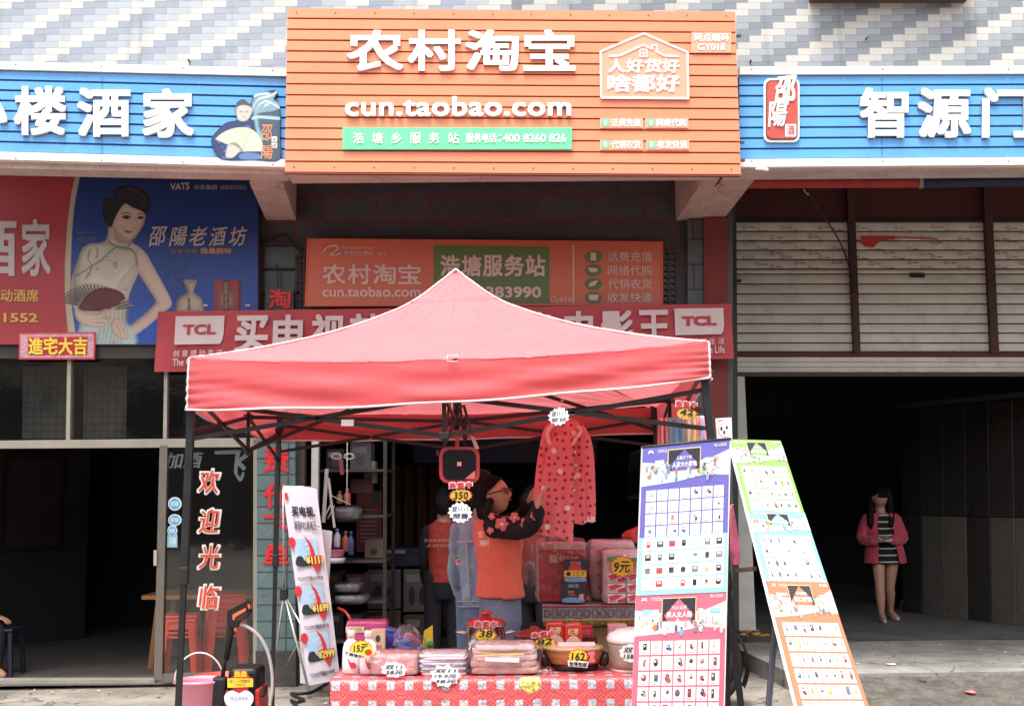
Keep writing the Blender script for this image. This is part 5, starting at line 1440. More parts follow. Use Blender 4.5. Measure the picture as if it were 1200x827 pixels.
# rice cooker ----------------------------------------------------------------------
c = T(741, 6.28); rc = thing('rice_cooker', 'round rice cooker with white lid and beige body at the right end of the table', 'rice cooker', c)
b = MB(); b.lathe([(.10, .012), (.122, .02), (.128, .05), (.13, .13), (.128, .145)], c, M('a8998a', .35, .08, 6, metal=.3), 40); b.build('body', rc)
b = MB(); b.lathe([(.13, .145), (.136, .15), (.138, .165), (.125, .19), (.08, .212), (.03, .22), (0, .221)], c, M('eee6e6', .25, .03, coat=.5), 40); b.build('lid', rc)
b = MB(); b.lathe([(.105, .0), (.118, .003), (.12, .016), (.10, .02)], c, M('e3cfcf', .4), 36); b.build('base', rc)
b = MB(); b.pillow(c + V((.01, -.115, .172)), (.09, .03, .022), M('8a4038', .35), 3, 0, 1, Matrix.Rotation(-.6, 3, 'X')); b.build('latch', rc)
paper_tag(PL(736, 765, 6.12).quad((724, 753), (757, 753), (757, 776), (725, 777)), ['双11', '158元'], 'white paper tag stuck on the rice cooker', seed=12)
c, s = item(714, 732, 735, 775, 6.55, .1); b = MB(); b.box(c, s, M('e3a3ac', .45, .06), bev=.004); q = fq(c, s, .001); b.text(q.sub(.15, .1, .85, .3), '电饭煲', .001, M('b3434f', .5)); tag(b.build('pink_box'), 'pale pink box standing behind the rice cooker', 'box')

# ================================================================== BACK TABLE with lace runner
BZ = P(690, 709, 7.15).z
xa2, xb2 = P(638, 710, 7.15).x, P(792, 710, 7.15).x
bt_ = thing('side_table', 'second table under a grey lace runner behind the front table, holding tissue packs', 'table', V(((xa2 + xb2) / 2, 7.4, 0)))
b = MB(); b.box(((xa2 + xb2) / 2, 7.42, BZ - .02), (xb2 - xa2, .56, .035), M('6a4030', .6)); b.build('tabletop', bt_)
for x in (xa2 + .05, xb2 - .05):
    for y in (7.2, 7.64):
        b = MB(); b.box((x, y, (BZ - .04) / 2), (.04, .04, BZ - .04), M('59402f', .6, .2)); b.build('leg', bt_)
b = MB(); lace = M('a9a2a0', .8, .25, 60, .4, 120)
def lf(s, t_):
    x = xa2 - .012 + (xb2 - xa2 + .024) * s
    if t_ < .7: return V((x, 7.70 - (.57) * t_ / .7, BZ + .003))
    k = (t_ - .7) / .3; return V((x, 7.128 - .008 * sin(s * 40) * k - .004, BZ + .003 - .085 * k))
b.sheet(lf, 80, 20, lace)
q = Q(lf(0, .7), lf(1, .7), lf(1, 1), lf(0, 1)); pat = M('6e686a', .8, .1)
for i in range(17):
    a = i / 17 + .01; rq = q.sub(a, .25, a + .042, .8)
    b.ring(rq, [(0, 0), (1, 0), (1, 1), (0, 1)], .006, .010, .012, pat)
    b.oval(rq.sub(.25, .2, .75, .8), .013, M('8f888a', .8))
for i in range(17):
    a = i / 17 + .052; b.oval(q.sub(a - .004, .3, a + .012, .62), .0125, pat)
fr_ = M('b89a4a', .7, .2)
for i in range(90):
    s_ = (i + .5) / 90; p = lf(s_, 1) + V((0, -.002, 0)); b.tube([p, p + V((random.uniform(-.003, .003), -.002, -random.uniform(.026, .04)))], .0028, fr_, 4)
b.face(q.sub(0, .0, 1, .12), .0105, M('9a4040', .8, .1)); b.face(q.sub(0, .93, 1, 1), .0115, M('c9a858', .6))
tag(b.build('lace_runner'), 'grey lace table runner with gold fringe on the second table', 'tablecloth')
# packs on it ---------------------------------------------------------------------
def up(px0, py_top, px1, Y, dep):
    a, c = P(px0, 700, Y), P(px1, py_top, Y); h = c.z - BZ - .006
    return V(((a.x + c.x) / 2, Y + dep / 2, BZ + .006 + h / 2)), V((c.x - a.x, dep, h))
c, s = up(629, 634, 687, 7.25, .18)
t_ = thing('blanket_pack', 'large red boxed blanket pack with gold characters in a clear bag below the pyjamas', 'pack', c - V((0, 0, s.z / 2)))
b = MB(); b.box(c, s * .97, M('d9a0a0', .5, .08), bev=.012); q = fq(c, s * .97, .001)
b.slab(q.sub(.04, .12, .98, .98), .0, .004, M('c4363f', .45, .12, 8)); g3 = M('e2cf9a', .4)
for i, ch in enumerate('福中福'): b.text(q.sub(.24 + i * .22, .2 + .02 * i, .42 + i * .22, .34), ch, .006, g3, 0, bold(.03, 6))
b.text(q.sub(.1, .16, .18, .24), '囍', .006, M('d8b070', .4)); b.face(q.sub(.35, .04, .68, .11), .003, M('efe4da', .4)); b.text(q.sub(.45, .05, .66, .1), '秒杀价', .005, M('d8822a', .4))
b.build('box', t_); b = MB(); b.pillow(c + V((0, -.003, .008)), (s.x * 1.04, s.y * 1.05, s.z * 1.05), wrap, 9, .014, 30, nu=48, nv=40, seed=2); b.build('film', t_)
def tissue(px0, y0, px1, Y, l, print_):
    c, s = up(px0, y0, px1, Y, .2); t_ = thing('tissue_pack', l, 'pack', c - V((0, 0, s.z / 2)), 'tissue packs on the second table')
    b = MB(); b.pillow(c, s, M('e2bcc0', .4, .12, 9), 8, .012, 9, seed=px0)
    q = fq(c, s, .007)
    if print_:
        b.face(q.sub(.1, .12, .98, .2), .003, M('4f9a55', .45)); rr = random.Random(1)
        for r in range(3):
            for k in range(2):
                w_ = q.sub(.1 + k * .45, .42 + r * .19, .1 + k * .45 + .40, .42 + r * .19 + .165); b.face(w_, .003, M('f0dfe0', .45))
                b.poly(w_, [(.0, .3), (.5, .05), (.9, .2), (.6, .5), (.2, .75)], .0042, M('dc4a58', .45)); b.poly(w_, [(.55, .7), (1, .4), (1, .95), (.6, .95)], .0046, M('d13a4a', .45)); b.text(w_.sub(.05, .6, .5, .9), '抽纸', .005, M('c2455a', .45))
        b.text(q.sub(.18, .22, .9, .33), '双十一特价', .0045, M('d8343a', .45), 0, bold(.02, 4)); b.face(q.sub(.45, .07, .78, .14), .006, TWH); b.text(q.sub(.55, .08, .76, .13), '特价', .0075, M('d8822a', .4))
    else:
        for k in range(4): b.poly(q.sub(.1, .1 + k * .2, .6, .28 + k * .2), [(.1, .3), (.6, .1), (.8, .5), (.3, .8)], .003, M('d36a78', .45))
    b.build('packet', t_); b = MB(); b.pillow(c, s * 1.03, wrap, 9, .012, 32, nu=48, nv=40, seed=px0); b.build('film', t_)
tissue(691, 633, 745, 7.34, 'pale pink tissue pack standing behind the one with the 9 tag', False)
tissue(707, 644, 757, 7.12, 'pink printed tissue pack carrying the big 9 tag', True)
star_tag(PL(733, 663, 7.04).rect(713, 650, 745, 677), '9元', None, None, 'yellow starburst tag reading 9 on the printed tissue pack', col=YEL2, seed=5)
for (x0, y0, x1, y1), l in (((658, 682, 685, 706), 'dark navy detergent box lying lowest against the red blanket pack'), ((661, 655, 687, 682), 'dark navy detergent box with a yellow band stacked on the lower one')):
    c, s = item(x0, y0, x1, y1, 7.14, .07); b = MB(); b.box(c, s, M('262540', .35, .1, coat=.3), bev=.002); q = fq(c, s, .001)
    b.text(q.sub(.3, .08, .75, .24), '超洁', .001, M('cfcfe0', .4)); b.poly(q, smooth_pts([(.05, .8), (.4, .72), (.9, .8), (.95, .97), (.1, .97)]), .001, M('6fa2c8', .4)); b.poly(q, [(.75, .6), (.95, .55), (.95, .85), (.75, .85)], .002, M('d8a0a8', .4))
    if y0 == 655:
        b.face(q.sub(0, .48, 1, .76), .004, YEL2); b.oval(q.sub(.1, .53, .3, .72), .005, BLK); b.text(q.sub(.42, .52, .9, .72), '15.9', .005, M('8a7020', .5), shear=.2); b.poly(q, smooth_pts([(.2, .45), (.5, .05), (.8, .45)]), .002, M('c8413a', .4))
    else: b.text(q.sub(.28, .4, .55, .52), '洗衣粉', .002, YEL2, 0, bold(.02, 4)); b.face(q.sub(.3, .56, .6, .64), .002, M('b84a52', .4))
    tag(b.build('detergent_box'), l, 'box', 'navy detergent boxes')
# cartons below the second table
for (x0, y0, x1, Y, hx, l) in ((664, 733, 690, 7.5, 'c4a070', 'plain tan carton under the second table, left one'), (690, 735, 714, 7.45, 'cbab7c', 'plain tan carton under the second table, right one'), (714, 728, 748, 7.55, 'a82a34', 'deep red carton under the second table beside the tan ones')):
    a, c = P(x0, 700, Y), P(x1, y0, Y); s = V((c.x - a.x - .004, .25, c.z - .004)); c0 = V(((a.x + c.x) / 2, Y + .125, s.z / 2 + .004))
    b = MB(); b.box(c0, s, M(hx, .7, .12, 6), bev=.004); q = fq(c0, s, .001); b.face(q.sub(0.03, .4, .97, .44), .001, M('b8a080', .4) if hx[0] == 'c' else M('c85a5a', .5)); tag(b.build('carton'), l, 'carton')

# ================================================================== HANGING THINGS UNDER THE TENT
# griddle
GY = 5.86
GP = PL(538, 540, GY)
gr = thing('electric_griddle', 'red framed square electric griddle hung by straps from the tent frame', 'griddle', GP.hit(538, 566))
b = MB(); redm = M('a82f33', .35, .1, 8, coat=.4)
b.polypx(GP, rrect(515, 523.5, 562, 566, 10), .02, redm, -.05, smooth=False); b.build('frame', gr)
b = MB(); b.polypx(GP, rrect(519, 527, 558, 562, 8), .024, M('17121a', .18, .1, coat=.5), .0, smooth=False)
b.slab(GP.rect(536, 541, 541, 546), .024, .028, M('d8857a', .4)); b.poly(GP.rect(545, 551, 557, 561), [(1, 0), (1, 1), (0, 1)], .0255, M('c8605c', .4)); b.build('plate', gr)
b = MB(); b.polypx(GP, rrect(533.5, 511, 538, 526, 1.8), .012, redm, -.02, smooth=False); b.build('handle', gr)
b = MB(); st_ = M('3a2224', .6, .2)
for x0, x1 in ((541, 517), (543, 560)):
    b.bar(GP.hit(x0, 474, -.02), GP.hit(x1, 531, .0), .014, .004, st_, V((0, 1, 0)))
b.tube(smooth_line([GP.hit(517, 531), GP.hit(513, 533, .01), GP.hit(514, 527, .01)]), .006, st_, 6); b.build('strap', gr)
b = MB(); q = GP.quad((551, 510), (556, 512), (562, 526), (557, 526)); b.slab(q, .03, .032, M('d2828a', .5)); b.build('paper_label', gr)
TP = PL(538, 580, 5.76)
star_tag(TP.quad((526, 565), (554, 564), (555, 588), (525, 589)), '350', None, '热卖中', 'yellow starburst tag reading 35 hung below the red griddle', col=M('dca83a', .45), seed=3)
paper_tag(TP.quad((524, 588), (553, 587), (555, 613), (525, 613)), ['双11.11', '预售'], 'white jagged paper tag below the yellow one under the griddle', seed=9, k=14)
# pyjamas
PJ = PL(660, 560, 6.8)
dots = bpy.data.materials.new('dotted_pyjama_cotton'); dots.use_nodes = True
t = dots.node_tree; N = t.nodes; L = t.links; bs2 = N['Principled BSDF']
tc = N.new('ShaderNodeTexCoord'); sp_ = N.new('ShaderNodeSeparateXYZ'); L.new(tc.outputs['Object'], sp_.inputs[0]); mp = N.new('ShaderNodeCombineXYZ'); L.new(sp_.outputs[0], mp.inputs[0]); L.new(sp_.outputs[2], mp.inputs[1])
vo = N.new('ShaderNodeTexVoronoi'); vo.voronoi_dimensions = '2D'; vo.inputs['Scale'].default_value = 22; vo.inputs['Randomness'].default_value = .45; L.new(mp.outputs[0], vo.inputs['Vector'])
k = math_n(t, 'LESS_THAN', vo.outputs['Distance'], .21)
v2_ = N.new('ShaderNodeTexVoronoi'); v2_.voronoi_dimensions = '2D'; v2_.inputs['Scale'].default_value = 6.5; L.new(mp.outputs[0], v2_.inputs['Vector'])
k2 = math_n(t, 'LESS_THAN', v2_.outputs['Distance'], .10)
m1 = N.new('ShaderNodeMix'); m1.data_type = 'RGBA'; m1.inputs[6].default_value = (*lin('e2727a'), 1); m1.inputs[7].default_value = (*lin('96303a'), 1); L.new(k, m1.inputs[0])
m2 = N.new('ShaderNodeMix'); m2.data_type = 'RGBA'; m2.inputs[7].default_value = (*lin('efd0c4'), 1); L.new(m1.outputs[2], m2.inputs[6]); L.new(k2, m2.inputs[0])
L.new(m2.outputs[2], bs2.inputs['Base Color']); bs2.inputs['Roughness'].default_value = .85; bs2.inputs['Sheen Weight'].default_value = .3
def cloth_poly(b, pl, pts, mat, n, thick, fold=.012, fs=60, seed=0, step=3.0):
    """a garment piece: the outline filled with a fine grid that bulges and folds"""
    xs = [p[0] for p in pts]; ys = [p[1] for p in pts]; x0, x1, y0, y1 = min(xs), max(xs), min(ys), max(ys)
    ny = max(4, int((y1 - y0) / step)); nx = max(6, int((x1 - x0) / step))
    def span(y):
        c = []
        for i in range(len(pts)):
            (ax, ay), (bx, by) = pts[i], pts[(i + 1) % len(pts)]
            if (ay <= y < by) or (by <= y < ay): c.append(ax + (bx - ax) * (y - ay) / (by - ay))
        return (min(c), max(c)) if len(c) >= 2 else None
    rows = []
    for j in range(ny + 1):
        y = y0 + .05 + (y1 - y0 - .1) * j / ny; sp_ = span(y)
        if sp_: rows.append((y, sp_))
    for sgn in (1, -1):
        vs = []
        for y, (a, c) in rows:
            for i in range(nx + 1):
                s = i / nx; x = a + (c - a) * s
                e = math.sqrt(max(0, 1 - (2 * s - 1) ** 2))
                d = n + sgn * thick * e + e * fold * (sin(x / 1000 * fs * 6 + 2 * noise.noise(V((x * .03, y * .012, seed)))) * .5 + 1.2 * noise.noise(V((x * .05, y * .02, seed + 3))))
                vs.append(pl.hit(x, y, d))
        W_ = nx + 1
        b.add(vs, [(j * W_ + i, j * W_ + i + 1, (j + 1) * W_ + i + 1, (j + 1) * W_ + i) for j in range(len(rows) - 1) for i in range(nx)], mat, True)
pj = thing('pyjama_set', 'pink dotted pyjama top and trousers hung from the tent frame', 'clothing', PJ.hit(660, 632))
b = MB()
cloth_poly(b, PJ, smooth_pts([(641, 500), (652, 494), (672, 494), (683, 500), (690, 520), (691, 606), (668, 611), (655, 606), (640, 560), (636, 520)], 5), dots, .02, .03, seed=1)
b.build('top', pj)
b = MB(); cloth_poly(b, PJ, smooth_pts([(675, 496), (686, 502), (694, 522), (697, 560), (697, 608), (687, 608), (682, 570), (676, 530)], 5), dots, .03, .022, seed=2)
b.slab(PJ.quad((687, 605), (697, 605), (697, 611), (688, 611)), .0, .05, M('e8cfcb', .8)); b.build('sleeve', pj)
b = MB(); cloth_poly(b, PJ, smooth_pts([(646, 496), (637, 504), (631, 530), (627, 560), (626, 590), (634, 594), (642, 575), (650, 545), (652, 515)], 5), dots, .03, .022, seed=3); b.build('sleeve', pj)
b = MB(); cloth_poly(b, PJ, smooth_pts([(646, 514), (668, 512), (672, 545), (671, 634), (664, 633), (650, 629), (632, 625), (630, 590), (637, 550)], 2), dots, .055, .016, seed=4); b.build('trousers', pj)
b = MB(); pkw = M('efb0b2', .8, .05)
b.tube(smooth_line([PJ.hit(x, y, .065) for x, y in ((645, 522), (641, 510), (646, 500), (655, 496))]), .012, pkw, 8); b.tube(smooth_line([PJ.hit(x, y, .065) for x, y in ((676, 499), (680, 506), (674, 515), (670, 522))]), .010, pkw, 8)
for x, y in ((673, 530), (674, 545), (673, 560), (672, 574)): b.ball(PJ.hit(x, y, .062), .007, M('e6d6d2', .4), 8)
b.build('collar', pj)
b = MB(); b.tube(smooth_line([PJ.hit(x, y, .0) for x, y in ((640, 500), (660, 489), (684, 499))]), .005, M('c8b0b0', .4), 6); b.tube(smooth_line([PJ.hit(x, y, .0) for x, y in ((660, 489), (660, 483), (664, 478), (658, 475))]), .004, M('b0b0b0', .3, metal=.8), 6); b.build('hanger', pj)
paper_tag(PL(655, 487, 5.6).quad((641, 479), (667, 475), (668, 498), (643, 500)), ['双11.11', '特价 45元'], 'pale jagged paper tag pinned at the collar of the dotted pyjamas', seed=10, k=13)
# towels on a line
TW = PL(805, 500, 6.3)
b = MB(); b.tube([TW.hit(772, 494, -.02), TW.hit(836, 488, -.02)], .008, M('b8a89a', .5), 8); tag(b.build('towel_rail'), 'thin rail carrying small towels beside the right tent pole', 'rail')
def stripes(name, cols, n_):
    mt = bpy.data.materials.new(name); mt.use_nodes = True; t = mt.node_tree; N = t.nodes; L = t.links
    tc = N.new('ShaderNodeTexCoord'); sp = N.new('ShaderNodeSeparateXYZ'); L.new(tc.outputs['Object'], sp.inputs[0])
    cr = N.new('ShaderNodeValToRGB'); cr.color_ramp.interpolation = 'CONSTANT'; e = cr.color_ramp.elements
    for i, c in enumerate(cols):
        el = e[i] if i < 2 else e.new(i / len(cols)); el.position = i / len(cols); el.color = (*lin(c), 1)
    L.new(math_n(t, 'FRACT', math_n(t, 'MULTIPLY', sp.outputs[0], n_)), cr.inputs[0]); L.new(cr.outputs[0], N['Principled BSDF'].inputs['Base Color'])
    N['Principled BSDF'].inputs['Roughness'].default_value = .95; N['Principled BSDF'].inputs['Sheen Weight'].default_value = .4
    return mt
for x0, x1, mt, l in ((771, 783, stripes('pink_stripes', ('c2455a', 'e6a8b4', 'd0606e', 'f0c8cc'), 22), 'pink striped towel hanging leftmost on the rail by the right tent pole'), (781, 802, M('8fd0f0', .95, .12, 40, .5, 160, sheen=.4, trans=.25), 'light blue towel hanging on the rail by the right tent pole'),
                      (801, 817, stripes('yellow_stripes', ('efc27a', 'f4e2c0', 'e8a878', 'f6ecd8'), 16), 'yellow and white towel hanging on the rail by the right tent pole'), (815, 834, stripes('mixed_stripes', ('e39ab4', 'f2e6ea', 'e8c284', 'd77a98', 'a8c8e0'), 14), 'pink white and yellow towel hanging rightmost on the rail')):
    b = MB()
    def tf(s, t_, x0=x0, x1=x1):
        return TW.hit(x0 + (x1 - x0) * s, 491.5 - (x0 - 780) * .06 + 44 * t_, .012 + .022 * t_ ** .3 * abs(sin(s * (x1 - x0) * .42)) + .012 * noise.noise(V((s * 4, t_ * 3, x0))))
    b.sheet(tf, 30, 14, mt); b.sheet(lambda s, t_: tf(s, t_ * .8) + V((0, .05 + .02 * sin(s * 7), 0)), 20, 8, mt); b.sheet(lambda s, t_: tf(s, 0).lerp(tf(s, 0) + V((0, .05 + .02 * sin(s * 7), 0)), t_) + V((0, 0, .012 * sin(pi * t_))), 20, 4, mt)
    tag(b.build('towel'), l, 'towel', 'small towels on the rail')
star_tag(PL(804, 484, 5.56).quad((791, 469), (817, 471), (818, 492), (791, 493)), '42', '双11.11预售', '热卖中', 'yellow starburst tag reading 42 above the hanging towels', col=M('dcae4a', .45), seed=6)
PC = PL(848, 500, 5.75); b = MB(); q = PC.quad((838, 490), (857, 489), (858, 514), (840, 515)); b.slab(q, 0, .003, TWH)
b.oval(q.sub(.12, .22, .95, .92), .004, M('ecc0cc', .5)); b.oval(q.sub(.17, .26, .9, .88), .005, M('f4ecec', .5))
for u0, v0 in ((.34, .5), (.68, .46), (.5, .68)): b.oval(q.sub(u0 - .07, v0 - .09, u0 + .07, v0 + .09), .006, BLK, 10)
b.tube([q.pt(.2, .12, .004), q.pt(.45, .1, .004)], .002, M('d87a90', .5), 4)
tag(b.build('paper_card'), 'white card with a pink ring and black spots taped to the right tent pole', 'card')
b = MB(); b.tube(smooth_line([P(x, y, 6.0) for x, y in ((820, 459), (814, 470), (808, 474))]), .003, M('d8d2d0', .4), 5); b.tube(smooth_line([P(x, y, 6.0) for x, y in ((815, 475), (824, 484), (832, 489))]), .003, M('c8b8d8', .4), 5); tag(b.build('string'), 'pale string tied between the right tent pole and the towel tag', 'string')

# ================================================================== CATALOGUE BOARDS
def catalogue(b, q, hx, rows, hf, seed, title, side=.05, cols=7, bright=None, dens=.9, nn=.004, mix=None):
    """one printed sheet: coloured ground, picture header, grid of small goods"""
    rr = random.Random(seed); col = M(hx, .4, .06, 5, coat=.2); wh = M('f1eff0', .4, .02, coat=.2)
    b.face(q, nn, col)
    hd = q.sub(0, 0, 1, hf)
    if bright: b.poly(hd, [(0, .34), (.25, .42), (.75, .40), (1, .20), (1, .8), (.75, .74), (.4, .86), (0, .92)], nn + .0006, M(bright, .4, .1, 30, coat=.2))
    bq = hd.sub(.30, .11, .66, .60)
    b.face(bq.sub(-.03, -.05, 1.03, 1.05), nn + .001, M('d8c79a', .4)); b.face(bq, nn + .0014, M('3a3540', .4, .15, 20))
    b.poly(bq, [(.5, .0), (.05, .75), (.15, 1.0), (.85, 1.0), (.95, .75)], nn + .0018, col)
    b.text(bq.sub(.26, .32, .74, .5), title[0], nn + .0024, wh, 0, bold(.02, 4)); b.text(bq.sub(.12, .58, .9, .86), title[1], nn + .0024, wh, 0, bold(.04, 5))
    b.text(hd.sub(.17, .06, .28, .15), '村淘优品', nn + .0012, wh); b.text(hd.sub(.82, .05, .96, .13), '双11活动', nn + .0012, wh, 0, bold(.02, 4))
    b.poly(hd.sub(.06, .05, .13, .16), [(.0, 1), (.2, .2), (.8, .2), (1, 1), (.7, .7), (.3, .7)], nn + .0012, wh)
    pal = ['d8b070', '8caaca', 'd07a70', 'e6dcd2', '7a88a4', 'e0b0b0', 'a0c4b0', '5f6a80', 'e8d890', 'cfd8e4', 'f0ece8', 'e8e4e4']
    for i in range(46):
        x = rr.choice([rr.uniform(.02, .32), rr.uniform(.62, .95), rr.uniform(.25, .75)]); y = rr.uniform(.40, .76) if not .3 < x < .66 else rr.uniform(.56, .82); w_ = rr.uniform(.012, .05); h_ = rr.uniform(.05, .17)
        b.oval(hd.sub(x, y, x + w_, y + h_), nn + .0024 + .00004 * i, M(rr.choice(pal), .4), 9)
        if h_ > .1: b.oval(hd.sub(x + w_ * .25, y - .045, x + w_ * .75, y + .01), nn + .0025 + .00004 * i, M(rr.choice(['d8b8a4', '4a3c3a', 'e0c8b8']), .4), 8)
    for i in range(7):
        x = rr.choice([rr.uniform(.02, .22), rr.uniform(.68, .86)]); y = rr.uniform(.3, .42); b.face(hd.sub(x, y, x + rr.uniform(.05, .12), y + rr.uniform(.05, .11)), nn + .002 + .00003 * i, M(rr.choice(['e8e0e4', 'f0f0f2', '9ccbd8', 'd8a0a8', 'c8e0d0']), .4))
    g = q.sub(side, hf + .005, 1 - side, .985)
    cw, chh = 1 / cols, 1 / rows
    goods = ['3a3a44', '2c2c34', '7a3a3c', '4a6a9a', 'a8a8b0', 'c05a50', 'd0c8c8', '8a6a5a', '5a8a6a', 'd8a24a', '44464f', '6f7a8a']
    for r in range(rows):
        for c_ in range(cols):
            cell = g.sub(c_ * cw + .009, r * chh + .012, (c_ + 1) * cw - .007, (r + 1) * chh - .010)
            b.face(cell, nn + .001, wh)
            if rr.random() < dens:
                k = rr.random(); cx, cy = rr.uniform(.4, .6), rr.uniform(.36, .5); w_, h_ = rr.uniform(.10, .26), rr.uniform(.15, .31)
                mt = M(rr.choice(mix or goods), .4)
                o_ = cell.sub(cx - w_, cy - h_, cx + w_, cy + h_)
                if k < .35: b.poly(o_, smooth_pts([(rr.uniform(.2, .4), 0), (rr.uniform(.6, 1), .1), (rr.uniform(.7, 1), .5), (.8, 1), (.3, .9), (0, .6), (.15, .3)], 3), nn + .0016, mt)
                elif k < .6: b.face(o_, nn + .0016, mt)
                else: b.oval(o_, nn + .0016, mt, 10)
                b.face(o_.sub(.15, .2, .6, .5), nn + .0021, M(rr.choice(['d8d0cc', '8a8a96', 'b06a60', 'f0e8e0', 'c8d4e8']), .4))
                if k < .3: b.oval(o_.sub(.5, .5, 1.2, 1.1), nn + .0019, M(rr.choice(goods), .4), 8)
            b.face(cell.sub(.2, .8, .8 - rr.uniform(0, .3), .84), nn + .0016, M('b9b2b8', .4)); 
            if rr.random() < .8: b.face(cell.sub(.2, .88, .62, .92), nn + .0016, M('cf8f92', .4))
PB = PL(800, 660, 5.42, 4)
QB = PB.quad((752, 524), (856.5, 514), (849, 842), (740, 842))
qb1 = lambda t0, t1: QB.sub(.0, t0, 1, t1)
cb = thing('catalogue_board', 'tall display board pasted with blue and crimson catalogue sheets, nearer one facing the street', 'display board', QB.pt(.5, 1))
b = MB(); b.slab(QB, -.012, .002, M('e9e6e2', .5, .04)); b.tube([QB.a, QB.b], .007, M('2a2a2c', .5), 6); b.build('board', cb)
b = MB()
catalogue(b, QB.sub(.01, .004, .985, .347), '706bbb', 4, .46, 11, ('云集天下货', '人家大小家电'), bright='cfe4ea', dens=.62, mix=['c8d0dc', 'b8c0cc', '6a86b0', 'd89a6a', '4a90c0', 'd8d8de', '3a3a44'])
b.build('catalogue_sheet', cb)
b = MB()
q = QB.sub(.005, .340, .985, .552); b.face(q, .006, M('a2d8ea', .4, .06)); g = q.sub(.04, .015, .97, .93); rr = random.Random(21)
for r in range(4):
    for c_ in range(7):
        cell = g.sub(c_ / 7 + .006, r / 4 + .01, (c_ + 1) / 7 - .004, (r + 1) / 4 - .01); b.face(cell, .007, M('f1eff0', .4, .02, coat=.2))
        w_ = rr.uniform(.15, .3); o_ = cell.sub(.5 - w_, .25, .5 + w_, .72)
        if rr.random() < .9:
            (b.oval if rr.random() < .4 else b.face)(o_, .008, M(rr.choice(['3a3a40', '5a5a62', '8a8a92', 'c0504a', 'd8d8dc', '2a2a30', 'e0b890']), .4)); b.face(o_.sub(.2, .15, .8, .5), .0088, M(rr.choice(['7a7a82', 'd8d8dc', '3a3a40', 'e8e0dc']), .4))
        b.face(cell.sub(.2, .84, .7, .88), .008, M('b9b2b8', .4))
b.build('catalogue_sheet', cb)
b = MB(); catalogue(b, QB.sub(-.005, .55, .985, 1.0), 'd66f86', 5, .365, 31, ('不止五折', '男人女人街'), bright='dfe6ea', nn=.004, dens=.97, mix=['2a2a32', '3a2e34', '5a4a52', '8a3a40', '4a5a80', 'b05058', '2c2c36', 'c8b0b4']); b.build('catalogue_sheet', cb)
b = MB()
for sx_ in (.04, .96):
    p = QB.pt(sx_, .05, -.02); b.bar(p, V((p.x + (.06 if sx_ > .5 else 0), p.y + .55, .0)), .026, .026, M('26272a', .45, .15), V((0, 1, 0)), .003)
b.build('prop_leg', cb)
# green/blue/orange board, leaning and turned to the right
gA, gB = P(854.5, 515, 5.62), P(914, 516.5, 5.95)
gD = P(937, 842, 5.02); _n = (gB - gA).cross(gD - gA); _d = ray(1021, 842); gC = CAM + _d * ((gA - CAM).dot(_n) / _d.dot(_n))
QG = Q(gA, gB, gC, gD)
cg = thing('catalogue_board', 'slanting display board pasted with green, light blue and orange catalogue sheets', 'display board', QG.pt(.5, 1))
b = MB(); b.slab(QG, -.012, .002, M('e4e2de', .5, .04)); b.build('board', cb if 0 else cg)
b = MB(); catalogue(b, QG.sub(.0, .0, 1, .287), '98ca6e', 4, .36, 41, ('食为天', '好吃不贵'), bright='dfe8e0', side=.06); b.build('catalogue_sheet', cg)
b = MB(); catalogue(b, QG.sub(.0, .284, 1, .545), '92cfe4', 4, .33, 51, ('居家', '好生活'), bright='dfe8ec', side=.06, nn=.006, dens=.75); b.build('catalogue_sheet', cg)
b = MB(); catalogue(b, QG.sub(.0, .542, 1, 1.0), 'e08058', 6, .30, 61, ('全球购', '进口好货'), bright='e6e0da', side=.06, nn=.008, mix=['c83a34', '5a7a9a', '8a4a30', '4a6a4a', 'd8a84a', 'b02a34', '3a3a44', '7a5a8a']); b.build('catalogue_sheet', cg)
b = MB(); p = QG.pt(.06, .38, -.03); b.bar(P(913, 680, 5.52), P(899, 845, 5.32), .024, .024, M('3c3c48', .4, .15), V((0, 1, 0)), .003); b.bar(P(862, 668, 5.62), P(884, 666, 5.5), .03, .02, M('5a4436', .6, .2), V((0, 0, 1)), .003); b.build('prop_leg', cg)
# pink cloth between the boards
b = MB(); cloth_poly(b, PL(858, 630, 5.62), [(853, 592), (859, 590), (864, 620), (868, 652), (867, 661), (857, 661), (853, 630)], M('d96a8a', .85, .25, 30, .3, 120, sheen=.3), 0, .012, seed=8); tag(b.build('pink_cloth'), 'strip of pink cloth hanging between the two catalogue boards', 'cloth')

# ================================================================== PRESSURE WASHER
WYd = 6.7
def WP(px, py, dy=0.0): return P(px, py, WYd + dy)
c = P(283, 830, WYd); c.z = 0
pw = thing('pressure_washer', 'black and red pressure washer with its spray lance standing upright beside the pink bucket', 'pressure washer', c)
ztop = P(283, 783, WYd).z
blk = M('1f1e20', .42, .12, 12, spec=.4); rd = M('c0342c', .35, .08, 8, coat=.3)
b = MB(); b.box(c + V((0, .12, ztop * .5)), (.17, .22, ztop), blk, bev=.03, seg=3); b.build('body', pw)
b = MB()
for sx_ in (-1, 1): b.box(c + V((sx_ * .088, .10, ztop * .42)), (.03, .24, ztop * .78), rd, bev=.012)
b.box(c + V((0, .0, ztop * .25)), (.16, .05, ztop * .45), rd, bev=.015); b.build('side_panel', pw)
for sx_ in (-1, 1):
    b = MB(); b.lathe([(.0, -.025), (.06, -.025), (.075, -.015), (.075, .015), (.06, .025), (0, .025)], c + V((sx_ * .12, .16, .076)), blk, 28, Matrix.Rotation(pi / 2, 3, 'Y')); b.build('wheel', pw)
b = MB(); b.tube(smooth_line([WP(301, 812), WP(308, 814), WP(311, 808), WP(310, 802)]), .011, blk, 8); b.build('hook', pw)
lg = thing
b = MB()
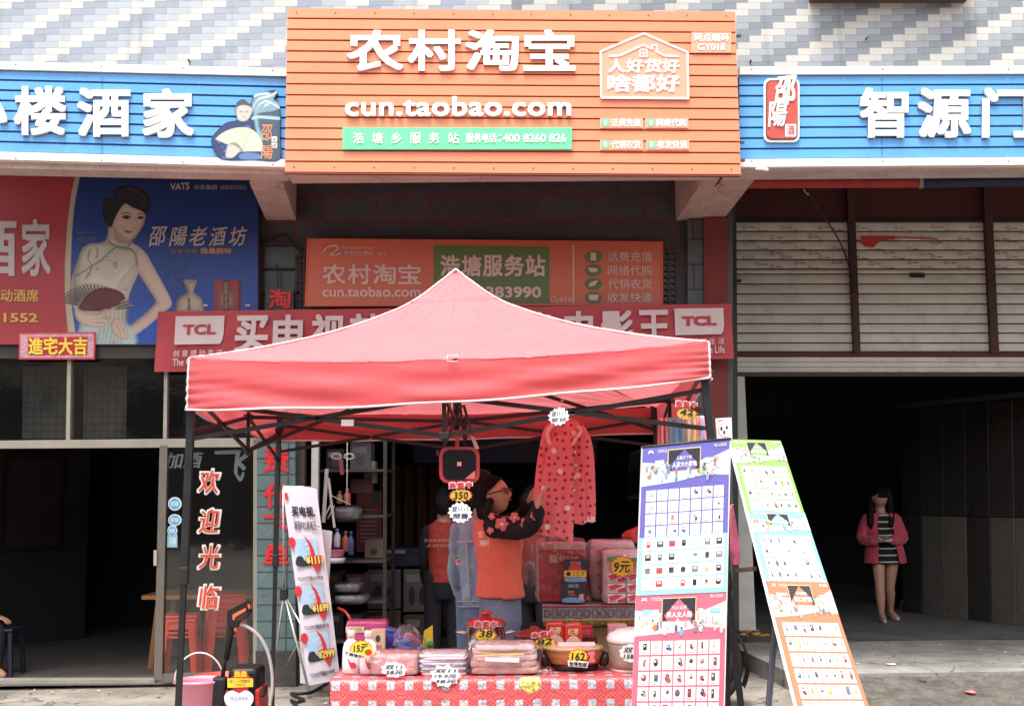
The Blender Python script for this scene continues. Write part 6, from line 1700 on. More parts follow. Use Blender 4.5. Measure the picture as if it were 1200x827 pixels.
b.tube([WP(260, 800), WP(263, 775), WP(266, 770)], [.012, .012, .014], blk, 10)
b.tube([WP(265, 772), WP(268, 750), WP(271, 730), WP(273, 716)], [.016, .022, .024, .024], blk, 12)
b.polypx(PL(280, 720, WYd), [(268, 714), (271, 713), (290, 703.5), (294, 706), (293.5, 717), (291, 723), (281, 728), (280, 734), (269, 734), (267, 724)], .025, blk, -.025, smooth=False)
b.build('spray_gun', pw)
b = MB(); org = M('e8744a', .4, .08)
b.polypx(PL(280, 720, WYd), [(274, 719), (289, 711), (290, 714.5), (277, 722), (275.5, 726), (274, 724)], .031, org, -.031, smooth=False); b.polypx(PL(280, 720, WYd), [(291.5, 706), (294.3, 708), (293.8, 713), (291.8, 711)], .027, org, -.027, smooth=False); b.polypx(PL(280, 720, WYd), [(275, 734), (279, 734), (277.5, 738.5), (275, 738)], .02, org, -.02, smooth=False)
b.build('trigger', pw)
b = MB(); b.polypx(PL(280, 720, WYd), [(276, 722.5), (290, 716), (291, 719), (288, 723), (279, 727), (276.5, 725.5)], .027, M('3a2c2a', .5), .02, smooth=False); b.build('grip_recess', pw)
b = MB(); b.box(WP(257, 814, .0), (.075, .07, .2), blk, Matrix.Rotation(.05, 3, 'Y'), bev=.015); b.build('lance_holder', pw)
b = MB(); b.tube(smooth_line([WP(281, 731), WP(290, 734), WP(303, 744), WP(313, 761), WP(318.5, 785), WP(319, 808), WP(316, 830), V((WP(312, 850).x, WYd, .03))], 8), .0095, M('c9c6c8', .35, .06), 8); b.build('hose', pw)
PT = PL(283, 800, WYd - .03)
star_tag(PT.quad((270, 784), (295, 784), (295, 812), (270, 812)), '', None, None, 'red starburst price tag on the pressure washer', col=TRED, seed=13)
b = MB(); q = PT.quad((267, 794), (297, 794), (297, 804), (267, 805)); b.slab(q, .008, .01, YEL); b.text(q.sub(.08, .12, .9, .5), '双11.11预售价', .011, INK); b.text(q.sub(.3, .55, .7, .9), '398元', .011, M('9a7a3a', .5)); b.text(PT.quad((275, 785), (290, 785), (290, 793), (275, 793)), '热卖', .009, YEL, 0, bold(.05, 5)); tag(b.build('price_strip'), 'yellow price strip across the red tag of the pressure washer', 'price tag', 'price tags on the stall')
b = MB(); q = PT.rect(264, 808, 297, 835); b.poly(q, smooth_pts([(.5, .12), (.75, .0), (1, .2), (.95, .6), (.5, 1), (.05, .6), (0, .2), (.25, 0)]), .012, TWH, .009); b.text(q.sub(.2, .25, .85, .45), '高压洗车机', .013, M('6a7ac0', .5)); tag(b.build('paper_heart'), 'white heart shaped paper card at the bottom of the pressure washer', 'card')
# bucket
c = P(234, 840, 6.75); c.z = 0; zt_ = P(234, 795, 6.75).z
bk_ = thing('bucket', 'pink plastic bucket with a thin white arched handle beside the washer', 'bucket', c)
b = MB(); pkb = M('f2a4ba', .35, .05, 5, trans=.2, coat=.2); R_ = .128
b.lathe([(R_ * .78, .0), (R_ * .8, .01), (R_ * .97, zt_ - .02), (R_ * .99, zt_ - .018), (R_ * 1.03, zt_ - .012), (R_ * 1.03, zt_), (R_ * .97, zt_), (R_ * .94, zt_ - .02), (R_ * .76, .015), (0, .012)], c, pkb, 44)
for sx_ in (-1, 1): b.box(c + V((sx_ * R_ * 1.06, 0, zt_ - .012)), (.022, .03, .03), pkb, bev=.006)
b.build('body', bk_)
b = MB(); b.tube([c + V((cos(a) * R_ * 1.05, -.03, zt_ - .01 + sin(a) * .155)) for a in [pi * i / 24 for i in range(25)]], .0048, M('d6ccd0', .3), 7); b.build('handle', bk_)
b = MB(); q = Q(*[c + V((x, -R_ * .93 + (.0 if 1 else 0) - .006, z)) for x, z in ((-.1, .14), (-.045, .14), (-.045, .09), (-.1, .09))]); b.box(c + V((-.06, -R_ * .82, .1)), (.055, .004, .05), M('cfe4ee', .4), Matrix.Rotation(-.5, 3, 'Z')); b.build('sticker', bk_)
c2 = P(262, 835, 7.2); c2.z = 0; b = MB(); zt2 = P(262, 791, 7.2).z
b.lathe([(.14, 0), (.175, zt2 - .01), (.185, zt2), (.17, zt2), (.135, .012), (0, .01)], c2, M('cc4a3c', .4, .06, 6, coat=.2), 36); tag(b.build('basin'), 'red plastic tub half hidden behind the pink bucket', 'tub')

# ================================================================== X-BANNER with tripod
XP = PL(365, 700, 9.12, -4)
xq = XP.quad((331, 569), (371, 571.5), (399, 795), (361.5, 803))
xb_ = thing('banner_stand', 'narrow white television price banner on a thin silver tripod by the green pillar', 'banner stand', xq.pt(.5, 1))
b = MB(); b.sheet(lambda s, t_: xq.pt(s, t_, .015 * sin(pi * s) + .004 * sin(t_ * 9)), 8, 40, M('dcd6e2', .4, .04, 4)); b.build('banner', xb_)
b = MB(); xn = .024
def xt(x0, y0, x1, y1, s, mt, bd=.03, n_=.0, sh=0): b.text(xq.sub(x0, y0, x1, y1), s, xn + n_, mt, 0, bold(bd, 6) if bd else BOLD0, 2, sh)
b.face(xq.sub(.05, .035, .14, .07), xn - .002, M('c82a30', .4)); xt(.2, .1, .88, .155, '买电视,', BLK, .035); xt(.22, .175, .98, .222, '就选TCL彩电王—', M('55505c', .5), .01)
for i, (p_, y, ln) in enumerate((('1111', .255, 'TCL32寸节能LED电视'), ('1699', .50, 'TCL39寸网络电视'), ('2999', .735, 'TCL50寸节能LED电视'))):
    b.face(xq.sub(.14, y + .015, .82, y + .135), xn - .003, M('a9cbe6', .4, .15, 10)); b.poly(xq.sub(.14, y + .06, .75, y + .155), smooth_pts([(.0, .95), (.05, .5), (.3, .45), (.45, .7), (.8, .75), (.7, .95)], 3), xn - .002, M('2c3038', .4, .2, 30))
    b.oval(xq.sub(-.02, y + .005, .2, y + .06), xn - .002, M('d0333c', .4))
    ar = M('cf2f3a', .4, .05)
    b.poly(xq.sub(.36, y, .96, y + .195), [(.18, -.02), (.45, .16), (.6, .4), (.62, .52), (.98, .52), (.62, .98), (.24, .56), (.05, .54), (.42, .5), (.38, .28)], xn, ar)
    for k_, ch in enumerate('优惠价'): xt(.46 + k_ * .025, y + .035 + k_ * .022, .58 + k_ * .02, y + .055 + k_ * .022, ch, TWH, .01, .001)
    xt(.44, y + .102, .96, y + .145, '¥' + p_, M('8a1a22', .4), .12, .001); xt(.45, y + .103, .95, y + .144, '¥' + p_, M('f4dc6a', .4), .045, .005)
    xt(.12, y + .205, .88, y + .228, ln, BLK, .01)
b.build('print', xb_)
b = MB(); sil = M('c8c6c4', .28, .06, metal=.7)
hub = XP.hit(328, 697, -.12)
b.tube([hub, XP.hit(363, 809, .02)], .009, sil, 8); b.tube([hub, XP.hit(305, 797, -.35)], .008, sil, 8); b.tube([hub, XP.hit(352, 735, -.05), XP.hit(362, 745, .0)], .007, sil, 8); b.tube([hub, XP.hit(331, 573, -.02)], .007, sil, 8); b.tube([XP.hit(331, 569, -.004), XP.hit(371, 571.5, -.004)], .007, sil, 8); b.tube([XP.hit(330, 777, -.2), XP.hit(352, 745, -.1)], .005, sil, 6); b.tube([XP.hit(361.5, 803, -.006), XP.hit(399, 795, -.006)], .007, sil, 8)
b.box(hub, (.06, .05, .09), M('1c1c1e', .5), bev=.01); b.build('tripod', xb_)
XP2 = PL(380, 700, 9.28, -4); xq2 = XP2.quad((349, 616), (389.5, 622), (378, 802), (352, 800)); b = MB(); b.slab(xq2, 0, .006, M('d6d0d6', .45, .05)); tag(b.build('blank_banner'), 'plain white banner back standing behind the television price banner', 'banner')
b = MB(); cbl = [(388, 796), (378, 803), (366, 810), (352, 812), (341, 812), (350, 817), (356, 819), (348, 822), (341, 820), (347, 826), (353, 829)]
b.tube(smooth_line([G(x, y, .022) for x, y in cbl], 8), .011, M('161616', .5), 6); tag(b.build('power_cable'), 'tangled black power cable on the pavement below the price banner', 'cable')

# ================================================================== LEFT SHOP: red chairs, table
def plastic_stool(c, rot, label):
    t_ = thing('plastic_stool', label, 'stool', c, 'red plastic stools stacked behind the glass')
    rdp = M('e8483c', .38, .06, 6, coat=.25); R = Matrix.Rotation(rot, 3, 'Z')
    W_ = lambda x, y, z: c + R @ V((x, y, z))
    b = MB(); b.box(W_(0, 0, .455), (.29, .29, .022), rdp, R, .008); b.build('seat', t_)
    for sx_, sy_ in ((-1, -1), (1, -1), (1, 1), (-1, 1)):
        b = MB(); k0, k1 = .138, .175
        for dx, dy in ((1, 0), (0, 1)):
            a0, a1 = V((sx_ * k0, sy_ * k0, .445)), V((sx_ * k1, sy_ * k1, 0)); w0, w1 = .06, .055
            e0, e1 = V((-sx_ * w0 * dx, -sy_ * w0 * dy, 0)), V((-sx_ * w1 * dx, -sy_ * w1 * dy, 0)); th_ = V((-sx_ * .014 * dy, -sy_ * .014 * dx, 0))
            p8 = [a0, a0 + e0, a1 + e1, a1, a0 + th_, a0 + e0 + th_, a1 + e1 + th_, a1 + th_]
            b.add([c + R @ p for p in p8], [(0, 1, 2, 3), (7, 6, 5, 4), (0, 4, 5, 1), (1, 5, 6, 2), (2, 6, 7, 3), (3, 7, 4, 0)], rdp)
        b.build('leg', t_)
    b = MB()
    for k in range(4):
        R2 = R @ Matrix.Rotation(k * pi / 2, 3, 'Z')
        for z, hh in ((.425, .05), (.36, .018), (.325, .018)):
            kk = .138 + .037 * (.445 - z) / .445; b.box(c + R2 @ V((0, -kk + .008, z)), (kk * 1.7, .012, hh), rdp, R2, .003)
    b.build('apron', t_)
    return t_
sx1 = P(263, 780, 10.3).x
names = ['bottom', 'second', 'third', 'fourth', 'topmost']
for i in range(5): plastic_stool(V((sx1 + .004 * (i % 2), 10.32, .01 + .05 * i)), .25 + .03 * i, '%s red plastic stool of the tall stack behind the glass door' % names[i])
sx2 = P(210, 780, 10.25).x
for i in range(2): plastic_stool(V((sx2, 10.28, .01 + .035 * i)), .1 + .05 * i, '%s red plastic stool of the short stack behind the glass beside the jamb' % ['lower', 'upper'][i])
tcx = P(212, 700, 10.95); ty0 = V((tcx.x, 10.95, 0))
wt = thing('wooden_table', 'long plain wooden table inside the left shop, its splayed leg beside the door', 'table', V((tcx.x, 10.95, .008)))
zw = P(170, 697, 10.6).z; xl_ = P(166, 697, 10.6).x
b = MB(); b.box((xl_ + .75, 10.9, zw - .02), (1.5, .6, .035), M('a8713f', .5, .15, 6)); b.build('tabletop', wt)
for x, y, sx_ in ((xl_ + .14, 10.66, -1), (xl_ + 1.36, 10.66, 1), (xl_ + .14, 11.14, -1), (xl_ + 1.36, 11.14, 1)):
    b = MB(); b.bar(V((x, y, zw - .04)), V((x + sx_ * .06, y, .008)), .05, .05, M('9a6538', .5, .15, 6), V((0, 1, 0)), .004); b.build('leg', wt)
b = MB(); q = Q(V((-5.2, 12.27, 1.95)), V((-4.75, 12.70, 1.95)), V((-4.75, 12.70, .95)), V((-5.2, 12.27, .95))); b.slab(q, .0, .02, M('1c1a1c', .4)); b.face(q.sub(.06, .05, .94, .95), .022, M('3a3034', .4, .3, 6)); tag(b.build('framed_board'), 'dark framed board hanging on the inner wall of the left shop', 'board')

# ================================================================== MIDDLE SHOP interior goods
xs0 = P(372, 600, 10.15).x
shf = thing('shelf_rack', 'crowded grey shelf rack just inside the middle shop on the left', 'shelf', V((xs0 + .3, 10.4, .006)))
zsh = [.30, .62, .95, 1.32, 1.70, 2.05]
for x in (xs0 + .02, xs0 + .58):
    for y in (10.05, 10.75):
        b = MB(); b.box((x, y, 1.05), (.03, .03, 2.08), M('3c3834', .5, .1)); b.build('upright', shf)
for z in zsh:
    b = MB(); b.box((xs0 + .3, 10.4, z), (.58, .74, .02), M('4a4440', .6, .1)); b.build('shelf_board', shf)
def shelf_item(fn, name, label, cat, group=None):
    b = MB(); fn(b); tag(b.build(name), label, cat, group)
gp_ = film('grey_bag_film', (.85, .85, .87), .16, .25, 1.0, 16)
def bagpack(px0, px1, y0, y1, Y, seed):
    def f(b):
        a, c = P(px0, y1, Y), P(px1, y0, Y); ce = V(((a.x + c.x) / 2, Y + .15, (a.z + c.z) / 2)); s = V((c.x - a.x, .34, c.z - a.z))
        b.pillow(ce, s * .96, M('6a666e', .5, .25, 12, coat=.15), 3.2, .015, 10, seed=seed); b.pillow(ce, s * 1.03, gp_, 3.2, .02, 12, seed=seed + 1)
    return f
shelf_item(bagpack(388, 432, 696, 709, 9.9, 1), 'bagged_pillow', 'lower silvery bagged cushion on the shelf rack beside the banner', 'cushion', 'bagged cushions on the shelf')
shelf_item(bagpack(388, 424, 682, 696, 9.92, 2), 'bagged_pillow', 'upper silvery bagged cushion on the shelf rack beside the banner', 'cushion', 'bagged cushions on the shelf')
shelf_item(bagpack(386, 424, 592, 612, 9.95, 3), 'bagged_quilt', 'dark bagged quilt on the upper shelf above the pink basin', 'quilt')
def basin(b):
    c = P(394, 652, 9.85); b.lathe([(.05, 0), (.075, .05), (.085, .055), (.07, .05), (.045, .006), (0, .006)], c, M('d86a98', .35, .05, coat=.3), 28); b.lathe([(.06, -.05), (.08, -.01), (.0, -.008)], c, M('d8d4d8', .4), 24)
shelf_item(basin, 'basin', 'small pink basin on a white bowl on the shelf rack', 'basin')
for i, (px, y0, y1, hx, l) in enumerate(((395, 619, 641, '6a8ac0', 'blue capped white spray bottle on the shelf rack'), (405, 622, 646, 'a8503a', 'reddish brown bottle on the shelf rack'), (411, 622, 650, '3a4a7a', 'dark blue bottle on the shelf rack beside the brown one'), (398, 575, 590, '8a6a50', 'short brown jar on the upper shelf'), (407, 572, 590, 'b85a50', 'red jar on the upper shelf near the hanging hooks'))):
    def f(b, px=px, y0=y0, y1=y1, hx=hx):
        a, t_ = P(px, y1, 10.0), P(px, y0, 10.0); h_ = t_.z - a.z; b.lathe([(.024, 0), (.028, .01), (.028, h_ * .65), (.012, h_ * .78), (.012, h_ * .86)], a, M('c8c4c8' if i == 0 else hx, .35, .1), 18); b.lathe([(.015, h_ * .84), (.015, h_), (0, h_)], a, M(hx, .4), 14)
    shelf_item(f, 'bottle', l, 'bottle')
def strips(b):
    for x0, y0, x1, y1, w_ in ((383, 549, 379, 612, .03), (385, 560, 392, 618, .02), (380, 606, 388, 590, .012)): b.bar(P(x0, y0, 9.86), P(x1, y1, 9.84), w_, .006, M('bdb4b0', .5, .1), V((0, 1, 0)))
    b.bar(P(388, 580, 9.82), P(411, 591, 9.82), .03, .004, M('c8c2be', .4), V((0, 0, 1))); b.tube([P(407, 513, 9.82), P(406.5, 592, 9.82)], .005, M('cfcac8', .4), 6); b.tube([P(384, 608, 9.82), P(392, 592, 9.82)], .004, M('c8b090', .4), 5)
shelf_item(strips, 'clothes_hanger', 'bunch of pale plastic hangers dangling in front of the shelf rack', 'hanger')
def scis(b):
    for px in (394, 409):
        c = P(px, 534.5, 10.0); b.tube([c + V((.04 * cos(a), 0, .022 * sin(a))) for a in [2 * pi * i / 20 for i in range(21)]], .008, M('c8c0c4', .4), 6)
    b.bar(P(399, 536, 10.0), P(401, 556, 10.0), .03, .01, M('a8404a', .5), V((0, 1, 0)))
shelf_item(scis, 'scissors', 'pale handled scissors hung at the top of the shelf rack', 'scissors')
def upperbox(b):
    for x0, y0, x1, y1, hx in ((416, 520, 432, 548, '6f6a6a'), (426, 542, 436, 562, '4a6a50'), (433, 540, 440, 566, '8a8684'), (410, 560, 436, 578, '5a3230')):
        a, c = P(x0, y1, 10.3), P(x1, y0, 10.3); b.box(V(((a.x + c.x) / 2, 10.4, (a.z + c.z) / 2)), (c.x - a.x - .004, .18, c.z - a.z - .003), M(hx, .5, .15), bev=.004)
shelf_item(upperbox, 'carton_row', 'group of small dim cartons on the top shelf of the rack', 'cartons')
rr = random.Random(44)
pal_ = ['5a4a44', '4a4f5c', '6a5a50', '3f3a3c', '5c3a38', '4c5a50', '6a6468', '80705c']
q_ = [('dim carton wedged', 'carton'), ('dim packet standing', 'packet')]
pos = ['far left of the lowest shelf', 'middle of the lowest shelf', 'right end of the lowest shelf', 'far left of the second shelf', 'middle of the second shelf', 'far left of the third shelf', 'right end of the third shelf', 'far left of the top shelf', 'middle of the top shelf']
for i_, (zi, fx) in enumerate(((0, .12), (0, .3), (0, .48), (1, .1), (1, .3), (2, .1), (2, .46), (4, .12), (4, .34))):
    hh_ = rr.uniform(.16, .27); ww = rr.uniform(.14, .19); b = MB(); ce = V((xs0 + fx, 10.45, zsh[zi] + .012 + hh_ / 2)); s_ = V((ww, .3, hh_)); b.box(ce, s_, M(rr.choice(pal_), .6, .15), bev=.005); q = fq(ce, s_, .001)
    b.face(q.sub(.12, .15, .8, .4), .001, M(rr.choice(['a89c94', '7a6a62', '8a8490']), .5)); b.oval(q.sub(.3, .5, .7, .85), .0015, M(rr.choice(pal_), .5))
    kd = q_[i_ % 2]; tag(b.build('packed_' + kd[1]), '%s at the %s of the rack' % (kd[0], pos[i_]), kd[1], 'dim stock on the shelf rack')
# red chair leg/handle poking from the shelf
b = MB(); b.tube(smooth_line([P(396, 712, 9.9), P(404, 716, 9.8), P(410, 724, 9.75), P(413, 733, 9.75)], 5), [.012] * 15 + [.016], M('b8342c', .4, .1, coat=.3), 8); tag(b.build('plastic_hook'), 'curved red plastic hook poking out below the bagged cushions', 'hook')
# stacked appliance cartons, curtain, posters at the back
for i, (x0, x1, z0, z1, hx, l) in enumerate(((428, 470, .006, .42, '8a7a6c', 'dim appliance carton at the bottom left inside the middle shop'), (472, 506, .006, .38, '6f6660', 'dim appliance carton at the bottom right inside the middle shop'), (430, 470, .43, .8, '7f7a86', 'dim white appliance carton in the second row inside the middle shop'), (472, 504, .40, .8, '8a8484', 'dim grey appliance carton in the second row, next to the dark vest'), (428, 506, .82, 1.0, '2c3552', 'dark blue long carton lying on top of the appliance cartons'))):
    a, c = P(x0, 700, 11.4), P(x1, 700, 11.4); b = MB(); ce = V(((a.x + c.x) / 2, 11.65, (z0 + z1) / 2)); s = V((c.x - a.x - .01, .5, z1 - z0 - .006)); b.box(ce, s, M(hx, .6, .1), bev=.006); q = fq(ce, s, .001)
    b.face(q.sub(.1, .12, .6, .3), .001, M('b8b0ac', .5)); b.oval(q.sub(.2, .4, .45, .85), .002, M('4a4448', .5)); b.oval(q.sub(.6, .4, .85, .85), .002, M('4a4448', .5)); tag(b.build('appliance_carton'), l, 'carton', 'appliance cartons in the shop')
b = MB(); BP = PL(430, 590, 11.9); q = BP.rect(418, 575, 447, 646); b.slab(q, 0, .02, M('b8686a', .5, .1)); b.face(q.sub(.08, .2, .92, .95), .022, M('a85a62', .5, .1)); b.oval(q.sub(.6, .02, .95, .2), .023, M('4a7a54', .5))
for i in range(9): b.face(q.sub(.15, .3 + i * .065, .85 - .04 * (i % 3), .325 + i * .065), .024, M('d8a8a4', .5))
tag(b.build('notice_board'), 'dim pink notice board with text lines at the back of the middle shop', 'board')
b = MB(); CP = PL(500, 580, 12.6)
b.sheet(lambda s, t_: CP.hit(442 + 110 * s, 545 + 190 * t_, .05 * sin(s * 46) + .02 * noise.noise(V((s * 9, t_ * 2, 0)))), 140, 6, M('5a3a34', .8, .25, 3)); tag(b.build('curtain'), 'dim brown pleated curtain hanging at the back of the middle shop', 'curtain')
b = MB(); q = PL(500, 530, 12.4).rect(484, 512, 700, 542); b.slab(q, 0, .03, M('2a3a66', .5, .1)); 
for px in (520, 603): b.oval(PL(500, 530, 12.4).rect(px, 514, px + 24, 538), .035, M('1a1c26', .4)); 
tag(b.build('wall_banner'), 'dim navy banner with dark discs high at the back of the middle shop', 'banner')
# television tilted on the right wall
tvb = thing('television', 'dark television tilted out from the right inner wall of the middle shop', 'television', P(754, 560, 8.95))
q = Q(P(737, 532, 9.95), P(764, 521, 9.05), P(762, 580, 9.0), P(736, 585, 9.9)); b = MB(); b.slab(q, -.05, 0, M('1a1a1c', .4)); b.build('casing', tvb); b = MB(); b.face(q.sub(.04, .05, .96, .93), .004, M('0c0d10', .1)); b.build('screen', tvb); b = MB(); b.bar(q.pt(.5, .5, -.05), q.pt(.5, .5, -.05) + V((.35, .1, .05)), .06, .06, M('2a2a2c', .5)); b.build('bracket', tvb)
b = MB(); cloth_poly(b, PL(735, 620, 7.7), [(727, 627), (733, 622), (748, 616), (756, 618), (757, 640), (745, 636), (735, 634)], M('c8343a', .4, .1, coat=.4), 0, .05, seed=4); tag(b.build('red_bag'), 'red plastic bag bulging behind the tissue packs', 'bag')
b = MB(); cc_ = P(622, 672, 8.0); b.pillow(cc_, (.09, .07, .17), M('a89c98', .4, .2, 14, trans=.3, coat=.4), 2.4, .02, 14); b.tube([cc_ + V((0, 0, .08)), cc_ + V((.01, -.01, .2))], .005, M('a89c98', .4), 6); tag(b.build('carrier_bag'), 'whitish carrier bag held behind the red blanket pack', 'bag')

# ================================================================== RIGHT SHOP goods
# tall sample panels leaning on the right-hand wall
cols_ = ['3c3a37', '4d4a46', '67635d', '45423e', '6d6962', '54514b']
pts0 = V((4.34, 13.62, FZ + .008)); dv = V((5.16, 11.9, FZ + .008)) - pts0
wall_n = dv.cross(V((0, 0, 1))).normalized()
if wall_n.y > 0 and wall_n.x > 0: wall_n = -wall_n
nm = ['farthest', 'second farthest', 'third', 'fourth', 'fifth', 'nearest']
for i in range(6):
    f0, f1 = i / 6 + .006, (i + 1) / 6 - .006
    a, c = pts0 + dv * f0, pts0 + dv * f1
    for lv, (z0, z1, ld) in enumerate(((0, 1.06, 0), (1.07, 2.25, 1))):
        bk = V((.10, .05, 0))
        A = a + V((0, 0, z1)) + bk * (z1 / 2.25); B = c + V((0, 0, z1)) + bk * (z1 / 2.25); D = a + V((0, 0, z0)) + bk * (z0 / 2.25); C = c + V((0, 0, z0)) + bk * (z0 / 2.25)
        b = MB(); q = Q(A, B, C, D); b.slab(q, -.02, .0, M((cols_ if lv == 0 else ['2e2c2a', '393633', '433f3b', '34312e', '46423e', '3b3835'])[(i * 2 + lv * 3) % 6], .28, .12, 1.3))  # upper row in darker colours: the fade into shade is painted in
        tag(b.build('sample_panel'), '%s %s stone sample panel along the right wall of the right shop' % (nm[i], ('lower', 'upper')[lv]), 'panel', 'stone sample panels')
b = MB()
A = pts0 + V((.1, .05, 2.3)); b.bar(A, A + dv, .05, .05, M('4a4440', .6)); A = pts0 + V((.055, .03, 1.065)); tag(b.build('panel_rail'), 'dark rail along the top of the stone sample panels', 'rail')
for i in range(6):
    b = MB(); x = P(1056 + i * 9, 727, 13.9).x; a = V((x, 13.9, FZ + .006)); tp_ = a + V((.22 + .012 * i, .1, .6 - .01 * i))
    b.slab(Q(tp_ + V((0, .0, 0)), tp_ + V((.03, .5, 0)), a + V((.03, .5, 0)), a), -.012, .0, M(['5a5048', '4a423c', '6a6058', '3c3632', '7a7068', 'b8b0a8'][i], .45, .15)); tag(b.build('loose_panel'), '%s thin loose board leaning in the row beside the pink jacket' % nm[i], 'board', 'thin boards leaning in the right shop')
# litter
b = MB(); rr = random.Random(8)
for i in range(16): 
    p = G(rr.uniform(866, 905), rr.uniform(738, 746), FZ); p.z = FZ + .012; b.pillow(p, (rr.uniform(.03, .08), .05, .02), M(rr.choice(['d88a2a', 'e0a040', 'c8782a', 'e8e4dc']), .6), 2.5, .01, 20, seed=i)
o_ = b.build('orange_peel'); tag(o_, 'scatter of orange peel and scraps at the foot of the white door jamb', 'litter')
b = MB(); p = rampz((G(1135, 815, .05).x - e0.x) / 8, .42); b.pillow(p + V((0, 0, .012)), (.07, .05, .025), M('d8737a', .5, .2), 2.2, .015, 30); tag(b.build('pink_scrap'), 'crumpled pink scrap lying on the broken concrete ramp', 'litter')
b = MB(); p = G(1045, 779, FZ); p.z = FZ; b.pillow(p + V((0, 0, .008)), (.08, .06, .014), M('c8c4c0', .6), 2.2, .012, 30); tag(b.build('paper_scrap'), 'flat pale scrap of paper on the edge of the concrete platform', 'litter')
# motorcycle wheel between the boards and the platform
wc = P(843, 700, 8.55)
mw = thing('motorcycle', 'motorcycle half hidden behind the catalogue boards, its dark wheel and mudguard showing', 'motorcycle', V((wc.x, wc.y, 0)))
b = MB(); Rw = .30; ce = V((wc.x - .14, 8.6, Rw)); Rm = Matrix.Rotation(pi / 2, 3, 'X')
b.lathe([(Rw - .055, -.045), (Rw - .02, -.05), (Rw, -.02), (Rw, .02), (Rw - .02, .05), (Rw - .055, .045), (Rw - .055, -.045)], ce, M('1a1a1b', .8, .2, 20, .4, 60), 44, Rm); b.build('tyre', mw)
b = MB(); b.lathe([(Rw - .056, -.03), (Rw - .075, 0), (Rw - .056, .03)], ce, M('8a8a8c', .3, metal=.8), 40, Rm)
for i in range(14):
    a = 2 * pi * i / 14; b.tube([ce + V((.03 * cos(a), 0, .03 * sin(a))), ce + V(((Rw - .06) * cos(a + .2), 0, (Rw - .06) * sin(a + .2)))], .003, M('8a8a8c', .3, metal=.8), 5)
b.lathe([(0, -.05), (.04, -.05), (.04, .05), (0, .05)], ce, M('3a3a3c', .4, metal=.5), 18, Rm); b.build('rim', mw)
b = MB(); b.sheet(lambda s, t_: ce + V(((Rw + .035) * cos(-.5 + 2.6 * s), -.075 + .15 * t_, (Rw + .035) * sin(-.5 + 2.6 * s) + .012 * sin(pi * t_))), 30, 8, M('2a2624', .35, .1, coat=.3)); b.build('mudguard', mw)
b = MB(); b.pillow(ce + V((-.55, 0, .28)), (.6, .2, .26), M('241f20', .4, .1), 3, .01); b.tube([ce, ce + V((-.2, 0, .5)), ce + V((-.5, 0, .45))], .025, M('2a2a2c', .4), 8); b.pillow(ce + V((-.6, 0, .47)), (.6, .22, .1), M('161416', .6), 3); b.build('body', mw)
b = MB(); ce2 = ce + V((-1.15, 0, 0)); b.lathe([(Rw - .055, -.045), (Rw - .02, -.05), (Rw, -.02), (Rw, .02), (Rw - .02, .05), (Rw - .055, .045), (Rw - .055, -.045)], ce2, M('1a1a1b', .8, .2, 20, .4, 60), 44, Rm); b.build('tyre', mw)

# ================================================================== PEOPLE
SKIN = M('c09078', .5, .06, 9); SKIN2 = M('b98a76', .5, .06, 9); HAIR = M('0b0909', .62, .2, 60, .4, 90, spec=.25); EYE = M('1c1616', .3); LIP = M('9a4a48', .4)
def remesh(mb_, voxel, smooth_n, name, mat, parent):
    """melt overlapping tapered volumes into one continuous surface"""
    src = MB(); src.add(mb_.v, mb_.f, mat, True)
    o = src.build(name, parent)
    md = o.modifiers.new('r', 'REMESH'); md.mode = 'VOXEL'; md.voxel_size = voxel; md.use_smooth_shade = True
    ms = o.modifiers.new('s', 'SMOOTH'); ms.factor = .5; ms.iterations = smooth_n
    bpy.context.view_layer.update()
    dg = bpy.context.evaluated_depsgraph_get(); me = bpy.data.meshes.new_from_object(o.evaluated_get(dg))
    o.modifiers.clear(); old = o.data; o.data = me; bpy.data.meshes.remove(old)
    if not me.materials: me.materials.append(mat)
    for p in me.polygons: p.use_smooth = True
    return o
def limb(b, pts, rs, seg=14, mat=None):
    pp_ = smooth_line(pts, 5); n_ = len(pts); rr_ = []
    for i in range(len(pp_)):
        t_ = i / 5; k_ = min(int(t_), n_ - 2); f = t_ - k_; rr_.append(rs[k_] * (1 - f) + rs[k_ + 1] * f)
    b.tube(pp_, rr_, mat or SKIN, seg); b.ball(pts[0], rs[0], mat or SKIN, 14); b.ball(pts[-1], rs[-1], mat or SKIN, 14)
def loft(b, rings, mat, seg=28, cap=True):
    """elliptical rings: (centre, rx, ry, yaw)"""
    vs = []; n_ = len(rings)
    for c, rx, ry, yw in rings:
        for k in range(seg):
            a = 2 * pi * k / seg; x, y = rx * cos(a), ry * sin(a); vs.append(V(c) + V((x * cos(yw) - y * sin(yw), x * sin(yw) + y * cos(yw), 0)))
    fs = [(i * seg + k, i * seg + (k + 1) % seg, (i + 1) * seg + (k + 1) % seg, (i + 1) * seg + k) for i in range(n_ - 1) for k in range(seg)]
    if cap: fs += [tuple(range(seg - 1, -1, -1)), tuple((n_ - 1) * seg + k for k in range(seg))]
    b.add(vs, fs, mat, True)
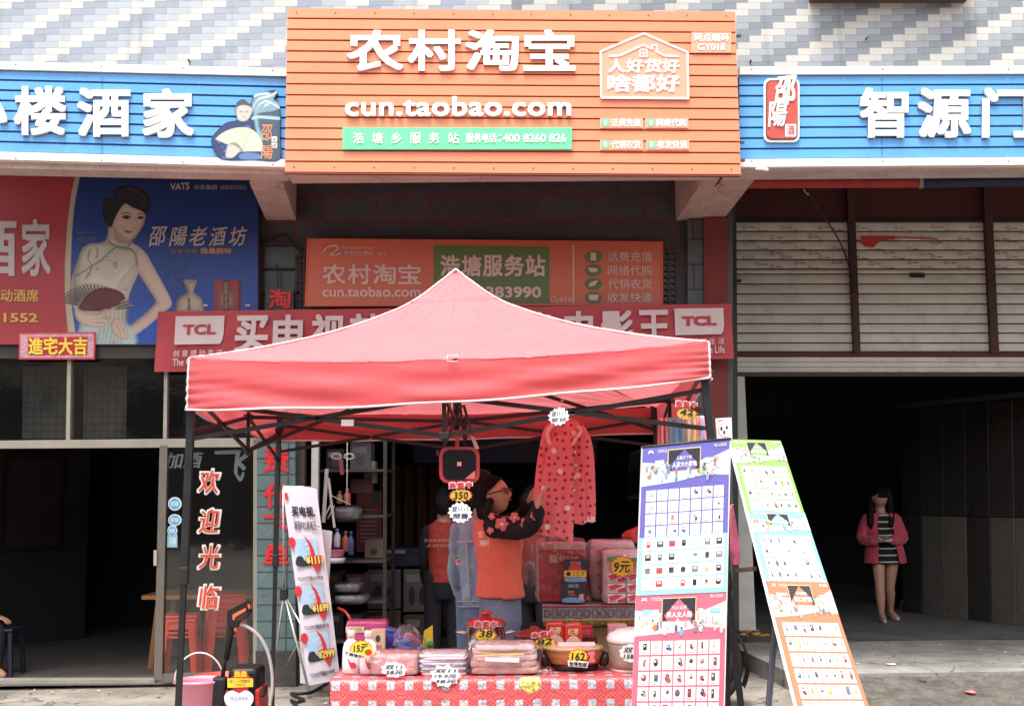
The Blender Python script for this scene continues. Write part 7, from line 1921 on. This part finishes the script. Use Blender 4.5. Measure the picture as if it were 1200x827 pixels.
def head_mesh(b, c, yaw, pitch, r, mat):
    """a face turned to yaw (0 = towards the camera, +90 = to the photo's right)"""
    R = Matrix.Rotation(yaw, 3, 'Z') @ Matrix.Rotation(pitch, 3, 'X')
    nu, nv = 44, 34; vs = []
    for j in range(nv + 1):
        ph = -pi / 2 + pi * j / nv
        for i in range(nu):
            th = 2 * pi * i / nu
            x, y, z = cos(ph) * sin(th), -cos(ph) * cos(th), sin(ph)
            f = max(0, -y)                                   # frontness
            sx = .76 * (1 - .22 * max(0, -z) ** 1.4); sy = .92 - .08 * max(0, -z)
            p = V((x * sx, y * sy, z * 1.08))
            if z < -.2: p.y -= .10 * (-z - .2) * (1 if y < 0 else .2) ; 
            g = lambda cx, cz, s_: math.exp(-(((x - cx) / s_) ** 2 + ((z - cz) / s_) ** 2)) * (1 if y < 0 else 0)
            p.y -= .25 * math.exp(-((x / .13) ** 2)) * (math.exp(-((z + .18) / .16) ** 2)) * (y < 0)   # nose
            p.y -= .07 * math.exp(-((x / .10) ** 2)) * math.exp(-((z - .02) / .2) ** 2) * (y < 0)
            p.y += .055 * (g(.30, .06, .17) + g(-.30, .06, .17))
            p.y -= .045 * math.exp(-((x / .24) ** 2)) * math.exp(-((z + .48) / .08) ** 2) * (y < 0)
            p.y -= .035 * (g(.42, -.2, .25) + g(-.42, -.2, .25)); p.y -= .06 * math.exp(-((x / .25) ** 2)) * math.exp(-((z + .85) / .16) ** 2) * (y < 0)
            vs.append(R @ (p * r) + V(c))
    fs = [(j * nu + i, j * nu + (i + 1) % nu, (j + 1) * nu + (i + 1) % nu, (j + 1) * nu + i) for j in range(nv) for i in range(nu)]
    b.add(vs, fs, mat, True)
    for sx_ in (-1, 1): b.pillow(R @ (V((sx_ * .76, .08, -.05)) * r) + V(c), (.14 * r, .3 * r, .46 * r), mat, 2.2, 0, 1, R)
    return R
def face_bits(b, c, R, r):
    W_ = lambda x, y, z: R @ (V((x, y, z)) * r) + V(c)
    for sx_ in (-1, 1):
        b.pillow(W_(sx_ * .29, -.80, .05), (.22 * r, .10 * r, .10 * r), M('e6dcd6', .3), 2, 0, 1, R @ Matrix.Rotation(sx_ * .3, 3, 'Z'), 14, 8); b.ball(W_(sx_ * .29, -.835, .05), .055 * r, EYE, 10)
        b.tube([W_(sx_ * .15, -.88, .22), W_(sx_ * .3, -.86, .27), W_(sx_ * .44, -.76, .22)], .022 * r, HAIR, 6)
    b.pillow(W_(0, -.945, -.47), (.34 * r, .10 * r, .10 * r), LIP, 2.2, 0, 1, R)
def hand(b, wrist, dir_, palm_n, size, curl, mat, thumb_side=1):
    """palm, four unequal bent fingers and a thumb leaving the palm's side"""
    d = V(dir_).normalized(); n_ = V(palm_n); n_ = (n_ - d * n_.dot(d)).normalized(); s_ = d.cross(n_) * thumb_side
    L_ = size
    R = Matrix((s_, d, n_)).transposed()
    b.pillow(V(wrist) + d * L_ * .27, (L_ * .46, L_ * .56, L_ * .16), mat, 3, 0, 1, R, 18, 10)
    for i, (off, ln) in enumerate(((.165, .42), (.055, .47), (-.055, .44), (-.16, .34))):
        p = V(wrist) + d * L_ * .50 + s_ * L_ * off; pts = [p]; a = curl * .35
        for k in range(3):
            a += curl * (.32 + .06 * i); dd = d * cos(a) + n_ * sin(a); p = p + dd * L_ * ln * (.45, .32, .23)[k]; pts.append(p)
        b.tube(smooth_line(pts, 3), [L_ * .052 * (1 - .02 * k) for k in range(10)], mat, 8); b.ball(pts[-1], L_ * .046, mat, 8)
    p = V(wrist) + d * L_ * .14 + s_ * L_ * .19; p1 = p + (d * .55 + s_ * .6 + n_ * .25).normalized() * L_ * .2; p2 = p1 + (d * .8 + s_ * .15 + n_ * .45).normalized() * L_ * .19
    b.tube(smooth_line([p, p1, p2], 3), [L_ * .075, L_ * .07, L_ * .065, L_ * .06, L_ * .056, L_ * .052, L_ * .048], mat, 8); b.ball(p2, L_ * .048, mat, 8)

# ---- woman in the orange vest --------------------------------------------------
WV = 7.05
w = lambda px, py, dy=0.0: P(px, py, WV + dy)
pr_ = thing('person', 'woman in an orange vest and flowered black sleeves reaching up to the dotted pyjamas', 'person', V((w(590, 700).x, WV, 0)), 'people at the stall')
hc = w(579, 580, 0); hr = .101
b = MB(); HR = head_mesh(b, hc, radians(68), radians(-12), hr, SKIN)
limb(b, [hc + V((-.02, .03, -.05)), w(574, 602, .03), w(577, 613, .04)], [.048, .05, .065])
sh_n, sh_f = w(582, 617, -.10), w(592, 616, .16)
el_n, wr_n = w(616, 619, -.24), w(629, 598, -.42)
el_f, wr_f = w(612, 606, .10), w(620, 592, .0)
chest = [(w(583, 607, .03), .10, .09, .9), (w(586, 622, .03), .11, .17, .9), (w(587, 645, .02), .115, .15, .9), (w(588, 672, .02), .11, .135, .9), (w(588, 700, .02), .125, .155, .9), (w(588, 722, .02), .12, .15, .9)]
loft(b, [(c_ - V((.018, 0, 0)), a_ * .78, b_ * .78, y_) for c_, a_, b_, y_ in chest], SKIN)
limb(b, [sh_n, el_n, wr_n], [.05, .042, .028]); limb(b, [sh_f, el_f, wr_f], [.05, .042, .028])
foot_z = .01
hip_n, hip_f = w(584, 726, -.05), w(588, 726, .08)
def leg(b, hp, kx, ky, fx, fy, rs=(.09, .06, .045)):
    kn = V((kx, ky, .46)); an = V((fx, fy, .085)); limb(b, [hp, kn, an], rs); limb(b, [an + V((0, .02, -.03)), an + V((.06, -.07, -.055))], [.042, .035])
leg(b, hip_n, hip_n.x, hip_n.y - .02, hip_n.x - .02, hip_n.y); leg(b, hip_f, hip_f.x + .02, hip_f.y, hip_f.x + .02, hip_f.y + .04)
hand(b, wr_n + V((.0, 0, .0)), V((.22, -.05, 1)), V((.9, -.1, -.2)), .165, .5, SKIN, 1); hand(b, wr_f, V((.35, -.1, 1)), V((.8, -.4, -.1)), .165, .6, SKIN, -1)
remesh(b, .0065, 2, 'body', SKIN, pr_)
b = MB(); face_bits(b, hc, HR, hr); b.build('face', pr_)
def hair_cap(b, c, R, r, low=-.2, back=-1.2, side=.0, part=.0):
    nu, nv = 40, 22; vs = []
    for j in range(nv + 1):
        for i in range(nu):
            th = 2 * pi * i / nu; fr_ = max(0, cos(th))         # frontness
            lim = float(np.interp(abs(th if th < pi else 2 * pi - th), [0, .6, 1.15, 1.6, 1.95, pi], [.78, .92, 1.22, 1.42, 2.15, 2.4]))
            ph = lim * j / nv
            x, y, z = sin(ph) * sin(th), -sin(ph) * cos(th), cos(ph)
            k_ = 1 + .03 * noise.noise(V((x * 5, y * 5, z * 2))) + .012 * sin(th * 24)
            vs.append(R @ (V((x * .86, y * .99 + .03, z * 1.17)) * r * k_) + V(c))
    fs = [(j * nu + i, j * nu + (i + 1) % nu, (j + 1) * nu + (i + 1) % nu, (j + 1) * nu + i) for j in range(nv) for i in range(nu)]
    b.add(vs, fs, HAIR, True)
b = MB(); hair_cap(b, hc, HR, hr)
b.pillow(w(566, 585, .05), (.09, .11, .17), HAIR, 2.2, .02, 14)
for k_ in range(14):
    a = k_ / 13; limb(b, [w(566 + 9 * a, 584 + 3 * a, .06 - .16 * a), w(562 + 9 * a, 597 + 2 * a, .07 - .17 * a), w(562 + 10 * a + (k_ % 3), 608 + 2 * (k_ % 2), .08 - .18 * a)], [.02, .022, .008], 7, mat=HAIR); b.build('hair', pr_)
b = MB(); W_ = lambda x, y, z: HR @ (V((x, y, z)) * hr) + hc
for sx_ in (-1, 1):
    b.tube([W_(sx_ * .30 + .21 * cos(a), -.98 + .06 * abs(cos(a)), .04 + .15 * sin(a)) for a in [2 * pi * i / 18 for i in range(19)]], .0035, M('1a1516', .3), 6); b.tube([W_(sx_ * .5, -.92, .08), W_(sx_ * .78, -.4, .1), W_(sx_ * .8, .05, .06)], .0035, M('1a1516', .3), 6)
b.tube([W_(-.09, -1.0, .06), W_(.09, -1.0, .06)], .003, M('1a1516', .3), 6); b.build('glasses', pr_)
VEST = M('e06650', .75, .08, 6, .25, 60, sheen=.2)
b = MB()
loft(b, [(w(581, 606, .03), .065, .095, .9), (w(582, 611, .03), .105, .15, .9), (w(583, 624, .03), .115, .165, .9), (w(584, 645, .02), .118, .152, .9), (w(585, 672, .02), .117, .145, .9), (w(586, 699, .02), .130, .158, .9)], VEST)
vo_ = remesh(b, .010, 3, 'vest', VEST, pr_)
for v in vo_.data.vertices:    # folds in the cloth
    k_ = .014 * noise.noise(V((v.co.x * 11, v.co.y * 11, v.co.z * 3.2))) + .006 * noise.noise(V((v.co.x * 26, v.co.y * 26, v.co.z * 14 + v.co.x * 20))); v.co += v.normal * k_
b = MB(); vp = PL(565, 640, WV - .19); 
for x, y, ch in ((560, 622, '宝'), (561.5, 632, '淘'), (567, 632, '村')): b.text(vp.rect(x, y, x + 6, y + 7.5), ch, -.006, M('ead0c8', .6), 0, bold(.03, 4))
b.build('vest_print', pr_)
SLV = M('0b090c', .9, .15, 12, .3, 80)
b = MB(); limb(b, [sh_n + V((-.01, .02, .0)), el_n, wr_n + V((.005, 0, -.01))], [.070, .057, .042], mat=SLV); limb(b, [sh_f, el_f, wr_f], [.066, .054, .04], mat=SLV)
so_ = remesh(b, .009, 3, 'sleeves', SLV, pr_)
for v in so_.data.vertices: v.co += v.normal * .007 * noise.noise(V((v.co.x * 26, v.co.y * 26, v.co.z * 26)))
b = MB(); PKF = M('d8727a', .8); FP = PL(600, 615, WV - .27)
rr = random.Random(4)
for x, y, s_ in ((588, 614, 9.5), (603, 606, 7), (617, 612, 8.5), (576, 605, 5), (574, 622, 5), (626, 603, 6)):
    for k_ in range(5):
        a = 2 * pi * k_ / 5 + rr.uniform(0, .6); cx, cy = x + s_ * .55 * cos(a), y + s_ * .55 * sin(a); dx = {588: .057, 603: .012, 617: -.05, 576: .10, 574: .095, 626: -.165}[x]
        b.oval(FP.rect(cx - s_ * .36, cy - s_ * .36, cx + s_ * .36, cy + s_ * .36), -dx + .0005 * k_, PKF, 10)
    b.oval(FP.rect(x - s_ * .24, y - s_ * .24, x + s_ * .24, y + s_ * .24), -dx + .004, M('e2ccd2', .8), 10)
b.build('flower_print', pr_)
JEAN = M('76819a', .85, .18, 10, .4, 140)
def trousers(b, top_c, rx, ry, yw, hips, knees, ankles, mat):
    loft(b, [(top_c + V((0, 0, .10)), rx * .9, ry * .9, yw), (top_c + V((0, 0, .03)), rx * .97, ry * .97, yw), (top_c, rx, ry, yw), (top_c - V((0, 0, .12)), rx * 1.04, ry * 1.04, yw), (top_c - V((0, 0, .2)), rx * .9, ry * .9, yw)], mat)
    for h_, k_, a_ in zip(hips, knees, ankles): limb(b, [h_, k_, a_], [.095, .076, .066], mat=mat)
b = MB(); trousers(b, w(586, 703, .02), .106, .132, .9, (hip_n, hip_f), (V((hip_n.x, hip_n.y - .02, .46)), V((hip_f.x + .02, hip_f.y, .46))), (V((hip_n.x - .02, hip_n.y, .09)), V((hip_f.x + .02, hip_f.y + .04, .09))), JEAN)
remesh(b, .012, 3, 'jeans', JEAN, pr_)

# ---- a standing figure seen from behind -----------------------------------------
def back_figure(label, px, Y, z_sh, fl, sh_w, top_mat, leg_mat, vest=None, hem=None, arm_mat=None, yaw=0.0, headless=False, print_=None, jean_tex=None, sleeves=True, head_dx=0.0):
    c0 = P(px, 600, Y); g0 = V((c0.x, Y, fl)); H_ = z_sh - fl
    R = Matrix.Rotation(yaw, 3, 'Z')
    W_ = lambda x, y, z: g0 + R @ V((x, y, z))
    pr = thing('person', label, 'person', g0, 'people at the stall')
    b = MB(); r = .105
    hcn = W_(head_dx, -.01 + .02, H_ + .20)
    Rh = head_mesh(b, hcn, yaw, radians(8), r, SKIN2)
    limb(b, [hcn - V((0, 0, .06)), W_(0, 0, H_ + .02)], [.05, .06], mat=SKIN2)
    hw = sh_w / 2; hz = H_ * .62
    loft(b, [(W_(0, 0, H_ + .02), hw * .5, .07, yaw), (W_(0, 0, H_ - .04), hw * .92, .10, yaw), (W_(0, 0, H_ - .2), hw * .88, .11, yaw), (W_(0, 0, H_ - .4), hw * .76, .10, yaw), (W_(0, 0, hz - .02), hw * .86, .12, yaw)], SKIN2)
    sh = [W_(-hw, 0, H_ - .07), W_(hw, 0, H_ - .07)]; el = [W_(-hw - .03, -.02, H_ - .34), W_(hw + .03, -.02, H_ - .34)]; wr = [W_(-hw - .0, -.18, H_ - .52), W_(hw + .02, -.16, H_ - .53)]
    for i in range(2):
        limb(b, [sh[i], el[i], wr[i]], [.048, .04, .028], mat=SKIN2); hand(b, wr[i], R @ V((.2 - .4 * i, -.7, -.5)), R @ V((1 - 2 * i, 0, -.2)), .165, .45, SKIN2, 1 - 2 * i)
    hp = [W_(-.085, 0, hz), W_(.085, 0, hz)]; kn = [W_(-.095, -.01, H_ * .33), W_(.095, -.01, H_ * .33)]; an = [W_(-.1, .02, .08), W_(.1, .02, .08)]
    for i in range(2): limb(b, [hp[i], kn[i], an[i]], [.085, .058, .042], mat=SKIN2); limb(b, [an[i] - V((0, 0, .04)), an[i] + R @ V((0, -.13, -.055))], [.042, .034], mat=SKIN2)
    remesh(b, .008, 2, 'body', SKIN2, pr)
    b = MB(); face_bits(b, hcn, Rh, r); b.build('face', pr)
    b = MB(); hair_cap(b, hcn, Rh, r); b.pillow(hcn + V((0, 0, 0)) + Rh @ V((0, .05, -.04)), (.17, .14, .2), HAIR, 2.2, .015, 14); b.build('hair', pr)
    b = MB(); hm = (hem or hz - .04)
    loft(b, [(W_(0, 0, H_ + .015), hw * .55, .08, yaw), (W_(0, 0, H_ - .03), hw * .98, .115, yaw), (W_(0, 0, H_ - .2), hw * .98, .13, yaw), (W_(0, 0, H_ - .4), hw * .9, .125, yaw), (W_(0, 0, hm), hw * .96, .14, yaw)], top_mat)
    if arm_mat is None:
        for i in range(2): limb(b, [sh[i], el[i], wr[i]], [.06, .05, .04], mat=top_mat)
    jo = remesh(b, .010, 3, 'vest' if arm_mat else 'jacket', top_mat, pr)
    for v in jo.data.vertices: v.co += v.normal * (.012 * noise.noise(V((v.co.x * 12, v.co.y * 12, v.co.z * 6))) + .006 * noise.noise(V((v.co.x * 30, v.co.y * 30, v.co.z * 26))))
    if not arm_mat:
        seam = M('b9c6d2', .85); b = MB()
        def sm(pts, r_=.0035):
            # seam lines laid on the jacket's back
            b.tube(pts, r_, seam, 5)
        dpt = lambda x: .135 * math.sqrt(max(0, 1 - (x / (hw * 1.05)) ** 2)) + .012
        for z in (H_ - .13, H_ - .138, hm + .045, hm + .012): sm([W_(x, dpt(x), z - abs(x) * .05) for x in [(-.9 + .1 * i) * hw for i in range(19)]])
        for x0, x1 in ((-.45, -.3), (.45, .3), (-.42, -.27), (.42, .27)): sm([W_(hw * (x0 + (x1 - x0) * i / 10), dpt(hw * (x0 + (x1 - x0) * i / 10)), H_ - .14 - (H_ - .185 - hm) * i / 10) for i in range(11)])
        b.build('stitching', pr)
    if arm_mat:
        b = MB()
        for i in range(2): limb(b, [sh[i], el[i], wr[i]], [.056, .046, .038], mat=arm_mat)
        remesh(b, .010, 2, 'sleeves', arm_mat, pr)
    b = MB(); trousers(b, W_(0, 0, hz + .02), hw * .84, .125, yaw, hp, kn, an, leg_mat); remesh(b, .012, 3, 'trousers', leg_mat, pr)
    return pr, W_
DEN = M('93abc2', .85, .22, 9, .5, 110); DEN2 = M('6a809c', .85, .25, 7, .4, 110)
def denim_extra(pr, W_, H_):
    b = MB(); seam = M('8a9aae', .8)
    for z in (H_ - .14,): b.tube([W_(x, .155 - abs(x) * .35, z) for x in (-.15, -.07, 0, .07, .15)], .004, seam, 5)
    b.build('stitching', pr)
pd, Wd = back_figure('person in a denim jacket and jeans with back turned, left of the orange vest', 565, 7.75, P(565, 608, 7.75).z, .0, .31, DEN, DEN2, yaw=0.0 + pi * .92)
pv, Wv_ = back_figure('person in a dark red vest seen from behind, deep in the middle shop', 520, 10.5, P(520, 612, 10.5).z, .006, .29, M('a83c34', .75, .1, 6), M('1c1d28', .85), arm_mat=M('18161a', .85), yaw=pi)
b = MB(); vq = PL(515, 640, 10.5 - .15)
b.text(vq.rect(497, 631, 532, 635), '农村淘宝服务站', .0, M('c88a80', .6)); b.text(vq.rect(499, 637, 530, 641), '人好货好', .0, M('c88a80', .6)); b.build('vest_print', pv)
pz, Wz = back_figure('person in a dim red vest half hidden between the orange vest and the blanket pack', 626, 10.2, P(626, 612, 10.2).z, .0, .34, M('8a342e', .75, .1, 6), M('1c1d28', .85), arm_mat=M('1c181a', .85), yaw=pi * .8)

# ---- woman in the pink jacket ----------------------------------------------------
PY = 12.75
k = lambda px, py, dy=0.0: P(px, py, PY + dy)
zf = FZ + .006
pk_ = thing('person', 'woman in a pink jacket and striped black dress inside the dark right shop', 'person', V((k(1037, 727).x, PY, zf)))
hc2 = k(1031, 583, -.03); r2 = .098
b = MB(); HR2 = head_mesh(b, hc2, radians(6), radians(14), r2, SKIN)
limb(b, [hc2 - V((0, -.02, .05)), k(1032, 602)], [.045, .055])
loft(b, [(k(1032, 601), .09, .07, 0), (k(1033, 608), .165, .095, 0), (k(1034, 625), .15, .10, 0), (k(1035, 640), .13, .095, 0), (k(1037, 658), .155, .11, 0)], SKIN)
shl, shr = k(1016, 608), k(1050, 608); ell, elr = k(1010, 630, -.02), k(1058, 630, -.02); wrl, wrr = k(1027, 634, -.19), k(1044, 633, -.19)
for s3_, e3_, w3_ in ((shl, ell, wrl), (shr, elr, wrr)): limb(b, [s3_, e3_, w3_], [.045, .038, .027])
hand(b, wrl, V((.7, -.5, .15)), V((-.1, -.2, 1)), .155, .5, SKIN, -1); hand(b, wrr, V((-.7, -.4, .1)), V((.1, -.2, 1)), .155, .5, SKIN, 1)
an1, an2 = k(1033, 721, -.10), k(1044, 722, .12); an1.z = zf + .10; an2.z = zf + .10
h1, h2 = k(1029, 652), k(1046, 652); k1, k2 = k(1031, 687, -.09), k(1043, 685, .03)
limb(b, [h1, k1, k1.lerp(an1, .4), an1], [.074, .05, .051, .031]); limb(b, [h2, k2, k2.lerp(an2, .4), an2], [.074, .05, .051, .031])
for a_, dx in ((an1, -.01), (an2, .03)): limb(b, [a_ - V((0, .0, .03)), a_ + V((dx, -.12, -.082))], [.034, .028])
remesh(b, .0065, 2, 'body', SKIN, pk_)
b = MB(); face_bits(b, hc2, HR2, r2); b.build('face', pk_)
b = MB(); hair_cap(b, hc2, HR2, r2)
for px in (1021, 1043): limb(b, [k(px + (3 if px < 1030 else -3), 575, .03), k(px, 590, .02), k(px - (1 if px < 1030 else -1), 610, -.08), k(px, 618, -.09)], [.04, .045, .04, .015], mat=HAIR)
b.pillow(k(1032, 590, .08), (.2, .10, .3), HAIR, 2.4, .01, 12)
W2 = lambda x, y, z: HR2 @ (V((x, y, z)) * r2) + hc2
for i in range(11):
    x = -.5 + i * .1; b.tube([W2(x * .9, -.72 + abs(x) * .2, .85), W2(x, -.97 + abs(x) * .35, .5), W2(x * 1.02, -.97 + abs(x) * .4, .24)], [.07 * r2, .085 * r2, .05 * r2], HAIR, 6)
b.build('hair', pk_)
st_m = bpy.data.materials.new('striped_dress'); st_m.use_nodes = True; t = st_m.node_tree; N = t.nodes; L = t.links
ge = N.new('ShaderNodeNewGeometry'); sp = N.new('ShaderNodeSeparateXYZ'); L.new(ge.outputs['Position'], sp.inputs[0])
cr = N.new('ShaderNodeValToRGB'); cr.color_ramp.interpolation = 'CONSTANT'; e = cr.color_ramp.elements; e[0].color = (*lin('16151a'), 1); e[1].position = .82; e[1].color = (*lin('c9c4c2'), 1)
L.new(math_n(t, 'FRACT', math_n(t, 'MULTIPLY', sp.outputs[2], 14.5)), cr.inputs[0]); L.new(cr.outputs[0], N['Principled BSDF'].inputs['Base Color']); N['Principled BSDF'].inputs['Roughness'].default_value = .9
b = MB(); loft(b, [(k(1033, 602, -.01), .10, .085, 0), (k(1033, 609), .145, .105, 0), (k(1034, 625), .145, .112, 0), (k(1035, 638), .132, .106, 0), (k(1037, 650), .155, .12, 0), (k(1038, 660), .165, .125, 0)], st_m); remesh(b, .010, 2, 'dress', st_m, pk_)
JK = M('c0405a', .75, .08, 6, .25, 60, sheen=.3)
b = MB()
def jf(s, t_):     # open-front coat: wraps from one front edge round the back to the other
    a = -pi / 2 + .42 + .12 * t_ + (2 * pi - .84 - .24 * t_) * s
    z0, z1 = k(1032, 601).z, k(1032, 659).z; z = z0 + (z1 - z0) * t_
    rx = (.13 + .06 * min(1, t_ * 6)) * (1 - .10 * math.exp(-((t_ - .55) / .25) ** 2)) + .03 * t_; ry = .105 + .035 * t_
    return V((k(1034, 630).x + .02 * t_ + rx * cos(a), PY + ry * sin(a) - .01, z + .004 * sin(a * 9) * t_))
b.sheet(jf, 60, 26, JK); b.sheet(lambda s, t_: jf(s, t_) * 1 + V((0, 0, 0)) + (jf(s, t_) - V((k(1034, 630).x, PY, jf(s, t_).z))) * -.06, 60, 26, M('5a2430', .8))
b.build('jacket', pk_)
b = MB(); limb(b, [shl + V((.01, 0, .0)), ell, wrl + V((-.02, .02, 0))], [.064, .056, .045], mat=JK); limb(b, [shr - V((.01, 0, 0)), elr, wrr + V((.02, .02, 0))], [.064, .056, .045], mat=JK); jv = remesh(b, .009, 2, 'jacket_sleeves', JK, pk_)
for v in jv.data.vertices: v.co += v.normal * .009 * noise.noise(V((v.co.x * 18, v.co.y * 18, v.co.z * 24)))
b = MB()
for y in (618, 630, 642): b.ball(k(1047 + (y - 618) * .1, y, -.15), .012, M('d8b060', .3, metal=.6), 10)
b.build('buttons', pk_)
for a_, dx in ((an1, -.01), (an2, .03)):
    b = MB(); sm = M('c9b0a6', .3, .06, coat=.4); limb(b, [a_ - V((0, -.015, .055)), a_ + V((dx * .6, -.07, -.078)), a_ + V((dx, -.135, -.088))], [.03, .034, .022], mat=sm); b.tube([a_ + V((0, .03, -.05)), a_ + V((0, .03, -.099))], [.014, .008], sm, 8); b.build('shoe', pk_)
b = MB(); b.box(k(1037, 631.5, -.25), (.08, .14, .010), M('d8d4d0', .3), Matrix.Rotation(.35, 3, 'X') @ Matrix.Rotation(.9, 3, 'Z'), .003); b.face(Q(*[k(1037, 631.5, -.25) + V(v) for v in ((-.03, .05, .014), (.03, .05, .014), (.03, -.05, .0), (-.03, -.05, .0))]), .006, M('15161a', .1)); tag(b.build('phone'), 'pale mobile phone held in the hands of the woman in the pink jacket', 'phone')

# ---- seated person at the left edge ------------------------------------------------
SY_ = 10.25
o_ = lambda px, py, dy=0.0: P(px - (0 if py in (736, 740, 760, 780) and px in (0, -4, -14) else 11), py, SY_ + dy)
stl = thing('plastic_stool', 'small purple plastic stool at the left edge just inside the left shop', 'stool', V((o_(0, 760).x, SY_, .008)))
b = MB(); zs = o_(0, 736).z; pur = M('221a34', .45, .08)
b.box((o_(-4, 740).x, SY_ + .1, zs - .015), (.30, .28, .03), pur, bev=.01); b.build('seat', stl)
for sx_ in (-1, 1):
    for sy_ in (-1, 1):
        b = MB(); b.bar(V((o_(-4, 740).x + sx_ * .12, SY_ + .1 + sy_ * .11, zs - .03)), V((o_(-4, 740).x + sx_ * .145, SY_ + .1 + sy_ * .13, .008)), .035, .03, pur, V((0, 1, 0)), .004); b.build('leg', stl)
sp_ = thing('person', 'seated person at the left edge of the picture, only face and grey sleeve in view', 'person', V((o_(-14, 780).x, SY_, .008)))
b = MB(); hc3 = o_(-13, 655, .08); R3 = head_mesh(b, hc3, radians(75), 0, .105, SKIN)
limb(b, [hc3 - V((0, 0, .06)), o_(-16, 678, .1)], [.05, .06]); loft(b, [(o_(-17, 676, .1), .08, .07, 0), (o_(-18, 684, .1), .12, .16, 0), (o_(-16, 710, .1), .11, .15, 0), (o_(-16, 734, .1), .13, .17, 0)], SKIN)
limb(b, [o_(-12, 688, -.08), o_(-6, 712, -.12), o_(4, 722, -.05)], [.05, .04, .03]); hand(b, o_(4, 722, -.05), V((1, 0, -.2)), V((0, .2, -1)), .16, .5, SKIN)
for dy in (-.02, .2): limb(b, [o_(-16, 733, dy), o_(6, 735, dy), o_(5, 780, dy)], [.085, .06, .045]); limb(b, [o_(5, 785, dy), o_(14, 791, dy)], [.045, .035])
remesh(b, .009, 2, 'body', SKIN, sp_)
b = MB(); hair_cap(b, hc3, R3, .105); b.build('hair', sp_); b = MB(); face_bits(b, hc3, R3, .105); b.build('face', sp_)
GS = M('8a868a', .8, .15, 10, .3, 80)
b = MB(); loft(b, [(o_(-17, 677, .1), .085, .08, 0), (o_(-17, 684, .1), .135, .175, 0), (o_(-16, 710, .1), .125, .165, 0), (o_(-16, 737, .1), .145, .18, 0)], GS); limb(b, [o_(-12, 688, -.08), o_(-6, 712, -.12), o_(3, 722, -.06)], [.07, .06, .05], mat=GS); remesh(b, .011, 3, 'shirt', GS, sp_)
b = MB(); DT = M('2a2c36', .85)
for dy in (-.02, .2): limb(b, [o_(-16, 735, dy), o_(6, 735, dy), o_(5, 778, dy)], [.10, .075, .06], mat=DT)
remesh(b, .012, 3, 'trousers', DT, sp_)

b = MB(); lp = PL(537, 656, 7.45); q = lp.quad((532, 652), (538, 650), (541, 660), (535, 662)); b.slab(q, 0, .002, M('e6e0d8', .5)); b.face(q.sub(.05, .05, .95, .4), .003, M('6aa884', .5)); b.face(q.sub(.3, .5, .9, .85), .003, M('d8685a', .5)); tag(b.build('leaflet'), 'small green and red leaflet held by the person in denim', 'leaflet')
# ---- tidy up -----------------------------------------------------------------------
bpy.data.objects.remove(_to)
for o in bpy.data.objects:
    if '_o' in o.keys(): del o['_o']
